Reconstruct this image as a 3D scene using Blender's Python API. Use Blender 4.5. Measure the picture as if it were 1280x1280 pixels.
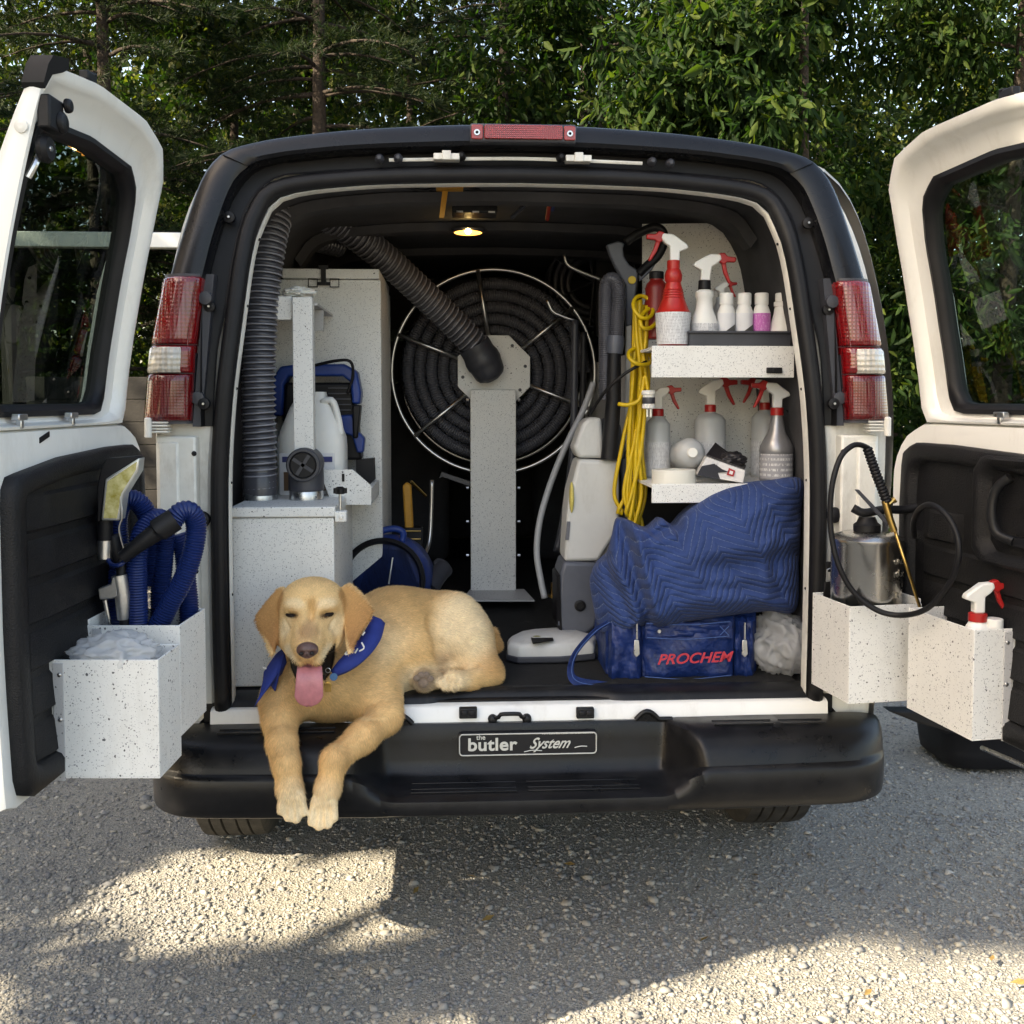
import bpy, bmesh, math, random
import numpy as np
from mathutils import Vector, Matrix

sc = bpy.context.scene
for o in list(bpy.data.objects):
    bpy.data.objects.remove(o)
R = math.radians
PI = math.pi
random.seed(11)
rng = np.random.default_rng(7)

# ---------------------------------------------------------------- camera
# van space: x to the right, y forward into the van, z up; the rear door opening stands at y = 0
CAM = Vector((-0.19, -2.73, 1.47))
YAW, PITCH, FPX, PPY = R(3.3), R(3.0), 1280.0, 567.0
FWD = Vector((math.sin(YAW) * math.cos(PITCH), math.cos(YAW) * math.cos(PITCH), -math.sin(PITCH)))
RGT = Vector((math.cos(YAW), -math.sin(YAW), 0))
UPV = RGT.cross(FWD)
cd = bpy.data.cameras.new('camera')
cam = bpy.data.objects.new('camera', cd)
sc.collection.objects.link(cam)
m3 = Matrix((RGT, UPV, -FWD)).transposed()
cam.matrix_world = Matrix.Translation(CAM) @ m3.to_4x4()
cd.sensor_width = 36.0
cd.lens = 36.0
cd.shift_y = -(640 - PPY) / 1280.0
cd.clip_start = 0.05
cd.clip_end = 2000
sc.camera = cam

# ---------------------------------------------------------------- sky, sun, exposure
SUN_DIR = Vector((-0.78, -0.34, 0.60)).normalized()      # towards the sun: low, from the left and a little behind
w = bpy.data.worlds.new('World')
sc.world = w
w.use_nodes = True
wn = w.node_tree.nodes
sky = wn.new('ShaderNodeTexSky')
sky.sky_type = 'NISHITA'
sky.sun_disc = False
sky.sun_elevation = math.asin(SUN_DIR.z)
sky.sun_rotation = math.atan2(SUN_DIR.x, SUN_DIR.y)
sky.altitude = 200
sky.air_density = 1.0
sky.dust_density = 3.0
sky.ozone_density = 0.4
w.node_tree.links.new(sky.outputs[0], wn['Background'].inputs[0])
wn['Background'].inputs[1].default_value = 0.13
sd = bpy.data.lights.new('sun', 'SUN')
sd.energy = 4.4
sd.angle = R(0.53)
sd.color = (1.0, 0.93, 0.80)
sun = bpy.data.objects.new('sun', sd)
sc.collection.objects.link(sun)
sun.rotation_euler = (-SUN_DIR).to_track_quat('-Z', 'Y').to_euler()
sun.location = (-8, -6, 12)
vs = sc.view_settings
vs.view_transform = 'Standard'
vs.look = 'None'
vs.gamma = 1.0
vs.use_curve_mapping = False
vs.exposure = 2.2
vs.use_white_balance = True
vs.white_balance_temperature = 7900
vs.white_balance_tint = 10
sc.cycles.use_denoising = True
sc.cycles.max_bounces = 8
sc.cycles.diffuse_bounces = 4
sc.cycles.glossy_bounces = 4
sc.cycles.transparent_max_bounces = 12
sc.cycles.transmission_bounces = 6
sc.cycles.caustics_reflective = False
sc.cycles.caustics_refractive = False
sc.cycles.sample_clamp_indirect = 6

# ---------------------------------------------------------------- measuring: a point of the photograph at a known depth in the van
def at(u, v, Y):
    d = RGT * ((u - 640) / FPX) + UPV * ((PPY - v) / FPX) + FWD
    return CAM + d * ((Y - CAM.y) / d.y)
def onz(u, v, z):
    d = RGT * ((u - 640) / FPX) + UPV * ((PPY - v) / FPX) + FWD
    return CAM + d * ((z - CAM.z) / d.z)
def mpp(u, v, Y):
    return (at(u + 1, v, Y) - at(u, v, Y)).x

# ---------------------------------------------------------------- materials
MATS = {}
def mat(name, col, rough=0.5, metal=0.0, var=0.0, vscale=6.0, bump=0.0, bscale=60.0, coat=0.0, trans=0.0, ior=1.45,
        spec=0.5, sub=0.0, emit=None, alpha=1.0, col2=None, detail=4.0, rvar=0.0, bdist=0.004, sheen=0.0):
    if name in MATS:
        return MATS[name]
    m = bpy.data.materials.new(name)
    m.use_nodes = True
    nt = m.node_tree
    b = nt.nodes['Principled BSDF']
    b.inputs['Base Color'].default_value = (*col, 1)
    b.inputs['Roughness'].default_value = rough
    b.inputs['Metallic'].default_value = metal
    b.inputs['IOR'].default_value = ior
    b.inputs['Specular IOR Level'].default_value = spec
    b.inputs['Coat Weight'].default_value = coat
    b.inputs['Coat Roughness'].default_value = 0.06
    b.inputs['Transmission Weight'].default_value = trans
    b.inputs['Subsurface Weight'].default_value = sub
    b.inputs['Subsurface Radius'].default_value = (0.02, 0.012, 0.008)
    b.inputs['Sheen Weight'].default_value = sheen
    b.inputs['Alpha'].default_value = alpha
    if emit:
        b.inputs['Emission Color'].default_value = (*emit[0], 1)
        b.inputs['Emission Strength'].default_value = emit[1]
    tc = nt.nodes.new('ShaderNodeTexCoord')
    if var or col2 or rvar:
        n = nt.nodes.new('ShaderNodeTexNoise')
        n.inputs['Scale'].default_value = vscale
        n.inputs['Detail'].default_value = detail
        n.inputs['Roughness'].default_value = 0.65
        nt.links.new(tc.outputs['Object'], n.inputs['Vector'])
        if var or col2:
            r = nt.nodes.new('ShaderNodeValToRGB')
            r.color_ramp.elements[0].position = 0.3
            r.color_ramp.elements[1].position = 0.72
            c0 = tuple(max(0, c * (1 - var)) for c in col)
            c1 = col2 or tuple(min(1, c * (1 + var)) for c in col)
            r.color_ramp.elements[0].color = (*c0, 1)
            r.color_ramp.elements[1].color = (*c1, 1)
            nt.links.new(n.outputs['Fac'], r.inputs['Fac'])
            nt.links.new(r.outputs['Color'], b.inputs['Base Color'])
        if rvar:
            mr = nt.nodes.new('ShaderNodeMapRange')
            mr.inputs['From Min'].default_value = 0.3
            mr.inputs['From Max'].default_value = 0.7
            mr.inputs['To Min'].default_value = max(0.02, rough - rvar)
            mr.inputs['To Max'].default_value = min(1, rough + rvar)
            nt.links.new(n.outputs['Fac'], mr.inputs['Value'])
            nt.links.new(mr.outputs['Result'], b.inputs['Roughness'])
    if bump:
        n2 = nt.nodes.new('ShaderNodeTexNoise')
        n2.inputs['Scale'].default_value = bscale
        n2.inputs['Detail'].default_value = 4
        nt.links.new(tc.outputs['Object'], n2.inputs['Vector'])
        bp = nt.nodes.new('ShaderNodeBump')
        bp.inputs['Strength'].default_value = bump
        bp.inputs['Distance'].default_value = bdist
        nt.links.new(n2.outputs['Fac'], bp.inputs['Height'])
        nt.links.new(bp.outputs['Normal'], b.inputs['Normal'])
    MATS[name] = m
    return m

def grime(m, col, amount, scale, lo=0.52, hi=0.80, stretch=(1, 1, 0.35)):
    """dust and wear of its own shape worked into a finish"""
    nt = m.node_tree; b = nt.nodes['Principled BSDF']
    tc = [n for n in nt.nodes if n.type == 'TEX_COORD'][0]
    mp = nt.nodes.new('ShaderNodeMapping'); mp.inputs['Scale'].default_value = stretch; nt.links.new(tc.outputs['Object'], mp.inputs[0])
    n = nt.nodes.new('ShaderNodeTexNoise'); n.inputs['Scale'].default_value = scale; n.inputs['Detail'].default_value = 9; n.inputs['Roughness'].default_value = 0.75
    nt.links.new(mp.outputs[0], n.inputs['Vector'])
    r = nt.nodes.new('ShaderNodeMapRange'); r.inputs['From Min'].default_value = lo; r.inputs['From Max'].default_value = hi; r.inputs['To Max'].default_value = amount
    nt.links.new(n.outputs['Fac'], r.inputs['Value'])
    mx = nt.nodes.new('ShaderNodeMixRGB'); mx.inputs[2].default_value = (*col, 1); nt.links.new(r.outputs['Result'], mx.inputs[0])
    i = b.inputs['Base Color']
    if i.links: nt.links.new(i.links[0].from_socket, mx.inputs[1])
    else: mx.inputs[1].default_value = i.default_value
    nt.links.new(mx.outputs[0], i)
    return m

def speckle(name, base, rough=0.55, dens=1.0):
    """baked enamel with dark flecks of two sizes"""
    m = mat(name, base, rough, var=0.05, vscale=3.0, bump=0.12, bscale=220, bdist=0.002)
    nt = m.node_tree
    b = nt.nodes['Principled BSDF']
    src = b.inputs['Base Color'].links[0].from_socket
    tc = [n for n in nt.nodes if n.type == 'TEX_COORD'][0]
    for scale, thr, keep, dark in ((95, 0.29, 0.82, 0.08), (180, 0.34, 0.64, 0.14), (300, 0.38, 0.45, 0.30)):
        v = nt.nodes.new('ShaderNodeTexVoronoi')
        v.inputs['Scale'].default_value = scale
        nz = nt.nodes.new('ShaderNodeTexNoise')
        nz.inputs['Scale'].default_value = scale * 1.7
        ad = nt.nodes.new('ShaderNodeMixRGB')
        ad.blend_type = 'ADD'
        ad.inputs[0].default_value = 0.006
        nt.links.new(tc.outputs['Object'], nz.inputs['Vector'])
        nt.links.new(tc.outputs['Object'], ad.inputs[1])
        nt.links.new(nz.outputs['Color'], ad.inputs[2])
        nt.links.new(ad.outputs[0], v.inputs['Vector'])
        sx = nt.nodes.new('ShaderNodeSeparateColor')
        nt.links.new(v.outputs['Color'], sx.inputs[0])
        gt = nt.nodes.new('ShaderNodeMath'); gt.operation = 'GREATER_THAN'; gt.inputs[1].default_value = keep
        nt.links.new(sx.outputs[0], gt.inputs[0])
        th = nt.nodes.new('ShaderNodeMath'); th.operation = 'MULTIPLY'; th.inputs[1].default_value = thr
        nt.links.new(sx.outputs[1], th.inputs[0])
        lt = nt.nodes.new('ShaderNodeMath'); lt.operation = 'LESS_THAN'
        nt.links.new(v.outputs['Distance'], lt.inputs[0]); nt.links.new(th.outputs[0], lt.inputs[1])
        mu = nt.nodes.new('ShaderNodeMath'); mu.operation = 'MULTIPLY'
        nt.links.new(gt.outputs[0], mu.inputs[0]); nt.links.new(lt.outputs[0], mu.inputs[1])
        mx = nt.nodes.new('ShaderNodeMixRGB')
        mx.inputs[2].default_value = (dark, dark, dark * 1.05, 1)
        nt.links.new(mu.outputs[0], mx.inputs[0]); nt.links.new(src, mx.inputs[1])
        src = mx.outputs[0]
    nt.links.new(src, b.inputs['Base Color'])
    return m

WHITE = mat('van_white_paint', (0.78, 0.775, 0.74), 0.28, var=0.05, vscale=2.5, coat=0.5, bump=0.02, bscale=400)
JAMB = mat('jamb_white_paint', (0.72, 0.71, 0.66), 0.38, var=0.10, vscale=9, coat=0.2, bump=0.04, bscale=160)
BLACK = mat('black_textured_plastic', (0.010, 0.0105, 0.012), 0.40, spec=0.32, var=0.25, vscale=7, bump=0.10, bscale=420, rvar=0.08)
BUMPER = mat('bumper_black_plastic', (0.0065, 0.007, 0.0085), 0.34, spec=0.34, var=0.30, vscale=10, bump=0.10, bscale=500, rvar=0.10, col2=(0.012, 0.012, 0.0135))
TRIMP = mat('door_trim_black_plastic', (0.0065, 0.0065, 0.0075), 0.5, spec=0.32, var=0.3, vscale=14, bump=0.55, bscale=330, rvar=0.06)
RUBBER = mat('black_rubber', (0.008, 0.008, 0.0095), 0.5, spec=0.30, var=0.2, vscale=20)
DARK = mat('dark_headliner', (0.050, 0.050, 0.055), 0.9, var=0.3, vscale=5, bump=0.2, bscale=200)
STEEL = mat('zinc_steel', (0.55, 0.56, 0.57), 0.32, metal=1.0, var=0.15, vscale=30, rvar=0.1)
CHROME = mat('chromed_wire', (0.52, 0.52, 0.51), 0.34, metal=1.0)
STAIN = mat('brushed_stainless', (0.60, 0.58, 0.54), 0.24, metal=1.0, var=0.10, vscale=12, rvar=0.08)
BRASS = mat('brass', (0.55, 0.36, 0.12), 0.28, metal=1.0, var=0.2, vscale=40)
SPECK = speckle('white_speckled_enamel', (0.72, 0.72, 0.695))
SPECKG = speckle('grey_speckled_enamel', (0.46, 0.46, 0.46), 0.45)
GREYPL = mat('dark_grey_plastic', (0.040, 0.042, 0.052), 0.45, var=0.15, vscale=12, bump=0.05, bscale=300)
LGREY = mat('light_grey_plastic', (0.50, 0.50, 0.48), 0.42, var=0.06, vscale=8, bump=0.03, bscale=300)
HOSEB = mat('black_corrugated_hose', (0.060, 0.061, 0.072), 0.28, var=0.2, vscale=15)
HOSEBLUE = mat('blue_corrugated_hose', (0.005, 0.019, 0.105), 0.38, var=0.15, vscale=12)
BLUEPL = mat('blue_moulded_plastic', (0.008, 0.038, 0.20), 0.42, var=0.15, vscale=10)
WHITEPL = mat('white_bottle_plastic', (0.74, 0.74, 0.71), 0.38, var=0.04, vscale=10, sub=0.1)
REDPL = mat('red_bottle_plastic', (0.40, 0.018, 0.014), 0.35, var=0.12, vscale=20)
REDTR = mat('red_trigger_plastic', (0.36, 0.014, 0.014), 0.32, var=0.1, vscale=30)
CLEARPL = mat('cloudy_translucent_plastic', (0.60, 0.62, 0.63), 0.35, var=0.05, vscale=8, trans=0.25, sub=0.1)
YELLOW = mat('yellow_cord', (0.55, 0.37, 0.012), 0.42, var=0.12, vscale=30)
GLASS = None

grime(WHITE, (0.40, 0.36, 0.29), 0.45, 7.0)
grime(JAMB, (0.30, 0.26, 0.20), 0.6, 16.0, 0.50, 0.78)
grime(SPECK, (0.34, 0.31, 0.26), 0.5, 6.0, 0.55, 0.85)
grime(BUMPER, (0.05, 0.047, 0.042), 0.6, 11.0, 0.56, 0.82, (0.5, 1, 1))
grime(TRIMP, (0.035, 0.033, 0.030), 0.6, 14.0, 0.55, 0.8)
grime(LGREY, (0.25, 0.23, 0.19), 0.5, 12.0)
grime(BLACK, (0.04, 0.038, 0.034), 0.7, 18.0)

def link(o):
    sc.collection.objects.link(o)
    return o
ORG = {}
def thing(name, label, cat, base, group=None, kind=None):
    e = link(bpy.data.objects.new(name, None))
    e.empty_display_size = 0.05
    e.location = Vector(base)
    ORG[e] = Vector(base)
    e['label'] = label
    e['category'] = cat
    if group: e['group'] = group
    if kind: e['kind'] = kind
    return e

def spline(pts, n, closed=False):
    """Catmull-Rom through pts, n samples evenly by arc length"""
    P = np.array([tuple(p) for p in pts], float)
    if closed:
        P = np.vstack([P[-1], P, P[0], P[1]])
    else:
        P = np.vstack([2 * P[0] - P[1], P, 2 * P[-1] - P[-2]])
    out = []
    for i in range(1, len(P) - 2):
        t = np.linspace(0, 1, 24, endpoint=False)[:, None]
        p0, p1, p2, p3 = P[i - 1], P[i], P[i + 1], P[i + 2]
        out.append(0.5 * ((2 * p1) + (p2 - p0) * t + (2 * p0 - 5 * p1 + 4 * p2 - p3) * t ** 2 + (3 * p1 - p0 - 3 * p2 + p3) * t ** 3))
    out = np.vstack(out + [P[-2][None]])
    d = np.r_[0, np.cumsum(np.linalg.norm(np.diff(out, axis=0), axis=1))]
    s = np.linspace(0, d[-1], n, endpoint=not closed)
    return np.stack([np.interp(s, d, out[:, k]) for k in range(out.shape[1])], 1)
def polyline(pts, n):
    P = np.array([tuple(p) for p in pts], float)
    d = np.r_[0, np.cumsum(np.linalg.norm(np.diff(P, axis=0), axis=1))]
    s = np.linspace(0, d[-1], n)
    return np.stack([np.interp(s, d, P[:, k]) for k in range(P.shape[1])], 1)

class G:
    """collects shapes of ONE part"""
    def __init__(s):
        s.v = []; s.f = []
    def add(s, v, f):
        n = len(s.v)
        s.v.extend([tuple(p) for p in v])
        s.f.extend([tuple(i + n for i in q) for q in f])
        return s
    def box(s, x0, x1, y0, y1, z0, z1):
        v = [(x, y, z) for z in (z0, z1) for y in (y0, y1) for x in (x0, x1)]
        return s.add(v, [(0, 2, 3, 1), (4, 5, 7, 6), (0, 1, 5, 4), (2, 6, 7, 3), (0, 4, 6, 2), (1, 3, 7, 5)])
    def obox(s, c, ax, ay, az):
        """box about c with half-axis vectors"""
        c, ax, ay, az = Vector(c), Vector(ax), Vector(ay), Vector(az)
        v = [c + ax * i + ay * j + az * k for k in (-1, 1) for j in (-1, 1) for i in (-1, 1)]
        return s.add(v, [(0, 2, 3, 1), (4, 5, 7, 6), (0, 1, 5, 4), (2, 6, 7, 3), (0, 4, 6, 2), (1, 3, 7, 5)])
    def prism(s, pts, off):
        """polygon of 3-D points pushed along off"""
        off = Vector(off)
        a = [Vector(p) for p in pts]
        n = len(a)
        v = a + [p + off for p in a]
        f = [tuple(range(n))[::-1], tuple(range(n, 2 * n))] + [(i, (i + 1) % n, (i + 1) % n + n, i + n) for i in range(n)]
        return s.add(v, f)
    def pxprism(s, pts, Y, th):
        """outline measured at depth Y, th metres thick"""
        return s.prism([at(u, v, Y) for u, v in pts], (0, th, 0))
    def rings(s, rings, closed=True, caps=(True, True)):
        n = len(rings[0]); k0 = len(s.v)
        for r in rings: s.v.extend([tuple(p) for p in r])
        m = n if closed else n - 1
        for i in range(len(rings) - 1):
            for j in range(m):
                a = k0 + i * n + j; b = k0 + i * n + (j + 1) % n
                s.f.append((a, b, b + n, a + n))
        if closed and caps[0]: s.f.append(tuple(range(k0, k0 + n))[::-1])
        if closed and caps[1]: s.f.append(tuple(range(k0 + (len(rings) - 1) * n, k0 + len(rings) * n)))
        return s
    def tube(s, path, r, n=10, closed=False, caps=True, flat=None):
        """sweep a circle along path (array); r a number or one per point"""
        P = np.array([tuple(p) for p in path], float)
        k = len(P)
        T = np.gradient(P, axis=0) if not closed else np.roll(P, -1, 0) - np.roll(P, 1, 0)
        T /= np.linalg.norm(T, axis=1)[:, None] + 1e-12
        up = np.array([0, 0, 1.0]) if abs(T[0][2]) < 0.9 else np.array([0, 1.0, 0])
        N = np.zeros_like(P)
        a = np.cross(T[0], up); a /= np.linalg.norm(a)
        N[0] = a
        for i in range(1, k):
            q = N[i - 1] - T[i] * (N[i - 1] @ T[i])
            N[i] = q / (np.linalg.norm(q) + 1e-12)
        B = np.cross(T, N)
        rr = np.full(k, r) if np.isscalar(r) else np.array(r)
        th = np.linspace(0, 2 * PI, n, endpoint=False)
        rings = [P[i] + rr[i] * (np.cos(th)[:, None] * N[i] + np.sin(th)[:, None] * B[i]) for i in range(k)]
        if closed: rings.append(rings[0])
        return s.rings(rings, True, (caps and not closed, caps and not closed))
    def lathe(s, base, prof, n=28, axis=(0, 0, 1), xdir=None, squash=1.0):
        """prof: (radius, height) along axis from base"""
        ax = Vector(axis).normalized()
        x = Vector(xdir) if xdir else (Vector((1, 0, 0)) if abs(ax.x) < 0.9 else Vector((0, 1, 0)))
        x = (x - ax * x.dot(ax)).normalized(); y = ax.cross(x)
        base = Vector(base)
        rings = [[base + ax * h + x * (r * math.cos(t)) + y * (r * squash * math.sin(t)) for t in [2 * PI * i / n for i in range(n)]] for r, h in prof]
        return s.rings(rings)
    def ball(s, c, r, n=20, m=12, rot=None):
        c = Vector(c); r = (r, r, r) if np.isscalar(r) else r
        rings = []
        for i in range(m + 1):
            p = PI * i / m
            rg = []
            for j in range(n):
                t = 2 * PI * j / n
                q = Vector((r[0] * max(math.sin(p), 1e-3) * math.cos(t), r[1] * max(math.sin(p), 1e-3) * math.sin(t), -r[2] * math.cos(p)))
                rg.append(c + (rot @ q if rot else q))
            rings.append(rg)
        return s.rings(rings)
    def build(s, name, m, parent=None, smooth=35, bevel=0.0, seg=2, sub=0, kind=None, solid=0.0):
        v = np.array(s.v, float).reshape(-1, 3)
        org = ORG[parent] if parent is not None else Vector((0, 0, 0))
        if parent is None:
            org = Vector(((v[:, 0].min() + v[:, 0].max()) / 2, (v[:, 1].min() + v[:, 1].max()) / 2, v[:, 2].min()))
        me = bpy.data.meshes.new(name)
        me.from_pydata((v - np.array(org)).tolist(), [], s.f)
        me.validate()
        bm = bmesh.new(); bm.from_mesh(me)
        bmesh.ops.recalc_face_normals(bm, faces=bm.faces)
        bm.to_mesh(me); bm.free()
        for x in (m if isinstance(m, (list, tuple)) else [m]): me.materials.append(x)
        o = link(bpy.data.objects.new(name, me))
        if parent is not None:
            o.parent = parent
        else:
            o.location = org
        ORG[o] = Vector(org)
        if smooth:
            me.shade_smooth()
            if smooth < 180: me.set_sharp_from_angle(angle=R(smooth))
        if solid:
            md = o.modifiers.new('solid', 'SOLIDIFY'); md.thickness = solid; md.offset = 0
        if bevel:
            md = o.modifiers.new('bevel', 'BEVEL'); md.width = bevel; md.segments = seg; md.limit_method = 'ANGLE'; md.angle_limit = R(40)
            md.harden_normals = False
        if sub:
            md = o.modifiers.new('sub', 'SUBSURF'); md.levels = sub; md.render_levels = sub
        if kind: o['kind'] = kind
        return o

def tag(o, label, cat, group=None):
    o['label'] = label; o['category'] = cat
    if group: o['group'] = group
    return o

def ribbed(path, r, pitch, depth, per=4):
    """path resampled so that a tube along it shows ribs; returns points, radii"""
    P = np.array([tuple(p) for p in path], float)
    L = np.linalg.norm(np.diff(P, axis=0), axis=1).sum()
    n = max(8, int(L / pitch) * per + 1)
    d = np.r_[0, np.cumsum(np.linalg.norm(np.diff(P, axis=0), axis=1))]
    s = np.linspace(0, d[-1], n)
    Q = np.stack([np.interp(s, d, P[:, k]) for k in range(3)], 1)
    k = np.arange(n) % per
    prof = {4: [0, 0.75, 1.0, 0.75], 3: [0, 1, 0.8], 5: [0, .7, 1, 1, .7]}[per]
    return Q, r - depth + depth * np.array(prof)[k]

def text(s, size, loc, xdir, ydir, m, name, parent, extrude=0.0008, offset=0.0, shear=0.0, align='LEFT', sx=1.0, space=1.0):
    """flat lettering set on a surface: xdir along the line, ydir up the letters"""
    c = bpy.data.curves.new(name, 'FONT')
    c.body = s; c.size = size; c.extrude = extrude; c.offset = offset; c.shear = shear; c.align_x = align; c.space_character = space
    o = bpy.data.objects.new(name, c)
    link(o)
    bpy.context.view_layer.update()
    dg = bpy.context.evaluated_depsgraph_get()
    me = bpy.data.meshes.new_from_object(o.evaluated_get(dg))
    bpy.data.objects.remove(o)
    x = Vector(xdir).normalized(); y = Vector(ydir); y = (y - x * y.dot(x)).normalized(); z = x.cross(y)
    g = G()
    loc = Vector(loc)
    g.add([loc + x * (v.co.x * sx) + y * v.co.y + z * v.co.z for v in me.vertices], [tuple(p.vertices) for p in me.polygons])
    return g.build(name, m, parent, smooth=0)
# ================================================================ ground
def gravel_ground():
    m = mat('gravel_ground_material', (0.23, 0.215, 0.185), 0.95)
    nt = m.node_tree; b = nt.nodes['Principled BSDF']
    tc = [n for n in nt.nodes if n.type == 'TEX_COORD'][0]
    def noise(sc_, det=5, ro=0.6):
        n = nt.nodes.new('ShaderNodeTexNoise'); n.inputs['Scale'].default_value = sc_; n.inputs['Detail'].default_value = det
        n.inputs['Roughness'].default_value = ro; nt.links.new(tc.outputs['Object'], n.inputs['Vector']); return n
    def ramp(src, a, c, p0=0.3, p1=0.7):
        r = nt.nodes.new('ShaderNodeValToRGB'); r.color_ramp.elements[0].position = p0; r.color_ramp.elements[1].position = p1
        r.color_ramp.elements[0].color = (*a, 1); r.color_ramp.elements[1].color = (*c, 1); nt.links.new(src, r.inputs[0]); return r
    vo = nt.nodes.new('ShaderNodeTexVoronoi'); vo.inputs['Scale'].default_value = 130
    nt.links.new(tc.outputs['Object'], vo.inputs['Vector'])
    big = ramp(noise(1.3).outputs['Fac'], (0.29, 0.285, 0.265), (0.38, 0.36, 0.315))
    cell = nt.nodes.new('ShaderNodeMixRGB'); cell.blend_type = 'MULTIPLY'; cell.inputs[0].default_value = 0.75
    bw = nt.nodes.new('ShaderNodeSeparateColor'); nt.links.new(vo.outputs['Color'], bw.inputs[0])
    cr = ramp(bw.outputs[0], (0.62, 0.62, 0.63), (1.2, 1.18, 1.13), 0.0, 1.0)
    nt.links.new(big.outputs[0], cell.inputs[1]); nt.links.new(cr.outputs[0], cell.inputs[2])
    fine = nt.nodes.new('ShaderNodeMixRGB'); fine.blend_type = 'MULTIPLY'; fine.inputs[0].default_value = 0.6
    fr = ramp(noise(420, 3).outputs['Fac'], (0.5, 0.5, 0.5), (1.2, 1.2, 1.2))
    nt.links.new(cell.outputs[0], fine.inputs[1]); nt.links.new(fr.outputs[0], fine.inputs[2])
    nt.links.new(fine.outputs[0], b.inputs['Base Color'])
    add = nt.nodes.new('ShaderNodeMath'); add.operation = 'ADD'
    nt.links.new(vo.outputs['Distance'], add.inputs[0]); nt.links.new(noise(300, 4).outputs['Fac'], add.inputs[1])
    bp = nt.nodes.new('ShaderNodeBump'); bp.inputs['Strength'].default_value = 0.9; bp.inputs['Distance'].default_value = 0.008
    nt.links.new(add.outputs[0], bp.inputs['Height']); nt.links.new(bp.outputs['Normal'], b.inputs['Normal'])
    g = G()
    xs = np.r_[-300, -60, -20, np.linspace(-6, 6, 61), 20, 60, 300]; ys = np.r_[-300, -40, -10, np.linspace(-3, 7, 51), 15, 40, 400]
    v = []; f = []
    for j, y in enumerate(ys):
        for i, x in enumerate(xs):
            z = 0.012 * math.sin(1.7 * x + 0.6) * math.sin(1.3 * y) + 0.006 * math.sin(4.1 * x + 2.2 * y) if abs(x) < 6.1 and -3.1 < y < 7.1 else 0
            v.append((x, y, z - 0.006))
    nx = len(xs)
    for j in range(len(ys) - 1):
        for i in range(nx - 1):
            f.append((j * nx + i, j * nx + i + 1, (j + 1) * nx + i + 1, (j + 1) * nx + i))
    g.add(v, f)
    o = g.build('ground', m, smooth=180)
    o['kind'] = 'structure'
    o['label'] = 'grey gravel parking ground under and behind the van'
gravel_ground()

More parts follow.
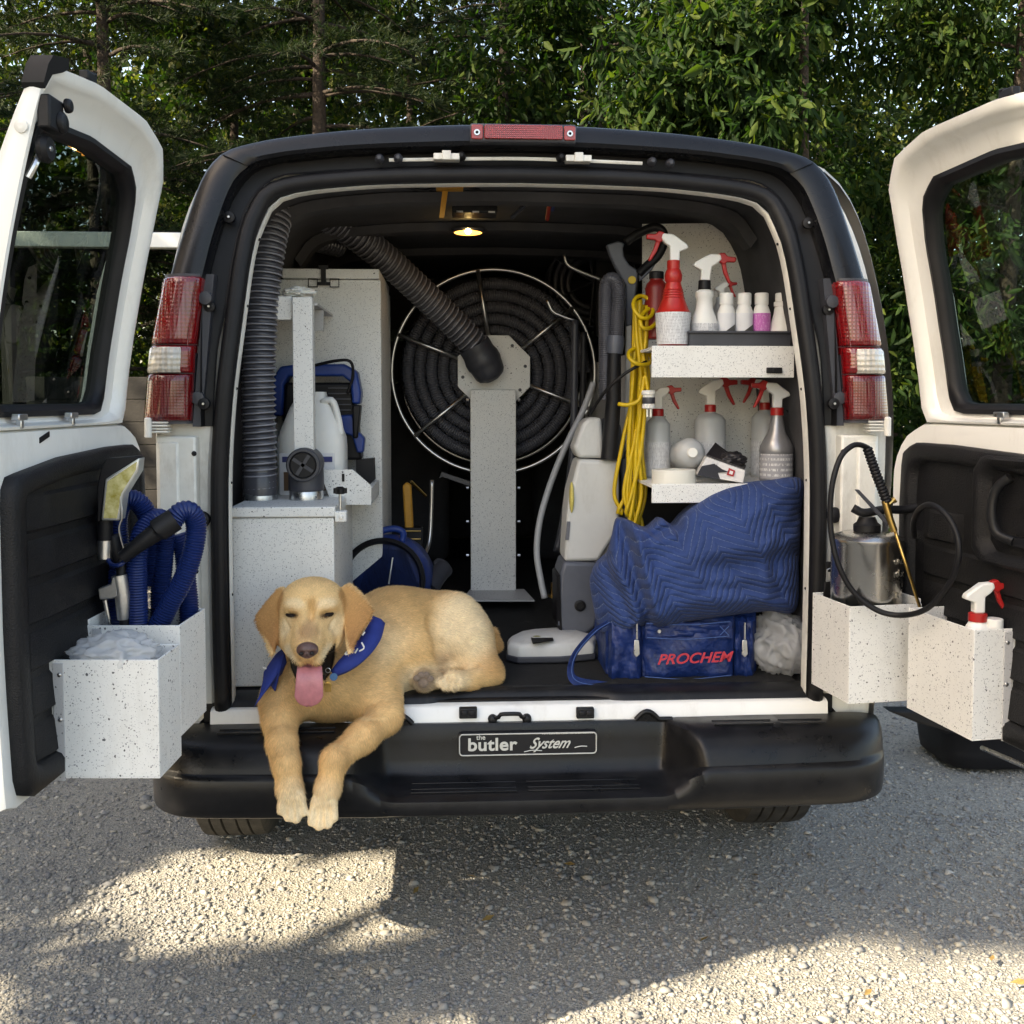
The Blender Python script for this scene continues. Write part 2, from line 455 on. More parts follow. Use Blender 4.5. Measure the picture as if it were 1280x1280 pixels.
def gravel_stones():
    N = 86000
    phi = (1 + 5 ** 0.5) / 2
    ico = np.array([(-1, phi, 0), (1, phi, 0), (-1, -phi, 0), (1, -phi, 0), (0, -1, phi), (0, 1, phi), (0, -1, -phi), (0, 1, -phi), (phi, 0, -1), (phi, 0, 1), (-phi, 0, -1), (-phi, 0, 1)]) / 1.9
    fc = np.array([(0, 11, 5), (0, 5, 1), (0, 1, 7), (0, 7, 10), (0, 10, 11), (1, 5, 9), (5, 11, 4), (11, 10, 2), (10, 7, 6), (7, 1, 8), (3, 9, 4), (3, 4, 2), (3, 2, 6), (3, 6, 8), (3, 8, 9), (4, 9, 5), (2, 4, 11), (6, 2, 10), (8, 6, 7), (9, 8, 1)])
    d = rng.uniform(2.2, 7.0, N * 3)
    keep = rng.random(N * 3) < np.clip(2.9 / d, 0, 1) ** 1.3
    d = d[keep][:N]; n = len(d)
    t = rng.uniform(-0.56, 0.62, n)
    x = -0.19 + d * (t * math.cos(YAW) + math.sin(YAW)); y = -2.73 + d * (math.cos(YAW) - t * math.sin(YAW))
    s = np.exp(rng.normal(math.log(0.0034), 0.44, n)); s = np.clip(s, 0.0018, 0.012)
    big = rng.random(n) < 0.003
    s[big] = rng.uniform(0.009, 0.016, big.sum())
    z = 0.012 * np.sin(1.7 * x + 0.6) * np.sin(1.3 * y) + 0.006 * np.sin(4.1 * x + 2.2 * y) - 0.006 + s * 0.15
    oct_ = np.array([(1, 0, 0), (-1, 0, 0), (0, 1, 0), (0, -1, 0), (0, 0, 1), (0, 0, -1)], float) * 1.15
    of = np.array([(0, 2, 4), (2, 1, 4), (1, 3, 4), (3, 0, 4), (2, 0, 5), (1, 2, 5), (3, 1, 5), (0, 3, 5)])
    VV, FF, base = [], [], 0
    for sel, shp, fcs, jt in ((s > 0.0048, ico, fc, 0.40), (s <= 0.0048, oct_, of, 0.45)):
        k = int(sel.sum()); q = len(shp); ss = s[sel]
        jit = 1 + rng.uniform(-jt, jt, (k, q, 1))
        V = (shp[None] * jit + rng.uniform(-0.25, 0.25, (k, q, 3))) * np.stack([ss * rng.uniform(0.8, 1.5, k), ss * rng.uniform(0.8, 1.3, k), ss * rng.uniform(0.45, 0.85, k)], 1)[:, None, :]
        a = rng.uniform(0, 2 * PI, k); ca, sa = np.cos(a)[:, None], np.sin(a)[:, None]
        X = V[:, :, 0] * ca - V[:, :, 1] * sa; Y = V[:, :, 0] * sa + V[:, :, 1] * ca
        VV.append(np.stack([X + x[sel][:, None], Y + y[sel][:, None], V[:, :, 2] + z[sel][:, None]], 2).reshape(-1, 3))
        FF.append((fcs[None] + (np.arange(k) * q)[:, None, None]).reshape(-1) + base); base += k * q
    V = np.vstack(VV); Fc = np.concatenate(FF)
    me = bpy.data.meshes.new('gravel')
    nf = len(Fc) // 3
    me.vertices.add(len(V)); me.vertices.foreach_set('co', V.astype(np.float32).ravel())
    me.loops.add(nf * 3); me.loops.foreach_set('vertex_index', Fc.astype(np.int32))
    me.polygons.add(nf); me.polygons.foreach_set('loop_start', np.arange(0, nf * 3, 3, dtype=np.int32))
    me.update(calc_edges=True)
    m = bpy.data.materials.new('gravel_stone'); m.use_nodes = True
    nt = m.node_tree; b = nt.nodes['Principled BSDF']; b.inputs['Roughness'].default_value = 0.9
    ge = nt.nodes.new('ShaderNodeNewGeometry'); r = nt.nodes.new('ShaderNodeValToRGB')
    el = r.color_ramp.elements; el[0].color = (0.13, 0.13, 0.135, 1); el[1].color = (0.36, 0.345, 0.31, 1)
    for p, c in ((0.35, (0.20, 0.20, 0.195, 1)), (0.7, (0.26, 0.25, 0.225, 1)), (0.92, (0.29, 0.27, 0.23, 1))):
        e = el.new(p); e.color = c
    nt.links.new(ge.outputs['Random Per Island'], r.inputs[0]); nt.links.new(r.outputs[0], b.inputs['Base Color'])
    me.materials.append(m)
    o = link(bpy.data.objects.new('gravel', me)); o['kind'] = 'stuff'
    o['label'] = 'loose crushed stone gravel lying over the ground'
    o['category'] = 'gravel'
gravel_stones()

def ground_litter():
    lm = mat('dead_leaf', (0.20, 0.13, 0.04), 0.8, var=0.4, vscale=60)
    for k, (u, v) in enumerate(((590, 1097), (712, 1082), (945, 1095), (520, 1115), (880, 1176), (1085, 1243), (610, 1150), (318, 1272), (1275, 1230), (1240, 1200))):
        p = onz(u, v, 0.004); a = random.uniform(0, 6.3); L = random.uniform(0.014, 0.026)
        dx, dy = math.cos(a) * L, math.sin(a) * L
        g = G()
        g.add([p + Vector((-dx, -dy, 0.004)), p + Vector((-dy * .35, dx * .35, 0.010)), p + Vector((dx, dy, 0.008)), p + Vector((dy * .35, -dx * .35, 0.004)), p + Vector((0, 0, 0.004))],
              [(0, 4, 1), (1, 4, 2), (2, 4, 3), (3, 4, 0)])
        o = g.build('dead_leaf', lm, smooth=180)
        tag(o, 'small dry leaf lying on the gravel behind the van', 'leaf', 'dry leaves on the gravel')
ground_litter()

# ================================================================ the van
van = thing('cargo_van', 'white cargo van seen from behind with both rear doors swung open', 'van', (0, 2.0, 0))
def yr(z):                       # rake of the rear face: the top leans forward
    return 0.11 * max(0.0, (z - 1.45) / 0.7) ** 1.5
NP = 48
def arch(half, n=NP, dy=0.0, rake=True):
    """half outline (x,z) from the foot up to the centre line -> full arch of 3-D points, left foot to right foot"""
    h = spline(half, n)
    L = [(-x, (yr(z) if rake else 0) + dy, z) for x, z in h]
    Rr = [(x, (yr(z) if rake else 0) + dy, z) for x, z in h[:-1][::-1]]
    return L + Rr
BODY = [(0.965, 0.50), (0.985, 0.8), (1.005, 1.15), (1.012, 1.42), (0.995, 1.65), (0.968, 1.84), (0.932, 1.99), (0.876, 2.095), (0.78, 2.155), (0.58, 2.188), (0.3, 2.208), (0, 2.214)]
CAPO = [(0.930, 1.785), (0.898, 1.91), (0.864, 2.03), (0.835, 2.092), (0.795, 2.132), (0.73, 2.155), (0.635, 2.175), (0.44, 2.200), (0.2, 2.216), (0, 2.221)]
CAPI = [(0.838, 1.785), (0.810, 1.91), (0.775, 2.020), (0.748, 2.066), (0.705, 2.098), (0.64, 2.114), (0.56, 2.125), (0.44, 2.137), (0.2, 2.149), (0, 2.153)]
SEALO = [(0.828, 0.64), (0.832, 0.95), (0.83, 1.26), (0.814, 1.47), (0.792, 1.68), (0.768, 1.868), (0.738, 1.985), (0.670, 2.062), (0.44, 2.093), (0.2, 2.104), (0, 2.107)]
SEALI = [(0.785, 0.64), (0.788, 0.95), (0.786, 1.26), (0.772, 1.47), (0.750, 1.66), (0.727, 1.85), (0.700, 1.95), (0.645, 2.020), (0.44, 2.052), (0.2, 2.062), (0, 2.065)]
def shrink(half, d):
    return [(max(0, x - d) if x > 0.02 else 0, z - d * (1 if z > 1.9 else 0)) for x, z in half]
def scale_rings(half, ys):
    return [arch(half, dy=y) for y in ys]

# outer skin: sides and roof running forward to the cab
g = G()
rings = [arch([(x * k, 0.50 + (z - 0.50) * q) for x, z in BODY], dy=y, rake=(y < 0.9)) for y, k, q in
         ((0.02, 0.985, 0.99), (0.05, 0.997, 1.0), (0.12, 1, 1), (0.8, 1, 1), (2.2, 1, 1), (3.2, 1, 1), (3.5, 0.99, 0.985), (4.4, 0.96, 0.72), (5.1, 0.93, 0.4))]
rings = [[(x * (0.972 if x < 0 else 1.022), y, z) for x, y, z in r] for r in rings]
g.rings(rings, closed=False)
body = g.build('body', WHITE, van, smooth=50)
# rear face of the body between skin and seal (white pillars)
g = G()
PIL_O = [(0.965, 0.55), (0.985, 0.8), (1.0, 1.15), (1.003, 1.42), (0.985, 1.65), (0.955, 1.84), (0.91, 1.985), (0.85, 2.085), (0.75, 2.145), (0.58, 2.18), (0.3, 2.20), (0, 2.206)]
g.rings([[(x * (0.972 if x < 0 else 1.0), y, z) for x, y, z in arch(PIL_O, dy=0.035)], arch([(x - 0.045 if x > .03 else 0, z - (0.02 if z > 1.9 else 0)) for x, z in PIL_O], dy=0.028),
         arch([(x + 0.012 if x > 0 else 0, z + (0.012 if z > 1.9 else 0)) for x, z in SEALO], dy=0.03), arch(SEALO, dy=0.045)], closed=False)
rear_frame = g.build('rear_frame', JAMB, van, smooth=50)
# hinge pillars: folded box sections with a step, below each lamp
for sx in (-1, 1):
    g = G()
    g.prism([(sx * 0.965, -0.012, 0.66), (sx * 0.965, -0.012, 1.375), (sx * 0.862, -0.012, 1.375), (sx * 0.862, -0.012, 0.66)], (0, 0.06, 0))
    g.prism([(sx * 0.958, -0.02, 0.80), (sx * 0.958, -0.02, 1.36), (sx * 0.905, -0.02, 1.36), (sx * 0.905, -0.02, 0.80)], (0, 0.02, 0))
    g.build('hinge_pillar', JAMB, van, bevel=0.006)
    g = G()
    g.lathe((sx * 0.852, 0.012, 1.155), [(0.020, 0), (0.022, 0.006), (0.019, 0.016), (0.010, 0.020)], axis=(0, -1, 0))
    g.build('rubber_bumper', RUBBER, van)
    for z in (1.02, 1.33, 0.74):
        g = G(); g.lathe((sx * 0.866, -0.010, z), [(0.006, 0), (0.007, 0.003), (0.004, 0.006)], n=10, axis=(0, -1, 0)); g.build('bolt', RUBBER, van)
    # hinges: stacked leaves and a pin under the tail lamp, and a strap low down
    for z in (1.385, 0.70):
        g = G()
        for k in range(4):
            g.box(sx * 0.982, sx * 0.925, -0.045 + 0.004 * (k % 2), 0.0, z + k * 0.008, z + k * 0.008 + 0.005)
        g.lathe((sx * 0.972, -0.05, z - 0.012), [(0.009, 0), (0.009, 0.048), (0.006, 0.052)], n=14)
        g.build('hinge', JAMB, van, bevel=0.002)

# black rear cap: roof spoiler piece and two corner pieces, real gaps between them
def strip(half_o, half_i, a0, a1, m, name, th=0.05, dy=-0.028, bulge=0.022, parent=van):
    O = np.array(arch(half_o, 40)); I = np.array(arch(half_i, 40))
    n = len(O); i0, i1 = int(a0 * (n - 1)), int(a1 * (n - 1))
    g = G(); rg = []
    for t, d in ((0, th), (0, 0.010), (0.05, -0.006), (0.16, -bulge * 0.75), (0.45, -bulge), (0.80, -bulge * 0.92), (0.95, -bulge * 0.6), (1.0, 0.002), (1.0, th)):
        P = O * (1 - t) + I * t
        P[:, 1] += dy + d
        rg.append(P[i0:i1 + 1])
    k0 = len(g.v)
    g.rings(rg, closed=False)
    mcol = i1 - i0 + 1
    for e in (0, mcol - 1):
        g.f.append(tuple(k0 + r * mcol + e for r in range(len(rg))))
    return g.build(name, m, parent, smooth=40)
CAPM = mat('black_cap_paint', (0.0065, 0.007, 0.009), 0.28, spec=0.36, var=0.12, vscale=5, bump=0.05, bscale=600, rvar=0.06)
cap_corner = strip(CAPO, CAPI, 0.0, 0.1545, CAPM, 'rear_corner_cap')
strip(CAPO, CAPI, 0.8465, 1.0, CAPM, 'rear_corner_cap')
roofcap = strip(CAPO, CAPI, 0.1545, 0.8465, CAPM, 'roof_cap', bulge=0.030)
# dark door recess under the cap
RECO = [(0.846, 1.40), (0.846, 1.60), (0.838, 1.785), (0.810, 1.91), (0.775, 2.020), (0.705, 2.098), (0.56, 2.125), (0.44, 2.137), (0.2, 2.149), (0, 2.153)]
RECI = [(0.82, 1.40), (0.808, 1.60), (0.785, 1.72), (0.766, 1.868), (0.736, 1.99), (0.668, 2.066), (0.56, 2.084), (0.44, 2.093), (0.2, 2.104), (0, 2.107)]
g = G()
O = np.array(arch(RECO)); I = np.array(arch(RECI))
rg = []
for t, d in ((-0.05, -0.012), (0.0, 0.004), (0.05, 0.022), (0.80, 0.026), (0.86, 0.012), (1.0, 0.010)):
    P = O * (1 - t) + I * t; P[:, 1] += d; rg.append(P)
g.rings(rg, closed=False)
g.build('door_recess', RUBBER, van, smooth=40)
# bright gutter line and latch plates above the opening, corner screws
g = G()
g.tube(spline([(-0.36, 0.088, 2.117), (0, 0.092, 2.126), (0.33, 0.088, 2.117)], 20), 0.005, 6)
g.build('gutter_edge', JAMB, van)
for x in (-0.205, 0.152):
    g = G(); g.box(x - 0.035, x + 0.035, 0.062, 0.10, 2.115, 2.132); g.box(x - 0.012, x + 0.012, 0.056, 0.07, 2.113, 2.138)
    g.build('latch_striker', JAMB, van, bevel=0.002)
for x, z in ((-0.385, 2.118), (-0.335, 2.12), (-0.165, 2.128), (0.105, 2.128), (0.355, 2.12), (0.405, 2.116)):
    g = G(); g.lathe((x, 0.085, z), [(0.013, 0), (0.011, 0.016), (0.005, 0.024)], n=14, axis=(0, -1, 0)); g.build('stop_pad', GREYPL if abs(x) > .3 else RUBBER, van)
for x, z in ((-0.782, 1.955), (0.785, 1.955), (-0.828, 1.715), (0.83, 1.715), (-0.84, 1.46), (0.84, 1.46)):
    g = G(); g.lathe((x, yr(z) + 0.0, z), [(0.016, 0), (0.015, 0.012), (0.006, 0.014), (0.005, 0.016)], n=14, axis=(0, -1, 0))
    b_ = g.build('trim_screw', RUBBER, van)
    g = G(); g.lathe((x, yr(z) - 0.015, z), [(0.004, 0), (0.003, 0.003)], n=8, axis=(0, -1, 0)); g.build('screw_head', STEEL, b_)
# weather seal: round black bulb along the opening, white flange inside it
mid = [((a[0] + b_[0]) / 2, (a[1] + b_[1]) / 2) for a, b_ in zip(SEALO, SEALI)]
g = G(); g.tube(arch(mid, 60, dy=0.012), 0.0225, 12)
g.tube(arch([(a[0] * .62 + b_[0] * .38, a[1] * .62 + b_[1] * .38) for a, b_ in zip(SEALO, SEALI)], 60, dy=0.004), 0.015, 8)
g.build('weather_seal', RUBBER, van, smooth=180)
g = G(); g.rings([arch(SEALI, dy=0.02), arch(shrink(SEALI, 0.004), dy=0.010), arch(shrink(SEALI, 0.007), dy=0.02), arch(shrink(SEALI, 0.005), dy=0.050)], closed=False)
flange = g.build('door_flange', JAMB, van, smooth=60)
for z in (0.95, 1.25, 1.5, 1.72, 1.9):
    g = G(); x = np.interp(z, [p[1] for p in SEALI[:7]], [p[0] for p in SEALI[:7]]) - 0.006
    for sx in (-1, 1):
        g = G(); g.lathe((sx * x, yr(z) + 0.026, z), [(0.004, 0), (0.004, 0.004)], n=8, axis=(0, -1, 0)); g.build('clip', RUBBER, van)
# interior: lining, ceiling bows, floor
LIN = [(0.84, 0.655), (0.845, 0.95), (0.84, 1.26), (0.825, 1.47), (0.80, 1.66), (0.775, 1.85), (0.74, 1.965), (0.66, 2.05), (0.44, 2.085), (0.2, 2.095), (0, 2.098)]
g = G(); g.rings([arch(LIN, dy=y, rake=(y < 0.5)) for y in (0.09, 0.5, 1.2, 2.0, 2.9, 3.4)], closed=False)
g.build('interior_lining', DARK, van, smooth=50)
for y in (0.42, 0.95, 1.55):
    g = G()
    A0 = arch([(x - 0.002 if x > 0.03 else 0, z - (0.004 if z > 1.9 else 0)) for x, z in LIN[6:]], 24, dy=y, rake=False)
    A1 = arch([(x - 0.02 if x > 0.03 else 0, z - (0.03 if z > 1.9 else 0)) for x, z in LIN[6:]], 24, dy=y, rake=False)
    off = lambda P, d: [(p[0], p[1] + d, p[2]) for p in P]
    g.rings([off(A0, -0.05), off(A1, -0.035), off(A1, 0.035), off(A0, 0.05)], closed=False)
    g.build('roof_bow', DARK, van, smooth=50)
g = G(); g.box(-0.86, 0.86, 0.02, 3.4, 0.60, 0.654); g.build('cargo_floor', RUBBER, van)
CARPET = mat('charcoal_carpet', (0.008, 0.008, 0.009), 0.95, var=0.5, vscale=60, bump=0.9, bscale=500, bdist=0.006, col2=(0.018, 0.0175, 0.017))
def carpet():
    m = CARPET; nt = m.node_tree; b = nt.nodes['Principled BSDF']
    src = b.inputs['Base Color'].links[0].from_socket
    tc = [n for n in nt.nodes if n.type == 'TEX_COORD'][0]
    n = nt.nodes.new('ShaderNodeTexNoise'); n.inputs['Scale'].default_value = 9; n.inputs['Detail'].default_value = 8; n.inputs['Roughness'].default_value = 0.8
    nt.links.new(tc.outputs['Object'], n.inputs['Vector'])
    r = nt.nodes.new('ShaderNodeValToRGB'); r.color_ramp.elements[0].position = 0.58; r.color_ramp.elements[1].position = 0.74
    r.color_ramp.elements[0].color = (0, 0, 0, 1); r.color_ramp.elements[1].color = (0.55, 0.55, 0.55, 1)
    mx = nt.nodes.new('ShaderNodeMixRGB'); mx.inputs[2].default_value = (0.12, 0.115, 0.10, 1)
    nt.links.new(n.outputs['Fac'], r.inputs[0]); nt.links.new(r.outputs[0], mx.inputs[0]); nt.links.new(src, mx.inputs[1]); nt.links.new(mx.outputs[0], b.inputs['Base Color'])
carpet()
g = G(); g.box(-0.79, 0.79, 0.06, 2.4, 0.6555, 0.668); g.build('carpet', CARPET, van, bevel=0.004)
# black moulded scuff strip at the rear edge of the floor, with the notch around the latch
g = G()
prof = [(0.10, 0.6695), (0.075, 0.672), (0.03, 0.668), (0.012, 0.660), (0.008, 0.640)]
def scuff(x):
    d = 0.035 * (1 / (1 + math.exp(-(abs(x - 0.0) - 0.22) * 60)))
    return 0.034 - d
xs = np.linspace(-0.80, 0.80, 65)
g.rings([[(x, y + (scuff(x) if k > 1 else 0), z) for k, (y, z) in enumerate(prof)] for x in xs], closed=False)
g.build('scuff_plate', BLACK, van, smooth=60)
# white sill with latch pads and a pull handle
g = G()
prof = [(0.06, 0.650), (0.00, 0.648), (-0.012, 0.642), (-0.016, 0.60), (-0.020, 0.575), (-0.02, 0.54)]
g.rings([[(x, y, z) for y, z in prof] for x in np.linspace(-0.835, 0.835, 30)], closed=False)
sill = g.build('door_sill', WHITE, van, smooth=60)
for u in (585, 731):
    p = at(u, 889, -0.014)
    g = G(); g.box(p.x - 0.024, p.x + 0.024, -0.030, -0.008, p.z - 0.016, p.z + 0.012); g.box(p.x - 0.018, p.x - 0.001, -0.034, -0.028, p.z - 0.008, p.z + 0.006); g.box(p.x + 0.002, p.x + 0.018, -0.034, -0.028, p.z - 0.008, p.z + 0.006)
    g.build('striker_pad', BLACK, van, bevel=0.003)
p = at(637, 892, -0.014)
g = G(); g.tube(spline([(p.x - 0.048, -0.016, p.z - 0.012), (p.x - 0.03, -0.036, p.z - 0.002), (p.x - 0.026, -0.040, p.z + 0.006), (p.x, -0.042, p.z + 0.008), (p.x + 0.026, -0.040, p.z + 0.006), (p.x + 0.03, -0.036, p.z - 0.002), (p.x + 0.048, -0.016, p.z - 0.012)], 24), 0.0055, 8)
for sx in (-1, 1): g.lathe((p.x + sx * 0.046, -0.014, p.z - 0.013), [(0.013, 0), (0.012, 0.012), (0.006, 0.016)], n=14, axis=(0, -1, 0))
g.build('sill_pull', BLACK, van, smooth=60)

# bumper: one moulding with a step let into its middle
def bumper():
    g = G(); rg = []
    END = [(0.0, 0.596), (-0.03, 0.611), (-0.085, 0.610), (-0.13, 0.604), (-0.165, 0.588), (-0.182, 0.566), (-0.190, 0.540), (-0.193, 0.532), (-0.206, 0.527), (-0.210, 0.518), (-0.212, 0.488), (-0.208, 0.448), (-0.198, 0.423), (-0.17, 0.410), (-0.05, 0.412)]
    MID = [(0.0, 0.592), (-0.02, 0.606), (-0.032, 0.606), (-0.036, 0.598), (-0.040, 0.56), (-0.046, 0.515), (-0.052, 0.485), (-0.062, 0.474), (-0.12, 0.470), (-0.178, 0.466), (-0.196, 0.458), (-0.200, 0.440), (-0.196, 0.424), (-0.17, 0.411), (-0.05, 0.412)]
    lo = [.37, .37, .37, .37, .37, .36, .36, .355, .35, .345, .34, .34, .34, .34, .34]
    hi = [.41, .42, .435, .44, .45, .46, .465, .468, .46, .45, .44, .42, .40, .38, .36]
    xs = sorted(set([round(x, 4) for x in np.r_[np.linspace(-0.978, -0.80, 22), np.linspace(-0.80, -0.5, 14), np.linspace(-0.5, -0.32, 22), np.linspace(-0.32, 0.32, 21), np.linspace(0.32, 0.5, 22), np.linspace(0.5, 0.80, 14), np.linspace(0.80, 0.978, 22)]]))
    for x in xs:
        a = abs(x); r = []
        e = max(0.0, (a - 0.80) / 0.178)
        k = math.sqrt(max(0.0, 1 - e ** 2.6))
        bow = 0.03 * (a / 0.9) ** 2
        for i in range(len(END)):
            t = min(1, max(0, (a - lo[i]) / (hi[i] - lo[i]))); t = t * t * (3 - 2 * t)
            y = MID[i][0] * (1 - t) + END[i][0] * t; z = MID[i][1] * (1 - t) + END[i][1] * t
            zc = 0.512
            kk = 0.86 + 0.14 * k
            r.append((x, (y + bow * (y < -0.02)) * (0.10 + 0.90 * k), zc + (z - zc) * kk))
        rg.append(r)
    g.rings(rg, closed=False)
    k0 = len(g.v) - len(rg) * len(END)
    n = len(END)
    g.f.append(tuple(range(k0, k0 + n))); g.f.append(tuple(range(k0 + (len(rg) - 1) * n, k0 + len(rg) * n)))
    return g.build('bumper', BUMPER, van, smooth=48)
bump = bumper()
def ridge(x0, x1, y, z, dy=0.003, h=0.004):
    g = G(); g.box(x0, x1, y - dy, y + dy, z, z + h); g.build('tread_ridge', BUMPER, bump, bevel=0.0012)
for x0, x1 in ((-0.30, -0.03), (0.0, 0.29)):
    for y in (-0.075, -0.098, -0.135, -0.158):
        ridge(x0, x1, y, 0.467 + (0.0016 if y > -0.1 else 0.0005))
for sx in (-1, 1):
    for x0, x1 in ((0.50, 0.66), (0.68, 0.80)):
        for y in (-0.06, -0.09): ridge(sx * x0, sx * x1, y, 0.6085)
# arched lip of the bumper fascia over the sill on either side of the step
for sx in (-1, 1):
    g = G()
    q = [(sx * (0.30 + 0.10 * t), -0.030, 0.604 + 0.022 * math.sin(PI * min(1, t * 1.6)) * (1 if t < 0.62 else 0.9) + 0.004) for t in np.linspace(0, 1, 14)]
    g.tube(q, 0.007, 8); g.prism([Vector(p) for p in q] + [Vector((q[-1][0], -0.03, 0.59)), Vector((q[0][0], -0.03, 0.59))], (0, 0.006, 0))
    g.build('fascia_lip', BUMPER, bump, smooth=60)
# dealer plate with its lettering
PLATE = mat('plate_black', (0.012, 0.012, 0.014), 0.35)
LETTER = mat('silver_lettering', (0.62, 0.62, 0.58), 0.4, metal=0.2)
pl = at(573, 944, -0.046); pr = at(746, 912, -0.046)
def rrect(x0, x1, z0, z1, r, y, n=6):
    out = []
    for cx, cz, a0 in ((x1 - r, z1 - r, 0), (x0 + r, z1 - r, 90), (x0 + r, z0 + r, 180), (x1 - r, z0 + r, 270)):
        for i in range(n + 1):
            a = R(a0 + 90 * i / n); out.append(Vector((cx + r * math.cos(a), y, cz + r * math.sin(a))))
    return out
PYF = -0.058
plate = G().prism(rrect(pl.x, pr.x, pl.z, pr.z, 0.010, PYF), (0, 0.02, 0)).build('name_plate', PLATE, bump, smooth=0)
g = G(); rr = rrect(pl.x + 0.003, pr.x - 0.003, pl.z + 0.003, pr.z - 0.003, 0.009, PYF - 0.001)
g.tube(rr, 0.0017, 6, closed=True); g.build('plate_border', LETTER, plate)
W = pr.x - pl.x
text('butler', 0.047, (pl.x + W * 0.065, PYF - 0.001, pl.z + 0.016), (1, 0, 0), (0, 0, 1), LETTER, 'lettering', plate, offset=0.0011, sx=1.10, space=1.04)
text('the', 0.0185, (pl.x + W * 0.128, PYF - 0.001, pl.z + 0.0452), (1, 0, 0), (0, 0, 1), LETTER, 'lettering', plate, offset=0.0002)
text('System', 0.041, (pl.x + W * 0.505, PYF - 0.001, pl.z + 0.019), (1, 0, 0), (0, 0, 1), LETTER, 'lettering', plate, shear=0.6, sx=0.90, offset=0.0005)
g = G()
for k in range(30):
    x = pl.x + W * (0.60 + 0.37 * k / 30); g.box(x, x + W * 0.37 / 30 * random.uniform(0.5, 0.9), PYF - 0.0015, PYF, pl.z + 0.0565, pl.z + 0.0565 + random.uniform(0.003, 0.0048))
g.build('small_print', LETTER, plate, smooth=0)
g = G(); g.tube(spline([(pl.x + W * 0.47, PYF - 0.001, pl.z + 0.010), (pl.x + W * 0.53, PYF - 0.001, pl.z + 0.014), (pl.x + W * 0.60, PYF - 0.001, pl.z + 0.0125)], 14), 0.0011, 5); g.build('swash', LETTER, plate)
g = G(); g.tube(spline([(pl.x + W * 0.835, PYF - 0.001, pl.z + 0.019), (pl.x + W * 0.88, PYF - 0.001, pl.z + 0.0225), (pl.x + W * 0.925, PYF - 0.001, pl.z + 0.022)], 14), 0.0013, 5)
g.build('swash', LETTER, plate)

# tail lamps
LENS = mat('red_lamp_lens', (0.17, 0.003, 0.005), 0.10, coat=1.0, var=0.25, vscale=9, spec=0.6)
LENSD = mat('deep_red_lens', (0.11, 0.002, 0.004), 0.10, coat=1.0, var=0.3, vscale=12)
CLEARL = mat('clear_lamp_lens', (0.55, 0.52, 0.46), 0.15, coat=1.0, var=0.12, vscale=25)
def lens_grid(m, s, strength=0.5):
    nt = m.node_tree; b = nt.nodes['Principled BSDF']; tc = [n for n in nt.nodes if n.type == 'TEX_COORD'][0]
    hs = []
    for d in ('X', 'Z'):
        wv = nt.nodes.new('ShaderNodeTexWave'); wv.bands_direction = d; wv.inputs['Scale'].default_value = s; nt.links.new(tc.outputs['Object'], wv.inputs['Vector']); hs.append(wv)
    ad = nt.nodes.new('ShaderNodeMath'); ad.operation = 'ADD'; nt.links.new(hs[0].outputs['Fac'], ad.inputs[0]); nt.links.new(hs[1].outputs['Fac'], ad.inputs[1])
    bp = nt.nodes.new('ShaderNodeBump'); bp.inputs['Strength'].default_value = strength; bp.inputs['Distance'].default_value = 0.003
    nt.links.new(ad.outputs[0], bp.inputs['Height']); nt.links.new(bp.outputs['Normal'], b.inputs['Normal'])
lens_grid(LENS, 30, 0.35); lens_grid(CLEARL, 22, 0.8); lens_grid(LENSD, 40, 0.3)
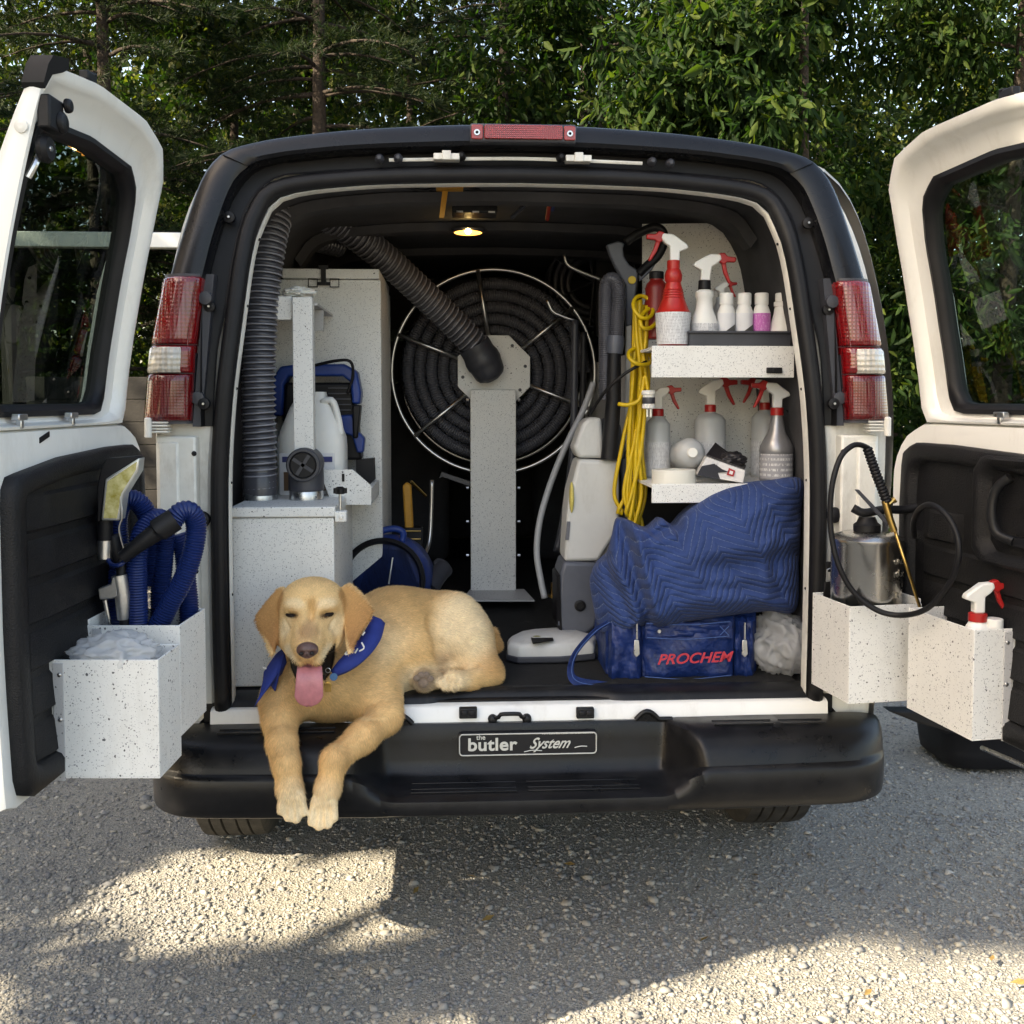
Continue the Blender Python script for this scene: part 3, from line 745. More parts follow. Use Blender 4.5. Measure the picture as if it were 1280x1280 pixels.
def lamp(sx):
    zs = [1.415, 1.52, 1.585, 1.60, 1.66, 1.675, 1.74, 1.79]
    def xo(z): return np.interp(z, [1.415, 1.6, 1.79], [0.998, 0.980, 0.944])
    def xi(z): return np.interp(z, [1.415, 1.6, 1.79], [0.872, 0.862, 0.838])
    def section(z, d, k=1.0):
        a, b_ = xi(z), xo(z)
        pts = [(a, 0.03), (a, -0.012), (a + 0.006, -0.032), (a + 0.018, -0.040), ((a + b_) / 2, -0.046), (b_ - 0.035, -0.040), (b_ - 0.014, -0.026), (b_, 0.0), (b_ + 0.004, 0.06)]
        return [(sx * (x if 0 else x), y * 1.0 + yr(z) * 0.4 + d, z) for x, y in pts]
    g = G(); g.rings([section(z, 0.012) for z in (1.408, 1.412, 1.6, 1.792, 1.797)], closed=False)
    g.prism([(sx * 0.872, 0.0, 1.40), (sx * 0.85, 0.0, 1.40), (sx * 0.815, 0.02, 1.80), (sx * 0.84, 0.02, 1.80)], (0, 0.04, 0))
    for z in (1.475, 1.735): g.lathe((sx * (xi(z) - 0.012), 0.005, z), [(0.018, 0), (0.017, 0.014), (0.006, 0.016)], n=14, axis=(0, -1, 0))
    lp = g.build('tail_lamp', GREYPL, van, smooth=45)
    def seg(name, z0, z1, m, d=0.0):
        n = 7; g = G()
        rg = [section(z, d + (0.010 if i in (0, n - 1) else 0)) for i, z in enumerate(np.r_[z0, z0 + 0.006, np.linspace(z0 + 0.02, z1 - 0.02, n - 4), z1 - 0.006, z1])]
        k0 = 0; g.rings(rg, closed=False); L = len(rg[0])
        g.f.append(tuple(range(L))); g.f.append(tuple(range((len(rg) - 1) * L, len(rg) * L)))
        return g.build(name, m, lp, smooth=60)
    seg('red_lens', 1.415, 1.538, LENSD); seg('red_lens', 1.540, 1.612, LENS); seg('red_lens', 1.614, 1.79, LENS)
    g = G(); rg = []
    for z in (1.541, 1.546, 1.60, 1.606):
        a, b_ = xi(z) + 0.026, xo(z) - 0.002; rg.append([(sx * x, y + yr(z) * 0.4 - (0.004 if 1.543 < z < 1.603 else 0.0), z) for x, y in ((a, -0.036), (a + 0.004, -0.043), ((a + b_) / 2, -0.0475), (b_ - 0.035, -0.0415), (b_ - 0.014, -0.0275), (b_ + 0.001, -0.002))])
    g.rings(rg, closed=False); g.build('reverse_lens', CLEARL, lp, smooth=60)
    # bright reflector frame behind the upper lens edge
    g = G(); g.tube([(sx * (xi(1.61) + 0.012), -0.036, 1.61), (sx * (xi(1.78) + 0.012), -0.026, 1.78)], 0.0022, 6)
    g.tube([(sx * (xi(1.43) + 0.012), -0.037, 1.425), (sx * (xi(1.53) + 0.012), -0.037, 1.53)], 0.0022, 6)
    g.build('lens_rib', LENS, lp)
    return lp
lamp(-1); lamp(1)
# high stop lamp in the roof cap
g = G(); g.box(-0.142, 0.142, 0.034, 0.10, 2.156, 2.205)
hl = g.build('stop_lamp', GREYPL, van, bevel=0.005)
STOP = mat('stop_lamp_lens', (0.36, 0.03, 0.03), 0.16, coat=0.8, var=0.15, vscale=20); lens_grid(STOP, 60, 0.9)
g = G(); g.prism(rrect(-0.105, 0.105, 2.163, 2.200, 0.006, 0.026), (0, 0.02, 0)); g.build('lens', STOP, hl, bevel=0.002)
EARM = mat('stop_lamp_ear', (0.28, 0.03, 0.03), 0.25, coat=0.5)
for sx in (-1, 1):
    g = G(); g.prism(rrect(min(sx * 0.108, sx * 0.139), max(sx * 0.108, sx * 0.139), 2.162, 2.200, 0.005, 0.029), (0, 0.02, 0)); g.build('lamp_ear', EARM, hl, bevel=0.002)
    g = G(); g.lathe((sx * 0.124, 0.030, 2.179), [(0.009, 0), (0.008, 0.004), (0.004, 0.004), (0.003, 0.001)], n=14, axis=(0, -1, 0)); g.build('lamp_screw', STEEL, hl)
# rear wheels
TYRE = mat('tyre_rubber', (0.022, 0.021, 0.020), 0.85, var=0.3, vscale=18, bump=0.3, bscale=200, col2=(0.055, 0.05, 0.043))
for sx, xc in ((-1, -0.905), (1, 0.880)):
    c = Vector((xc, 0.79, 0.365)); r = 0.368; g = G()
    prof = [(-0.118, 0.25), (-0.122, 0.30), (-0.112, 0.345), (-0.098, 0.360)]
    gx = [-0.098, -0.064, -0.056, -0.027, -0.019, 0.019, 0.027, 0.056, 0.064, 0.098]
    pr_ = list(prof)
    for i, x in enumerate(gx):
        groove = i in (1, 2, 3, 4, 5, 6, 7, 8)
        if i in (1, 3, 5, 7): pr_ += [(x, r), (x + 0.002, r - 0.010)]
        elif i in (2, 4, 6, 8): pr_ += [(x - 0.002, r - 0.010), (x, r)]
        else: pr_ += [(x, r - 0.004)]
    pr_ += [(0.112, 0.345), (0.122, 0.30), (0.118, 0.25)]
    n = 72
    g.rings([[c + Vector((x, q * math.cos(t), q * math.sin(t))) for x, q in pr_] for t in [2 * PI * k / n for k in range(n + 1)]], closed=False)
    wl = g.build('wheel', TYRE, van, smooth=40)
    g = G(); g.lathe(c + Vector((-sx * 0.05, 0, 0)), [(0.02, 0), (0.06, 0.02), (0.2, 0.03), (0.245, 0.10), (0.25, 0.16)], axis=(sx, 0, 0)); g.build('rim', STEEL, wl)
# underbody: axle, exhaust, sheet metal, black mud flaps
g = G(); g.tube([(-0.8, 0.79, 0.36), (0.8, 0.79, 0.36)], 0.05, 12); g.ball((0.05, 0.79, 0.36), (0.16, 0.16, 0.15))
g.build('rear_axle', RUBBER, van)
g = G(); g.box(-0.9, 0.9, 0.04, 5.0, 0.56, 0.595); g.box(-0.55, -0.45, 0.05, 4.6, 0.42, 0.56); g.box(0.45, 0.55, 0.05, 4.6, 0.42, 0.56)
g.build('underbody', RUBBER, van)
for sx in (-1, 1):
    for y0, y1 in ((0.0, 0.36), (1.26, 5.0)):
        g = G(); g.box(min(sx * 0.93, sx * 0.965), max(sx * 0.93, sx * 0.965), y0, y1, 0.44, 0.56); g.build('rocker_panel', BLACK, van)
# cab: two seats, header and windscreen seen through the load space
g = G(); g.box(-0.80, 0.80, 2.55, 2.62, 1.83, 2.09); g.build('cab_header', DARK, van, bevel=0.01)
for x in (-0.46, 0.46):
    g = G(); g.box(x - 0.25, x + 0.25, 2.35, 2.5, 0.66, 1.55); st = g.build('cab_seat', DARK, van, bevel=0.05, seg=4)
    g = G(); g.box(x - 0.13, x + 0.13, 2.37, 2.48, 1.57, 1.76); g.build('headrest', DARK, st, bevel=0.04, seg=4)
g = G(); g.box(-0.82, 0.82, 3.25, 3.36, 0.66, 1.25); g.build('dashboard', DARK, van, bevel=0.04)
def glass_mat(name, tint, rough=0.0):
    m = bpy.data.materials.new(name); m.use_nodes = True; nt = m.node_tree
    nt.nodes.remove(nt.nodes['Principled BSDF'])
    tr = nt.nodes.new('ShaderNodeBsdfTransparent'); tr.inputs[0].default_value = (*tint, 1)
    gl = nt.nodes.new('ShaderNodeBsdfGlossy'); gl.inputs['Roughness'].default_value = rough
    fr = nt.nodes.new('ShaderNodeFresnel'); fr.inputs[0].default_value = 1.52
    mx = nt.nodes.new('ShaderNodeMixShader')
    ge = nt.nodes.new('ShaderNodeNewGeometry'); iv = nt.nodes.new('ShaderNodeMath'); iv.operation = 'SUBTRACT'; iv.inputs[0].default_value = 1.0; nt.links.new(ge.outputs['Backfacing'], iv.inputs[1])
    mu = nt.nodes.new('ShaderNodeMath'); mu.operation = 'MULTIPLY'; nt.links.new(fr.outputs[0], mu.inputs[0]); nt.links.new(iv.outputs[0], mu.inputs[1])
    nt.links.new(mu.outputs[0], mx.inputs[0]); nt.links.new(tr.outputs[0], mx.inputs[1]); nt.links.new(gl.outputs[0], mx.inputs[2])
    nt.links.new(mx.outputs[0], nt.nodes['Material Output'].inputs[0])
    return m
SCREEN = glass_mat('windscreen_glass', (0.35, 0.40, 0.37))
g = G(); g.prism([(-0.84, 3.38, 1.22), (0.84, 3.38, 1.22), (0.72, 3.36, 2.02), (-0.72, 3.36, 2.02)], (0, 0.006, 0)); g.build('windscreen', SCREEN, van)
# roof fittings: yellow bracket, dark racks, hanging rods, lit dome lamp
AMBER = mat('amber_plastic', (0.42, 0.20, 0.02), 0.5, var=0.15, vscale=40)
p = at(562, 232, 0.30); s = mpp(562, 232, 0.30)
g = G(); g.box(p.x - 17 * s, p.x + 17 * s, 0.28, 0.33, p.z - 5 * s, p.z + 7 * s)
for k in range(6): g.box(p.x + (-14 + 5 * k) * s, p.x + (-12 + 5 * k) * s, 0.276, 0.30, p.z + 1 * s, p.z + 5 * s)
ab = g.build('amber_bracket', AMBER, van, bevel=0.003)
g = G(); g.pxprism([(553, 238), (560, 238), (555, 272), (549, 272)], 0.32, 0.015); g.build('bracket_strap', AMBER, ab)
for (u, v, wd) in ((598, 245, 60), (593, 265, 56), (640, 240, 34)):
    p = at(u, v, 0.6); s = mpp(u, v, 0.6)
    g = G(); g.box(p.x - wd / 2 * s, p.x + wd / 2 * s, 0.55, 0.66, p.z - 4 * s, p.z + 6 * s)
    rk = g.build('roof_rack', BLACK, van, bevel=0.004)
    for k in (-0.8, -0.1, 0.6):
        g = G(); g.box(p.x + k * wd / 2 * s, p.x + (k * wd / 2 + 8) * s, 0.545, 0.552, p.z - 4.5 * s, p.z - 2.5 * s); g.build('rack_clip', STEEL, rk)
for a, b_, m in (((682, 232), (640, 272), GREYPL), ((690, 232), (684, 274), mat('red_wire', (0.30, 0.03, 0.02), 0.5)), ((696, 232), (690, 262), mat('blue_wire', (0.03, 0.05, 0.16), 0.5))):
    g = G(); g.tube(polyline([at(*a, 0.45), at(*b_, 0.6)], 6), 0.007, 8); g.build('roof_rod', m, van)
g = G(); g.tube(spline([at(500, 232, 0.30), at(530, 238, 0.32), at(548, 232, 0.3)], 14), 0.005, 8); g.build('ceiling_cable', RUBBER, van)
g = G(); g.tube(spline([at(578, 232, 0.30), at(590, 236, 0.32), at(610, 234, 0.4)], 14), 0.005, 8); g.build('ceiling_cable', RUBBER, van)
p = at(585, 290, 0.90); s = mpp(585, 290, 0.90)
g = G(); g.lathe(p + Vector((0, 0, 0.014)), [(0.05, 0.0), (0.062, -0.004), (0.060, -0.014), (0.045, -0.018)], squash=0.55); dl = g.build('dome_lamp', GREYPL, van)
g = G(); g.ball(p + Vector((0, 0, -0.001)), (20 * s * 0.9, 0.035, 0.010)); g.build('lamp_cover', mat('lit_dome_cover', (0.7, 0.45, 0.2), 0.4, emit=((1.0, 0.42, 0.08), 1.4)), dl, smooth=180)
g = G(); g.ball(p + Vector((0, -0.034, -0.003)), 0.010); g.build('bulb', mat('lit_bulb', (1, 0.9, 0.6), 0.4, emit=((1.0, 0.72, 0.30), 14)), dl, smooth=180)
# ================================================================ rear doors
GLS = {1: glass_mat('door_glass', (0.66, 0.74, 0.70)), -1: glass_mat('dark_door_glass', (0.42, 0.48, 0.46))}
def dlean(z):
    return 0.128 * max(0.0, (z - 1.45) / 0.65) ** 1.5 + 0.012 * max(0.0, (1.05 - z) / 0.35) ** 1.5
def make_door(sx, theta, hx):
    th = R(theta)
    d = Vector((sx * math.sin(th), -math.cos(th), 0)); nrm = Vector((-sx * math.cos(th), -math.sin(th), 0)); H = Vector((sx * hx, -0.02, 0))
    def P(s, z, n=0.0):
        return H + d * s + nrm * (n + dlean(z)) + Vector((0, 0, z))
    WIN = [(0.275, 1.455), (0.30, 1.445), (0.55, 1.445), (0.745, 1.445), (0.765, 1.465), (0.765, 1.70), (0.763, 1.950), (0.743, 1.982), (0.54, 1.998), (0.32, 1.988), (0.262, 1.945), (0.244, 1.85), (0.246, 1.65), (0.260, 1.49)]
    OUT = [(0.165, 1.412), (0.30, 1.412), (0.55, 1.412), (0.815, 1.412), (0.815, 1.70), (0.815, 2.03), (0.80, 2.072), (0.60, 2.098), (0.34, 2.098), (0.205, 2.068), (0.150, 2.005), (0.140, 1.87), (0.138, 1.70), (0.146, 1.56), (0.155, 1.47)]
    NN = 72
    def polar(poly, c, k=NN):
        Q = np.array(poly + [poly[0]]); Q = polyline(Q, 600)[:-1]
        a = np.arctan2(Q[:, 1] - c[1], Q[:, 0] - c[0]); r = np.hypot(Q[:, 0] - c[0], Q[:, 1] - c[1])
        o = np.argsort(a); a, r = a[o], r[o]
        tt = np.linspace(-PI, PI, k, endpoint=False)
        rr = np.interp(tt, np.r_[a - 2 * PI, a, a + 2 * PI], np.r_[r, r, r])
        return [(c[0] + q * math.cos(t), c[1] + q * math.sin(t)) for t, q in zip(tt, rr)]
    c = (0.55, 1.72)
    Wp, Op = polar(WIN, c), polar(OUT, c)
    def mixp(t): return [(a[0] * (1 - t) + b_[0] * t, a[1] * (1 - t) + b_[1] * t) for a, b_ in zip(Op, Wp)]
    def lv(pts, n): return [P(s, z, n) for s, z in pts]
    g = G()
    def lvo(pts, n): return [P(s, z, n + 0.044 * min(1, max(0, (z - 1.72) / 0.34)) ** 1.2) for s, z in pts]
    g.rings([lvo(mixp(0.95), -0.062), lvo(mixp(0.06), -0.062), lvo(mixp(0.0), -0.052), lv(mixp(0.0), -0.006), lv(mixp(0.05), 0.006), lv(mixp(0.20), 0.008), lv(mixp(0.30), 0.003),
             lv(mixp(0.42), -0.014), lv(mixp(0.80), -0.018), lv(mixp(0.96), -0.020), lvo(mixp(0.95), -0.062)], True, (False, False))
    # lower half: slab with hinge-side shoulder
    LOW = [(0.035, 0.72), (0.05, 0.705), (0.40, 0.700), (0.80, 0.70), (0.815, 0.715), (0.815, 1.05), (0.815, 1.412), (0.55, 1.412), (0.30, 1.412), (0.17, 1.412), (0.10, 1.385), (0.055, 1.34), (0.035, 1.28), (0.035, 1.0)]
    c2 = (0.45, 1.05); Lp = polar(LOW, c2, 84)
    def mixl(t): return [(a[0] * (1 - t) + c2[0] * t, a[1] * (1 - t) + c2[1] * t) for a in Lp]
    g.rings([lv(mixl(0.9), -0.062), lv(mixl(0.5), -0.063), lv(mixl(0.02), -0.062), lv(mixl(0), -0.054), lv(mixl(0), -0.006), lv(mixl(0.012), 0.004), lv(mixl(0.05), 0.006), lv(mixl(0.4), 0.006), lv(mixl(0.9), 0.006)], True, (True, True))
    door = g.build('rear_door', WHITE, van, smooth=42)
    if sx < 0: door['label'] = 'white rear door on the left with hose tools and bins inside'
    else: door['label'] = 'white rear door on the right with steel sprayer and bins inside'
    # glass, black gasket
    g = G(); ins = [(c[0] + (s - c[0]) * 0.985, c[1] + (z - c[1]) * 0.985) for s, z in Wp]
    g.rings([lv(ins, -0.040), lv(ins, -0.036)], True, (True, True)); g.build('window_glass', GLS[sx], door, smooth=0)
    def wsc(k): return [(c[0] + (s - c[0]) * k, c[1] + (z - c[1]) * k) for s, z in Wp]
    g = G(); g.rings([lv(wsc(1.02), -0.024), lv(wsc(1.03), -0.010), lv(wsc(0.99), -0.006), lv(wsc(0.948), -0.016), lv(wsc(0.94), -0.026), lv(wsc(0.945), -0.045), lv(wsc(1.0), -0.05)], True, (False, False))
    g.build('window_gasket', RUBBER, door, smooth=50)
    for s in (0.70, 0.47):
        g = G(); g.obox(P(s, 1.437, 0.006), d * 0.018, nrm * 0.008, (0, 0, 0.006)); g.obox(P(s - 0.004, 1.425, 0.004), d * 0.006, nrm * 0.006, (0, 0, 0.010)); g.build('glass_clip', STEEL, door, bevel=0.002)
    g = G(); g.obox(P(0.60, 1.395, 0.0068), d * 0.022 + Vector((0, 0, -0.006 * 1)), nrm * 0.0015, (0, 0, 0.006)); g.build('drain_slot', RUBBER, door, bevel=0.003)
    # trim panel: textured black moulding with a raised border and horizontal flutes
    TR = [(0.125, 0.735), (0.15, 0.722), (0.45, 0.715), (0.755, 0.715), (0.782, 0.735), (0.785, 1.05), (0.785, 1.30), (0.765, 1.328), (0.55, 1.352), (0.30, 1.362), (0.165, 1.362), (0.118, 1.335), (0.11, 1.20), (0.115, 0.95)]
    c3 = (0.45, 1.05); Tp = polar(TR, c3, 96)
    def mt(t): return [(a[0] * (1 - t) + c3[0] * t, a[1] * (1 - t) + c3[1] * t) for a in Tp]
    g = G(); g.rings([lv(mt(0), 0.004), lv(mt(0), 0.026), lv(mt(0.02), 0.034), lv(mt(0.10), 0.036), lv(mt(0.13), 0.030), lv(mt(0.15), 0.014), lv(mt(0.9), 0.014)], True, (False, True))
    tp = g.build('trim_panel', TRIMP, door, smooth=50)
    for k, z in enumerate((0.80, 0.89, 0.98, 1.07, 1.16, 1.25)):
        g = G(); L0, L1 = (0.20, 0.70) if sx < 0 else (0.20, 0.36 if z > 1.10 else 0.70)
        if z < 1.2 or sx < 0:
            rg = []
            for s in np.linspace(L0, L1, 10):
                e = min(1, (s - L0) / 0.03, (L1 - s) / 0.03)
                rg.append([P(s, z - 0.038, 0.0145), P(s, z - 0.032, 0.0145 + 0.010 * e), P(s, z + 0.030, 0.0145 + 0.006 * e), P(s, z + 0.038, 0.0145)])
            g.rings(rg, closed=False); g.build('flute', TRIMP, tp, smooth=30)
    # latch gear at the upper free edge, black corner cap, striker screw
    g = G(); g.obox(P(0.778, 1.985, 0.018), d * 0.030, nrm * 0.012, (0, 0, 0.030)); g.lathe(P(0.762, 1.975, 0.028), [(0.020, 0), (0.020, 0.010), (0.012, 0.014)], axis=nrm); g.lathe(P(0.745, 2.010, 0.024), [(0.014, 0), (0.012, 0.012)], axis=nrm)
    lt = g.build('latch', RUBBER, door, bevel=0.004)
    g = G(); g.lathe(P(0.776, 1.925, 0.014), [(0.024, 0), (0.026, 0.010), (0.020, 0.018), (0.006, 0.018)], axis=nrm); g.build('latch_wheel', RUBBER, lt)
    g = G(); g.lathe(P(0.776, 1.925, 0.031), [(0.006, 0), (0.005, 0.003)], n=10, axis=nrm); g.build('latch_screw', STEEL, lt)
    g = G(); g.tube(spline([P(0.775, 1.915, 0.012), P(0.788, 1.895, 0.016), P(0.792, 1.87, 0.01)], 8), 0.006, 8); g.build('latch_rod', STEEL, lt)
    g = G()
    k_ = [P(0.74, 2.112, -0.060), P(0.822, 2.108, -0.060), P(0.822, 2.04, -0.064), P(0.822, 2.04, -0.03), P(0.822, 2.07, 0.012), P(0.74, 2.108, 0.014), P(0.76, 2.075, 0.014)]
    g.rings([[P(s, z, n) for s, z in ((0.745, 2.076), (0.755, 2.092), (0.812, 2.080), (0.821, 2.062), (0.821, 2.030), (0.811, 2.022), (0.798, 2.050), (0.765, 2.064))] for n in (-0.026, -0.01, 0.008, 0.014)], True, (True, True))
    g.build('corner_cap', RUBBER, door, smooth=50)
    g = G(); g.lathe(P(0.815, 1.955, -0.010), [(0.012, 0), (0.012, 0.003), (0.006, 0.005), (0.004, 0.005)], axis=d); g.build('edge_plug', JAMB, door)
    g = G(); g.obox(P(0.62, 2.100, -0.01), d * 0.022, nrm * 0.010, (0, 0, 0.009)); g.lathe(P(0.605, 2.105, -0.01), [(0.010, 0), (0.010, 0.008)]); g.build('door_stop', RUBBER, door, bevel=0.003)
    g = G(); rg = []
    for s in np.linspace(0.38, 0.62, 12):
        rg.append([P(s, 2.062 - 0.05 * max(0, (0.46 - s) / 0.1) ** 2, 0.0045), P(s, 2.045 - 0.05 * max(0, (0.46 - s) / 0.1) ** 2, 0.0035)])
    if sx > 0:
        # handle recess on the right door
        g = G(); HR = [(0.42, 1.13), (0.45, 1.10), (0.74, 1.10), (0.765, 1.13), (0.765, 1.32), (0.74, 1.345), (0.45, 1.345), (0.42, 1.31)]
        c4 = (0.59, 1.22); Hp = polar(HR, c4, 64)
        def mh(t): return [(a[0] * (1 - t) + c4[0] * t, a[1] * (1 - t) + c4[1] * t) for a in Hp]
        g.rings([lv(mh(0), 0.012), lv(mh(0), 0.038), lv(mh(0.06), 0.044), lv(mh(0.16), 0.040), lv(mh(0.24), 0.018), lv(mh(0.9), 0.014)], True, (False, True))
        hb = g.build('handle_bezel', TRIMP, door, smooth=50)
        g = G(); g.tube(spline([P(0.53, 1.30, 0.026), P(0.505, 1.27, 0.040), P(0.50, 1.22, 0.046), P(0.51, 1.175, 0.040), P(0.55, 1.16, 0.026)], 16), 0.011, 10); g.obox(P(0.57, 1.16, 0.024), d * 0.05, nrm * 0.006, (0, 0, 0.010)); g.build('door_handle', BLACK, hb, smooth=50)
        g = G(); g.obox(P(0.66, 1.20, 0.020), d * 0.016, nrm * 0.006, (0, 0, 0.028)); g.build('lock_knob', RUBBER, hb, bevel=0.004)
        g = G(); g.obox(P(0.66, 1.215, 0.0265), d * 0.006, nrm * 0.001, (0, 0, 0.008)); g.build('lock_mark', JAMB, hb)
    def PB(s, z, n=0.0): return H + d * s + nrm * n + Vector((0, 0, z))
    return (P, PB), d, nrm
PL, DL, NL = make_door(-1, 3.4, 0.982)
PR, DR, NR = make_door(1, 8.0, 0.985)
PL, PLB = PL
PR, PRB = PR
# ================================================================ bins screwed to the doors
def bin_on_door(P, s0, s1, n0, n1, z0, z1, label, th=0.004, rivets=True):
    o = P((s0 + s1) / 2, z0, (n0 + n1) / 2)
    t = thing('storage_bin', label, 'bin', o, 'speckled bins on the rear doors')
    zl = [z0, z1]
    def slab(name, a0, a1, b0, b1, c0, c1, m):
        g = G()
        lean = dlean_at(P, z0)
        v = [P(s, z, n) for z in (c0, c1) for n in (b0, b1) for s in (a0, a1)]
        g.add(v, [(0, 2, 3, 1), (4, 5, 7, 6), (0, 1, 5, 4), (2, 6, 7, 3), (0, 4, 6, 2), (1, 3, 7, 5)])
        return g.build(name, m, t, bevel=0.0012)
    slab('bottom_panel', s0, s1, n0, n1, z0, z0 + th, SPECK)
    slab('side_panel', s0, s0 + th, n0, n1, z0 + th, z1, SPECK)
    slab('side_panel', s1 - th, s1, n0, n1, z0 + th, z1, SPECK)
    slab('front_panel', s0 + th, s1 - th, n1 - th, n1, z0 + th, z1, SPECK)
    slab('back_panel', s0 + th, s1 - th, n0, n0 + th, z0 + th, z1 + 0.012, SPECK)
    fl = slab('mounting_flange', s1 + 0.0005, s1 + 0.003, n0 + 0.012, n0 + 0.034, z0 - 0.004, z1 - 0.006, SPECKG)
    if rivets:
        d_ = (P(s1 + 0.1, 1.2) - P(s1, 1.2)).normalized(); nn = (P(s0, 1.2, 0.1) - P(s0, 1.2, 0)).normalized()
        for z in (z0 + 0.03, (z0 + z1) / 2, z1 - 0.03):
            g = G(); g.lathe(P(s1 + 0.003, z, n0 + 0.026), [(0.005, 0), (0.004, 0.002), (0.002, 0.003)], n=10, axis=d_); g.build('rivet', STEEL, fl)
    return t
def dlean_at(P, z): return 0
bin_on_door(PLB, 0.49, 0.625, 0.012, 0.236, 0.705, 0.948, 'speckled bin with clear plastic bag on the left door, nearest the camera')
bin_on_door(PLB, 0.27, 0.455, 0.022, 0.224, 0.735, 0.980, 'speckled bin holding blue hoses on the left door, next to the van')
bin_on_door(PRB, 0.045, 0.235, 0.040, 0.236, 0.718, 0.962, 'speckled bin under the stainless sprayer tank on the right door')
bin_on_door(PRB, 0.300, 0.55, 0.012, 0.118, 0.722, 0.968, 'speckled bin with white spray bottle at the right edge of the photo')

# ================================================================ crumpled clear bags
def film_mat():
    m = bpy.data.materials.new('crumpled_clear_film'); m.use_nodes = True; nt = m.node_tree; b = nt.nodes['Principled BSDF']
    b.inputs['Base Color'].default_value = (0.85, 0.86, 0.87, 1); b.inputs['Roughness'].default_value = 0.16; b.inputs['Coat Weight'].default_value = 0.6
    tl = nt.nodes.new('ShaderNodeBsdfTranslucent'); tl.inputs[0].default_value = (0.9, 0.91, 0.92, 1); tr = nt.nodes.new('ShaderNodeBsdfTransparent')
    a = nt.nodes.new('ShaderNodeMixShader'); a.inputs[0].default_value = 0.5; nt.links.new(b.outputs[0], a.inputs[1]); nt.links.new(tl.outputs[0], a.inputs[2])
    c = nt.nodes.new('ShaderNodeMixShader'); c.inputs[0].default_value = 0.42; nt.links.new(a.outputs[0], c.inputs[1]); nt.links.new(tr.outputs[0], c.inputs[2])
    nt.links.new(c.outputs[0], nt.nodes['Material Output'].inputs[0])
    return m
PLASTIC = film_mat()
def noise3(P, f, seed=0):
    r = np.random.default_rng(seed); out = np.zeros(len(P))
    for k in range(5):
        d = r.normal(size=3); d /= np.linalg.norm(d)
        out += np.sin(P @ d * f * (1.25 ** k) + r.uniform(0, 6.3) + 1.7 * np.sin(P @ np.roll(d, 1) * f * 0.7 + r.uniform(0, 6)))
    return out / 5
def crumpled(name, c, rad, label, cat, seed=3, m=PLASTIC):
    bm = bmesh.new(); bmesh.ops.create_icosphere(bm, subdivisions=5, radius=1.0)
    V = np.array([v.co for v in bm.verts]); F = [tuple(x.index for x in f.verts) for f in bm.faces]; bm.free()
    rd = lambda f, k: 1 - np.minimum(1, 2.2 * np.abs(noise3(V, f, seed + k)))
    d = 0.80 + 0.16 * noise3(V, 2.2, seed) + 0.20 * rd(3.6, 1) + 0.13 * rd(7.5, 2) ** 1.3 + 0.06 * rd(15, 3)
    V = V * d[:, None] * np.array(rad) + np.array(tuple(c))
    o = G().add(V, F).build(name, m, smooth=180)
    return tag(o, label, cat)
crumpled('plastic_bag', PLB(0.552, 0.944, 0.125), (0.088, 0.072, 0.042), 'crumpled clear plastic bag stuffed into the left door bin', 'bag', 3)
crumpled('plastic_bag', at(975, 805, 0.22) , (0.085, 0.10, 0.095), 'crumpled white plastic bag wedged beside the blue tool bag', 'bag', 9)

# ================================================================ left side cabinets
t = thing('waste_tank', 'speckled white waste tank cabinet beside the dog, hose collars on top', 'tank', at(354, 842, 0.12))
a, b_ = at(291, 634, 0.12), at(419, 842, 0.12)
g = G(); g.box(-0.80, b_.x, 0.12, 0.64, 0.672, a.z - 0.031); g.build('tank_body', SPECK, t, bevel=0.004)
g = G(); g.box(-0.805, b_.x + 0.004, 0.114, 0.646, a.z - 0.029, a.z); lid = g.build('lid', SPECK, t, bevel=0.004)
for u in (325, 383):
    p = at(u, 622, 0.34); p.z = a.z
    g = G(); g.lathe(p, [(0.050, 0), (0.050, 0.022), (0.047, 0.028), (0.045, 0.028)]); g.build('collar', STEEL, t, smooth=40)
g = G(); p = at(425, 620, 0.14)
g.tube([p + Vector((0, 0, 0.02)), p + Vector((0, 0, -0.05))], 0.004, 8); g.build('latch_bolt', STEEL, t)
g = G()
for k in range(5):
    q = R(72 * k); g.lathe(p + Vector((0.012 * math.cos(q), 0.012 * math.sin(q), 0.008)), [(0.008, 0), (0.008, 0.014)], n=10)
g.lathe(p + Vector((0, 0, 0.006)), [(0.013, 0), (0.014, 0.016), (0.008, 0.02)]); g.build('knob', RUBBER, t)
pp = at(427, 646, 0.13)
g = G(); g.box(pp.x - 0.018, pp.x + 0.014, 0.12, 0.16, pp.z - 0.014, pp.z + 0.016); g.box(pp.x - 0.006, pp.x + 0.006, 0.116, 0.13, pp.z - 0.006, pp.z + 0.006); g.build('catch', SPECK, t, bevel=0.003)

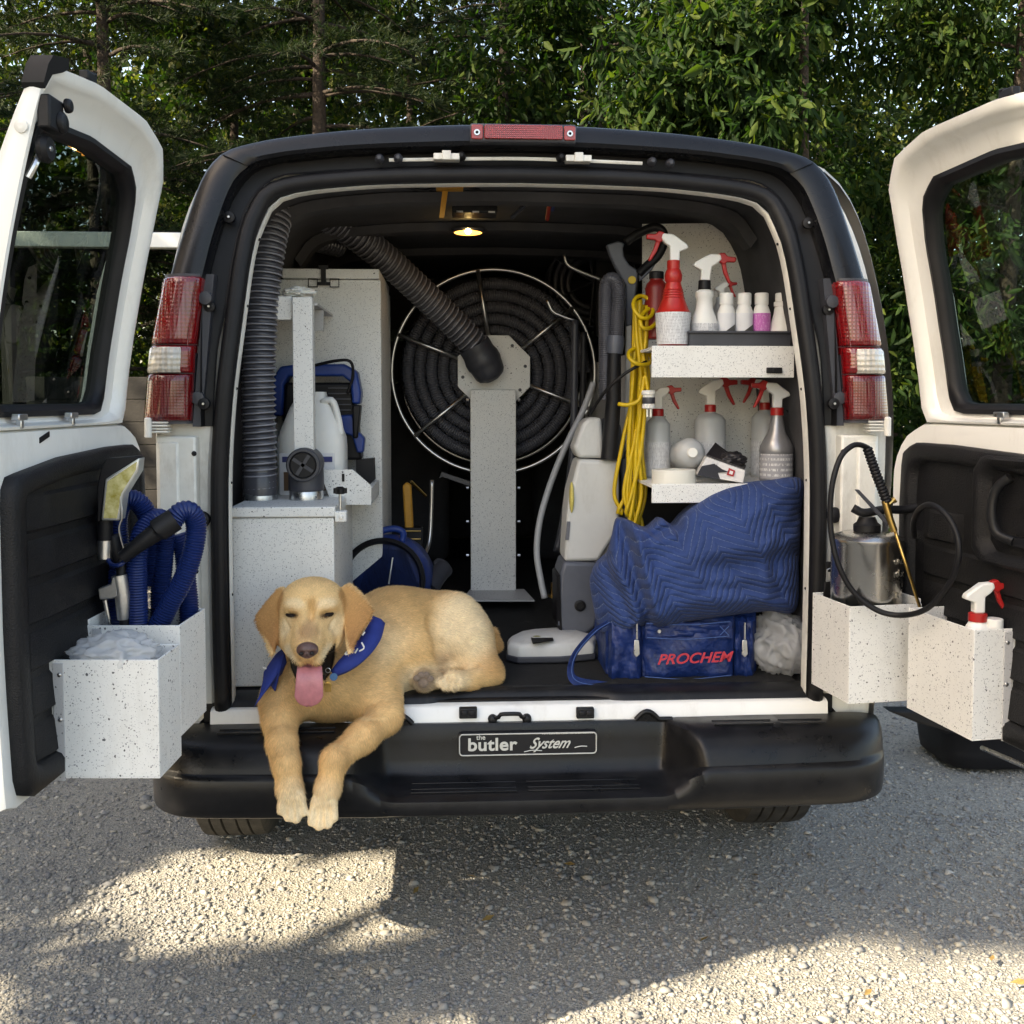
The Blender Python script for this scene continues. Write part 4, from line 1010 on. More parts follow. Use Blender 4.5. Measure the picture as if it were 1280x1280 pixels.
t = thing('tall_cabinet', 'tall speckled white cabinet behind the black vacuum hose', 'cabinet', at(410, 720, 0.78))
c1, c2 = at(349, 336, 0.78), at(476, 350, 0.78)
g = G(); g.box(-0.80, c2.x, 0.78, 1.30, 0.67, c2.z); g.build('cabinet_body', SPECK, t, bevel=0.003)
g = G(); g.box(-0.76, at(474, 336, 0.77).x, 0.768, 1.31, c2.z + 0.002, c1.z); g.build('lid', SPECK, t, bevel=0.003)
p = at(405, 354, 0.776)
g = G(); s = mpp(405, 354, 0.776)
g.box(p.x - 3 * s, p.x + 3 * s, 0.760, 0.778, p.z - 2 * s, p.z + 20 * s); g.box(p.x - 8 * s, p.x + 8 * s, 0.762, 0.774, p.z - 3 * s, p.z + 1 * s)
for sx in (-1, 1):
    g.tube([p + Vector((sx * 8 * s, -0.01, -5 * s)), p + Vector((sx * 19 * s, -0.01, -5 * s)), p + Vector((sx * 19 * s, -0.01, 5 * s)), p + Vector((sx * 8 * s, -0.01, 5 * s))], 0.0022, 6, closed=True)
g.box(p.x - 6 * s, p.x + 6 * s, 0.762, 0.776, p.z + 17 * s, p.z + 22 * s)
g.build('clasp', RUBBER, t, smooth=0)

t = thing('side_shelf', 'speckled white shelf and post behind the vertical black hose', 'shelf', at(380, 610, 0.30))
b0, b1 = at(292, 370, 0.34), at(366, 400, 0.34)
g = G(); g.box(-0.80, b1.x - 0.002, 0.34, 0.358, b1.z, b0.z); g.build('front_rail', SPECK, t, bevel=0.003)
g = G(); g.box(-0.80, at(404, 376, 0.50).x, 0.36, 0.76, b1.z + 0.045, b1.z + 0.052); g.box(b1.x + 0.02, at(404, 376, 0.50).x, 0.50, 0.515, b1.z - 0.02, b1.z + 0.044); g.build('shelf_board', SPECKG, t)
p0, p1 = at(365, 371, 0.32), at(392, 560, 0.32)
g = G(); g.box(p0.x, p1.x, 0.32, 0.37, 1.165, p0.z); g.build('post', SPECK, t, bevel=0.003)
tray = [(399, 587), (441, 587), (464, 607), (464, 631), (415, 631)]
g = G(); g.pxprism(tray, 0.42, 0.004); tz = at(420, 631, 0.42).z; g.box(-0.80, at(464, 631, 0.42).x, 0.426, 0.76, tz, tz + 0.006); g.box(at(458, 620, .42).x, at(464, 620, 0.42).x, 0.425, 0.76, tz + 0.007, tz + 0.05)
g.build('tray', SPECK, t)
g = G(); pz = at(429, 597, 0.419); g.tube([pz + Vector((0, 0, 0.012)), pz + Vector((0, 0, -0.012))], 0.004, 8); g.build('slot', RUBBER, t)
crumpled('paper_towel', at(374, 366, 0.42), (0.05, 0.05, 0.018), 'crumpled white paper towel lying on the left shelf', 'paper', 21, m=WHITEPL)

# inlet elbow with crossed cap
t = thing('inlet_elbow', 'grey plastic elbow fitting with crossed cap on the tank', 'fitting', at(383, 626, 0.34))
p = at(383, 613, 0.34); c = at(382, 580, 0.335)
g = G(); g.tube([p, p + Vector((0, 0, 0.055)), Vector((p.x, p.y, c.z))], [0.053, 0.052, 0.05], 24); g.tube([c + Vector((0, 0.05, 0)), c + Vector((0, -0.055, 0))], 0.050, 28); g.build('elbow', GREYPL, t, smooth=40, bevel=0.004)
g = G(); f0 = c + Vector((0, -0.056, 0))
g.lathe(f0, [(0.040, 0), (0.037, 0.004), (0.034, -0.006), (0.002, -0.006)], axis=(0, -1, 0)); cap = g.build('cap', RUBBER, t, smooth=40)
for a in (45, 135):
    q = Vector((math.cos(R(a + 12)), 0, math.sin(R(a + 12))))
    g = G(); g.obox(f0 + Vector((0, 0.000, 0)), q * 0.034, Vector((0, 0.003, 0)), Vector((-q.z, 0, q.x)) * 0.005); g.build('cap_bar', GREYPL, cap)

# ================================================================ hoses
HELIX = mat('grey_hose_helix', (0.24, 0.245, 0.28), 0.33)
def hose(name, pts, r, m, label, pitch=0.012, depth=0.006, n=16, wire=None, cat='hose', per=4):
    path = spline(pts, 120)
    t = thing(name, label, cat, Vector(path[0]))
    Q, rr = ribbed(path, r, pitch, depth, per)
    G().tube(Q, rr, n).build('ribbed_tube', m, t, smooth=60)
    if wire:
        L = np.linalg.norm(np.diff(path, axis=0), axis=1).sum(); turns = L / pitch; k = int(turns * 20)
        ps = polyline(path, k); T = np.gradient(ps, axis=0); T /= np.linalg.norm(T, axis=1)[:, None]
        a = np.cross(T, [0.2, 1, 0.1]); a /= np.linalg.norm(a, axis=1)[:, None]; b2 = np.cross(T, a); ang = np.linspace(0, 2 * PI * turns, k)[:, None]
        G().tube(ps + (a * np.cos(ang) + b2 * np.sin(ang)) * (r - 0.0012), 0.0030, 5).build('helix_wire', wire, t, smooth=180)
    return t
t = hose('vacuum_hose', [at(325, 612, 0.34), at(325, 560, 0.34), at(323.5, 500, 0.34), at(325, 420, 0.34), at(331, 345, 0.35), at(341, 285, 0.38), at(358, 240, 0.46), at(385, 205, 0.62)], 0.049, HOSEB, 'thick black ribbed vacuum hose standing on the waste tank', 0.0185, 0.008, 22, wire=HELIX)
p = at(325, 615, 0.34)
g = G(); g.lathe(p + Vector((0, 0, -0.008)), [(0.050, 0), (0.051, 0.05), (0.047, 0.058), (0.046, 0.075)]); g.build('cuff', HOSEB, t, smooth=40)
t = hose('vacuum_hose', [at(392, 262, 0.85), at(430, 283, 0.95), at(480, 322, 1.06), at(530, 368, 1.16), at(570, 407, 1.22), at(598, 436, 1.25)], 0.055, HOSEB, 'thick black ribbed hose slanting down to the reel hub', 0.022, 0.009, 22, wire=HELIX)
e = [at(592, 430, 1.245), at(600, 444, 1.255), at(607, 456, 1.26), at(612, 466, 1.262), at(616, 474, 1.268)]
g = G(); g.tube(spline(e, 14), [0.062, 0.064, 0.064, 0.064, 0.066, 0.070, 0.070, 0.070, 0.066, 0.064, 0.062, 0.060, 0.052, 0.030], 22); g.build('cuff', GREYPL, t, smooth=40)
t = hose('vacuum_hose', [at(352, 300, 0.80), at(368, 290, 0.92), at(395, 300, 1.0), at(425, 308, 1.1)], 0.042, HOSEB, 'short dark ribbed hose behind the slanting hose under the roof', 0.016, 0.007, 16)
# bracket under the roof
g = G(); g.pxprism([(392, 236), (404, 238), (372, 278), (357, 282)], 0.62, 0.01); g.tube([at(380, 238, 0.60), at(357, 280, 0.60)], 0.004, 6)
o = g.build('roof_bracket', GREYPL, van, smooth=0)

# ================================================================ hose reel
RC = at(617, 465, 1.36); RR = 126 * mpp(617, 465, 1.36)
t = thing('hose_reel', 'large wire hose reel wound with black hose on white post', 'hose reel', at(617, 752, 1.3))
def circ(r, y, n=96, a0=0, a1=360): return [RC + Vector((r * math.cos(R(a0 + (a1 - a0) * i / n)), y, r * math.sin(R(a0 + (a1 - a0) * i / n)))) for i in range(n)]
for y, k in ((-0.03, 1.0), (0.16, 0.93)):
    G().tube(circ(RR * k, y), 0.008, 8, closed=True).build('rim_ring', CHROME, t, smooth=180)
for a in (99, 159, 219, 279, 339, 39):
    q = Vector((math.cos(R(a)), 0, math.sin(R(a))))
    G().tube([RC + q * 0.13 + Vector((0, -0.036, 0)), RC + q * RR + Vector((0, -0.036, 0))], 0.0085, 8).build('spoke', CHROME, t, smooth=180)
ra = np.linspace(0, 2 * PI * 4.7, 600)
for y, tw in ((0.035, 0.0), (0.098, 1.1)):
    pa = [RC + Vector(((RR - 0.036 - 0.047 * a / (2 * PI)) * math.cos(a + tw), y, (RR - 0.036 - 0.047 * a / (2 * PI)) * math.sin(a + tw))) for a in ra]
    Q, rr = ribbed(pa, 0.0255, 0.0095, 0.0032, 3)
    G().tube(Q, rr, 10).build('wound_hose', HOSEB, t, smooth=70)
hp = [RC + Vector((0.155 * math.cos(R(22.5 + 45 * k)), -0.045, 0.155 * math.sin(R(22.5 + 45 * k)))) for k in range(8)]
hub = G().prism(hp, (0, 0.012, 0)).build('hub_plate', SPECK, t, bevel=0.003)
for k in range(8):
    q = RC + Vector((0.125 * math.cos(R(45 * k + 10)), -0.046, 0.125 * math.sin(R(45 * k + 10))))
    G().lathe(q, [(0.007, 0), (0.006, 0.005)], n=8, axis=(0, -1, 0)).build('hub_bolt', GREYPL, hub)
G().lathe(RC + Vector((0, -0.04, 0)), [(0.10, 0), (0.10, 0.2)], axis=(0, 1, 0)).build('drum', RUBBER, t)
q0, q1 = at(588, 487, 1.27), at(645, 740, 1.27)
post = G().box(q0.x, q1.x, 1.27, 1.30, q1.z, q0.z).build('post', SPECK, t, bevel=0.003)
G().box(q0.x + 0.003, q0.x + 0.010, 1.30, 1.36, q1.z, q0.z).box(q1.x - 0.010, q1.x - 0.003, 1.30, 1.36, q1.z, q0.z).build('post_flange', SPECKG, t)
for v in (500, 610, 652, 694):
    for u in (586, 647):
        q = at(u, v, 1.285); G().lathe(q, [(0.006, 0), (0.006, 0.010)], n=8, axis=(1 if u > 600 else -1, 0, 0)).build('side_bolt', STEEL, t)
G().prism([at(577, 752, 1.12), at(668, 752, 1.12), at(655, 738, 1.29), at(588, 738, 1.29)], (0, 0, 0.006)).build('foot_plate', SPECKG, t)
g = G(); g.pxprism([(549, 598), (552, 590), (588, 602), (588, 608), (553, 596)], 1.3, 0.02); g.build('stay', GREYPL, t)
# smaller reel far right behind the vacuum
t = thing('small_hose_reel', 'small dark reel behind the upright vacuum handle', 'hose reel', at(742, 420, 1.75))
C2 = at(742, 352, 1.75); r2 = 55 * mpp(742, 352, 1.75)
for y in (0, 0.2): G().tube([C2 + Vector((r2 * math.cos(a), y, r2 * math.sin(a))) for a in np.linspace(0, 2 * PI, 60, endpoint=False)], 0.006, 8, closed=True).build('rim_ring', GREYPL, t)
for a in (150, 205, 265, 100): G().tube([C2, C2 + Vector((r2 * math.cos(R(a)), 0, r2 * math.sin(R(a))))], 0.005, 6).build('spoke', GREYPL, t)
for k in range(3): G().tube([C2 + Vector(((r2 - 0.03 - 0.028 * k) * math.cos(a), 0.05, (r2 - 0.03 - 0.028 * k) * math.sin(a))) for a in np.linspace(0, 2 * PI, 60, endpoint=False)], 0.014, 8, closed=True).build('wound_hose', HOSEB, t, smooth=180)
G().box(at(745, 250, 1.7).x, at(775, 250, 1.7).x, 1.68, 1.74, at(745, 420, 1.7).z, at(745, 235, 1.7).z).build('bracket', RUBBER, t)
for pts, lab in (([(705, 318), (709, 330), (720, 337), (752, 350)], 'bent chrome hook above the reel rim, black tip'), ([(684, 375), (690, 388), (700, 394), (722, 402)], 'bent chrome hook against the reel rim')):
    h = G().tube(spline([at(u, v, 1.05) for u, v in pts], 16), 0.006, 8).build('chrome_hook', CHROME, smooth=180)
    tag(h, lab, 'hook')

# ================================================================ jugs, blower, machine on the left
LABELP = mat('printed_paper_label', (0.66, 0.67, 0.69), 0.6)
def print_mat(name, base, ink, rows=150, dens=0.47, dirn=(1, 0, 1)):
    """paper with rows of tiny illegible print"""
    m = mat(name, base, 0.6); nt = m.node_tree; b = nt.nodes['Principled BSDF']
    tc = [n for n in nt.nodes if n.type == 'TEX_COORD'][0]
    mp = nt.nodes.new('ShaderNodeMapping'); mp.inputs['Scale'].default_value = (420, 420, 60); nt.links.new(tc.outputs['Object'], mp.inputs[0])
    n = nt.nodes.new('ShaderNodeTexNoise'); n.inputs['Scale'].default_value = 1.0; n.inputs['Detail'].default_value = 1; nt.links.new(mp.outputs[0], n.inputs['Vector'])
    wv = nt.nodes.new('ShaderNodeTexWave'); wv.bands_direction = 'Z'; wv.inputs['Scale'].default_value = rows * 0.5; nt.links.new(tc.outputs['Object'], wv.inputs['Vector'])
    g1 = nt.nodes.new('ShaderNodeMath'); g1.operation = 'GREATER_THAN'; g1.inputs[1].default_value = 0.55; nt.links.new(wv.outputs['Fac'], g1.inputs[0])
    g2 = nt.nodes.new('ShaderNodeMath'); g2.operation = 'GREATER_THAN'; g2.inputs[1].default_value = dens; nt.links.new(n.outputs['Fac'], g2.inputs[0])
    mu = nt.nodes.new('ShaderNodeMath'); mu.operation = 'MULTIPLY'; nt.links.new(g1.outputs[0], mu.inputs[0]); nt.links.new(g2.outputs[0], mu.inputs[1])
    mx = nt.nodes.new('ShaderNodeMixRGB'); mx.inputs[1].default_value = (*base, 1); mx.inputs[2].default_value = (*ink, 1); nt.links.new(mu.outputs[0], mx.inputs[0]); nt.links.new(mx.outputs[0], b.inputs['Base Color'])
    return m
PRINT = print_mat('small_print_label', (0.64, 0.65, 0.66), (0.34, 0.34, 0.37))
def jug(u0, u1, v0, v1, Y, label, lab=True):
    p = at((u0 + u1) / 2, v1, Y); s = mpp(u0, v1, Y); w2 = (u1 - u0) / 2 * s; h = (v1 - v0) * s
    t = thing('jug', label, 'jug', p)
    rg = []
    for k, (kx, ky, z) in enumerate(((0.90, 0.9, 0), (1, 1, 0.02), (1, 1, 0.50), (0.98, 0.98, 0.58), (0.84, 0.86, 0.70), (0.62, 0.7, 0.86), (0.44, 0.5, 0.95), (0.40, 0.45, 1.0))):
        rg.append([p + Vector((w2 * kx * np.sign(math.cos(a)) * abs(math.cos(a)) ** 0.45, 0.075 * ky * np.sign(math.sin(a)) * abs(math.sin(a)) ** 0.45 + 0.075, z * h)) for a in np.linspace(0, 2 * PI, 32, endpoint=False)])
    G().rings(rg).build('jug_body', WHITEPL, t, smooth=45)
    G().tube(spline([p + Vector((w2 * 0.3, 0.04, h * 0.90)), p + Vector((w2 * 0.62, 0.035, h * 0.92)), p + Vector((w2 * 0.78, 0.035, h * 0.78)), p + Vector((w2 * 0.88, 0.035, h * 0.60))], 14), 0.011, 8).build('grip', WHITEPL, t, smooth=180)
    if lab:
        G().box(p.x - w2 * 0.86, p.x + w2 * 0.72, p.y - 0.003, p.y + 0.004, p.z + h * 0.06, p.z + h * 0.44).build('paper_label', LABELP, t)
        NAVY = mat('navy_ink', (0.02, 0.03, 0.14), 0.5); BROWN = mat('brown_print', (0.10, 0.05, 0.02), 0.5)
        G().box(p.x - w2 * 0.74, p.x - w2 * 0.30, p.y - 0.005, p.y - 0.001, p.z + h * 0.10, p.z + h * 0.27).build('printed_panel', BROWN, t)
        G().box(p.x + w2 * 0.30, p.x + w2 * 0.66, p.y - 0.005, p.y - 0.001, p.z + h * 0.10, p.z + h * 0.27).build('printed_panel', BROWN, t)
        G().box(p.x - w2 * 0.78, p.x + w2 * 0.66, p.y - 0.005, p.y - 0.001, p.z + h * 0.36, p.z + h * 0.41).build('printed_band', NAVY, t)
        text('rx', 0.034, (p.x - w2 * 0.62, p.y - 0.005, p.z + h * 0.285), (1, 0, 0), (0, 0, 1), NAVY, 'lettering', t, offset=0.001)
    else:
        G().box(p.x - w2 * 0.85, p.x + w2 * 0.2, p.y - 0.003, p.y + 0.004, p.z + h * 0.10, p.z + h * 0.40).build('paper_label', PRINT, t)
    return t
SHZ = at(420, 631, 0.42).z + 0.006
def vfor(u, z, Y):   # picture height of a shelf at depth Y
    r = Vector((at(u, 500, Y).x, Y, z)) - CAM
    return PPY - FPX * r.dot(UPV) / r.dot(FWD)
jug(344, 431, 488, vfor(390, SHZ, 0.47), 0.47, 'big white chemical jug with dark printed label behind the post')
jug(288, 343, 490, vfor(315, SHZ, 0.50), 0.50, 'cream white jug half hidden behind the vertical hose', lab=False)
t = thing('blue_machine', 'blue framed cleaning machine behind the white jugs', 'machine', at(400, 590, 0.66))
bl = [(341, 520), (341, 472), (350, 458), (372, 455), (430, 455), (446, 464), (451, 490), (450, 505), (440, 505), (438, 478), (428, 470), (360, 470), (354, 480), (353, 520)]
G().pxprism(bl, 0.64, 0.09).build('handle_frame', BLUEPL, t, bevel=0.008, seg=3)
G().pxprism([(356, 478), (440, 478), (452, 575), (350, 575)], 0.66, 0.1).build('housing', RUBBER, t, bevel=0.01)
for k in range(5): G().box(at(410, 480, .655).x, at(438, 480, .655).x, 0.652, 0.66, at(0, 484 + 7 * k, 0.655).z - 0.004, at(0, 484 + 7 * k, 0.655).z).build('vent_slat', GREYPL, t)
G().pxprism([(440, 506), (451, 506), (447, 548), (441, 548)], 0.63, 0.06).build('grip', RUBBER, t, bevel=0.006)
G().pxprism([(420, 520), (440, 518), (448, 540), (456, 548), (454, 566), (446, 566), (440, 545), (424, 540)], 0.645, 0.05).build('side_cover', BLUEPL, t, bevel=0.006)
G().pxprism([(445, 575), (467, 573), (468, 600), (462, 606), (445, 600)], 0.66, 0.06).build('base', RUBBER, t)
G().tube(spline([at(392, 457, 0.62), at(420, 451, 0.60), at(438, 452, 0.6), at(441, 470, 0.62), at(434, 492, 0.63)], 24), 0.005, 8).build('cable', RUBBER, t, smooth=180)

t = thing('air_mover', 'blue round air mover with black ring on floor behind dog', 'blower', at(478, 790, 0.78))
c = at(478, 726, 0.75); s = mpp(478, 726, 0.75)
ax = Vector((-0.10, -1, 0.12)).normalized()
g = G(); g.lathe(c, [(52 * s, -0.03), (54 * s, -0.015), (54 * s, 0.005), (50 * s, 0.014), (47 * s, 0.005), (46 * s, -0.02)], n=48, axis=ax); g.build('intake_ring', RUBBER, t, smooth=50)
g = G(); g.lathe(c, [(46 * s, -0.02), (40 * s, -0.035), (15 * s, -0.045), (0.001, -0.045)], n=40, axis=ax); g.build('intake_dish', BLUEPL, t, smooth=60)
g = G(); g.lathe(c - ax * 0.02, [(53 * s, 0.0), (58 * s, -0.04), (58 * s, -0.17), (48 * s, -0.2)], n=48, axis=ax); g.build('housing', BLUEPL, t, smooth=50)
G().tube(spline([at(470, 674, 0.80), at(477, 664, 0.82), at(494, 661, 0.82), at(504, 666, 0.82), at(502, 678, 0.80)], 20), 0.012, 10).build('carry_handle', BLUEPL, t, smooth=180)
G().tube([at(491, 697, 0.735), at(486, 730, 0.73)], 0.003, 6).build('wire', STEEL, t)
G().prism([at(518, 690, 0.85), at(532, 712, 0.85), at(538, 745, 0.85), at(515, 745, 0.85)], (0, 0.12, 0)).build('outlet', BLUEPL, t, bevel=0.01)
# odds and ends standing behind the dog
t = G().tube(spline([at(553, 712, 0.95), at(545, 722, 0.9), at(536, 738, 0.85)], 8), 12 * mpp(545, 720, 0.9), 20).lathe(at(553, 710, 0.95), [(14 * mpp(545, 720, .9), -0.006), (14 * mpp(545, 720, .9), 0.006)], axis=(0.5, -0.4, 0.6)).build('wand_tube', GREYPL, smooth=50)
tag(t, 'short grey wand tube lying behind the dog', 'tube')
t = thing('floor_tool', 'orange handled floor tool leaning by the reel post', 'tool', at(512, 700, 1.0))
G().prism([at(503, 607, 1.0), at(508, 603, 1.0), (at(514, 606, 1.0)), at(517, 661, 1.0), at(506, 661, 1.0)], (0, 0.03, 0)).build('handle', AMBER, t, bevel=0.006)
G().box(at(500, 660, 1.0).x, at(528, 660, 1.0).x, 0.99, 1.06, at(0, 690, 1.0).z, at(0, 663, 1.0).z).build('head', RUBBER, t, bevel=0.004)
for v in (664, 674, 683): G().tube([at(504, v, 0.985), at(526, v, 0.985)], 0.003, 6).build('brass_bar', BRASS, t)
t = G().tube([at(514, 602, 1.1), at(532, 620, 1.15)], 0.006, 8).build('brass_pipe', BRASS); tag(t, 'thin brass pipe behind the orange handle', 'pipe')
t = G().tube(spline([at(540, 600, 1.1), at(539, 640, 1.1), at(536, 680, 1.08), at(524, 705, 1.0)], 16), 0.0075, 8).build('steel_rod', CHROME, smooth=180); tag(t, 'upright chrome rod between blue blower and reel post', 'rod')
# ================================================================ right shelf unit
t = thing('shelf_unit', 'speckled white shelf unit with bottles along the right wall', 'shelf', at(905, 850, 0.2))
XR = 0.80
u0 = at(815, 432, 0.20); u1 = at(815, 472, 0.20); l0 = at(815, 605, 0.20); l1 = at(815, 629, 0.20)
G().box(u0.x, XR, 0.20, 0.208, u1.z, u0.z).build('shelf_lip', SPECK, t, bevel=0.002)
G().box(u0.x, XR, 0.210, 0.64, u0.z - 0.012, u0.z - 0.004).build('shelf_board', SPECK, t)
G().box(l0.x, XR, 0.20, 0.208, l1.z, l0.z).build('shelf_lip', SPECK, t, bevel=0.002)
G().box(l0.x, XR, 0.210, 0.64, l0.z - 0.012, l0.z - 0.004).build('shelf_board', SPECK, t)
pb = [(803, 280), (966, 278), (990, 430), (1003, 480), (1003, 600), (803, 600)]
G().pxprism(pb, 0.645, 0.006).build('back_panel', SPECK, t)
G().box(u0.x + 0.002, u0.x + 0.008, 0.66, 1.9, 0.67, 1.62).build('side_panel', SPECKG, t)
G().box(u0.x, XR, 0.55, 0.6, 0.67, l1.z - 0.002).build('kick_panel', RUBBER, t)
p = at(968, 463, 0.198); s = mpp(968, 463, 0.198)
G().box(p.x - 10 * s, p.x + 9 * s, 0.190, 0.203, p.z - 3.5 * s, p.z + 3.5 * s).box(p.x - 3 * s, p.x + 1 * s, 0.186, 0.192, p.z - 2.5 * s, p.z + 2.5 * s).build('catch', RUBBER, t, bevel=0.002)
# tray on the upper shelf
zt = u0.z - 0.004
tr = thing('bottle_tray', 'dark grey plastic tray under the small white bottles', 'tray', (at(930, 430, 0.23).x, 0.3, zt))
xa, xb = at(862, 430, 0.225).x, XR - 0.004
zt1 = at(900, 415, 0.225).z
G().box(xa, xb, 0.225, 0.231, zt, zt1 - 0.004).box(xa, xa + 0.006, 0.232, 0.42, zt, zt1 - 0.004).box(xa + 0.007, xb, 0.232, 0.42, zt, zt1 - 0.009).build('tray_wall', GREYPL, tr)
G().box(xa - 0.006, xb, 0.216, 0.234, zt1 - 0.004, zt1 + 0.003).build('tray_rim', GREYPL, tr, bevel=0.002)

# ---------------------------------------------------------------- bottles
def trig(t, q, s, flip=1, th=0.011, white=WHITEPL, red=REDTR, tilt=0.0, k=1.0):
    """spray head on a neck at q, s metres per measured pixel"""
    def W(pts, dy=0.0):
        out = []
        for x, y in pts:
            x *= flip * k; y *= k
            ca, sa = math.cos(tilt), math.sin(tilt)
            out.append(q + Vector((s * (x * ca - y * sa), dy, -s * (x * sa + y * ca))))
        return out
    head = G().prism(W([(-6, 0), (-6, -12), (-17, -16), (-15, -21), (2, -33), (15, -34), (17, -28), (12, -22), (6, -18), (6, 0)], -th), (0, 2 * th, 0)).build('spray_head', white, t, bevel=0.004, seg=3)
    G().prism(W([(13, -35), (20, -37), (24, -33), (35, -33), (35, -27), (25, -26), (20, -22), (15, -25)], -th * 0.8), (0, 1.6 * th, 0)).build('nozzle', red, head, bevel=0.003)
    G().prism(W([(17, -26), (23, -26), (26, -16), (33, -1), (30, 0), (22, -12)], -th * 0.5), (0, th, 0)).build('trigger', red, head, bevel=0.003)
    return head
def bottle(name, label, u, v, Y, prof, m, group=None, cat='bottle', n=28, squash=1.0):
    p = at(u, v, Y); s = mpp(u, v, Y)
    t = thing(name, label, cat, p, group)
    G().lathe(p, [(max(r * s, 1e-4), h * s) for r, h in prof], n=n, squash=squash).build('bottle_body', m, t, smooth=40)
    return t, p, s
GB = 'bottles on the right shelves'
# big red one with printed base
t, p, s = bottle('spray_bottle', 'red spray bottle with white printed sleeve on the upper shelf', 841, 432, 0.27,
    [(17, 0), (19, 1), (21, 40), (21.5, 41), (19, 44), (13.5, 58), (11, 70), (9, 77), (10.5, 80), (11, 86), (9, 92), (7.5, 94), (7.5, 96)], REDPL, GB)
G().lathe(p + Vector((0, 0, 1 * s)), [(19.7 * s, 0), (20.8 * s, 20 * s), (21.9 * s, 39 * s)], n=28).build('paper_sleeve', PRINT, t)
G().lathe(p + Vector((0, 0, 95 * s)), [(7.8 * s, 0), (7.8 * s, 9 * s), (6.5 * s, 9.5 * s)]).build('collar', REDPL, t)
for k in range(6): G().tube([p + Vector(((11.5 + 0.55 * k) * s * math.cos(a), (11.5 + 0.55 * k) * s * math.sin(a), (68 - 3.2 * k) * s)) for a in np.linspace(0, 2 * PI, 24, endpoint=False)], 0.9 * s, 6, closed=True).build('rib', REDPL, t)
trig(t, p + Vector((1 * s, 0, 103 * s)), s, flip=-1, k=1.0)
t, p, s = bottle('chemical_bottle', 'dark red bottle with black cap behind the yellow cord', 820, 424, 0.42,
    [(13, 0), (15, 2), (15, 40), (13, 52), (14, 62), (12, 68), (8, 72), (8, 78)], mat('dark_red_plastic', (0.20, 0.012, 0.010), 0.4, var=0.15, vscale=20), GB)
G().lathe(p + Vector((0, 0, 74 * s)), [(9 * s, 0), (9 * s, 8 * s), (8 * s, 9 * s)]).build('cap', RUBBER, t)
# white trigger bottle in the tray
YT = 0.30
def ztray(u): return vfor(u, zt1 - 0.008, YT)
t, p, s = bottle('spray_bottle', 'white spray bottle with black collar and red trigger in tray', 880, ztray(880), YT,
    [(15, 0), (17, 2), (17, 15), (14, 24), (10.5, 34), (9.5, 46), (11.5, 49), (11, 54), (7, 57), (7, 60)], WHITEPL, GB)
G().lathe(p + Vector((0, 0, 57 * s)), [(7.8 * s, 0), (7.4 * s, 11 * s), (6.8 * s, 11.5 * s)]).build('collar', RUBBER, t)
G().lathe(p + Vector((0, 0, 2 * s)), [(17.3 * s, 0), (17.3 * s, 13 * s)]).build('paper_sleeve', PRINT, t)
trig(t, p + Vector((0, 0, 68 * s)), s, flip=1, k=1.0, tilt=0.12)
t, p, s = bottle('spray_bottle', 'small clear spray bottle with red trigger behind white bottles', 901, ztray(901) - 2, 0.38, [(9, 0), (10, 2), (10, 30), (6, 40), (6, 46)], CLEARPL, GB)
trig(t, p + Vector((0, 0, 46 * s)), s, flip=1, k=0.55)
PINK = print_mat('pink_label', (0.50, 0.13, 0.42), (0.68, 0.40, 0.62), dens=0.56)
BW = mat('black_white_print', (0.03, 0.03, 0.03), 0.5)
for u, kind, lab in ((907.5, 'tri', 'short white bottle with black triangle print, nearest the white spray bottle'), (930, 'tri', 'short white bottle with black triangle print beside pink one'), (951.5, 'pink', 'short white bottle with pink label in the tray'), (977, 'cone', 'cone shaped plain white bottle at the end of the tray')):
    v = ztray(u)
    if kind == 'cone':
        t, p, s = bottle('small_bottle', lab, u, v, YT, [(14, 0), (16, 2), (15.5, 8), (10, 28), (9, 36), (10, 37), (10, 42), (8, 43), (8, 46)], WHITEPL, GB)
        G().lathe(p + Vector((0, 0, 44 * s)), [(8.5 * s, 0), (8.5 * s, 8 * s), (7.5 * s, 9 * s)]).build('cap', WHITEPL, t)
    else:
        t, p, s = bottle('small_bottle', lab, u, v, YT, [(10, 0), (10.8, 1.5), (10.8, 29), (8.5, 36), (7.5, 38), (7.5, 41)], WHITEPL, GB)
        G().lathe(p + Vector((0, 0, 39 * s)), [(8.4 * s, 0), (8.4 * s, 13 * s), (7.4 * s, 14 * s)]).build('cap', WHITEPL, t)
        if kind == 'pink': G().lathe(p + Vector((0, 0, 3 * s)), [(11 * s, 0), (11 * s, 25 * s)]).build('paper_label', PINK, t)
        else:
            G().lathe(p + Vector((0, 0, 3 * s)), [(10.95 * s, 0), (10.95 * s, 25 * s)]).build('paper_label', LABELP, t)
            G().prism([p + Vector((x * s, -11.4 * s, z * s)) for x, z in ((-7, 3), (8, 3), (8, 14))], (0, 0.4 * s, 0)).build('printed_triangle', BW, t)
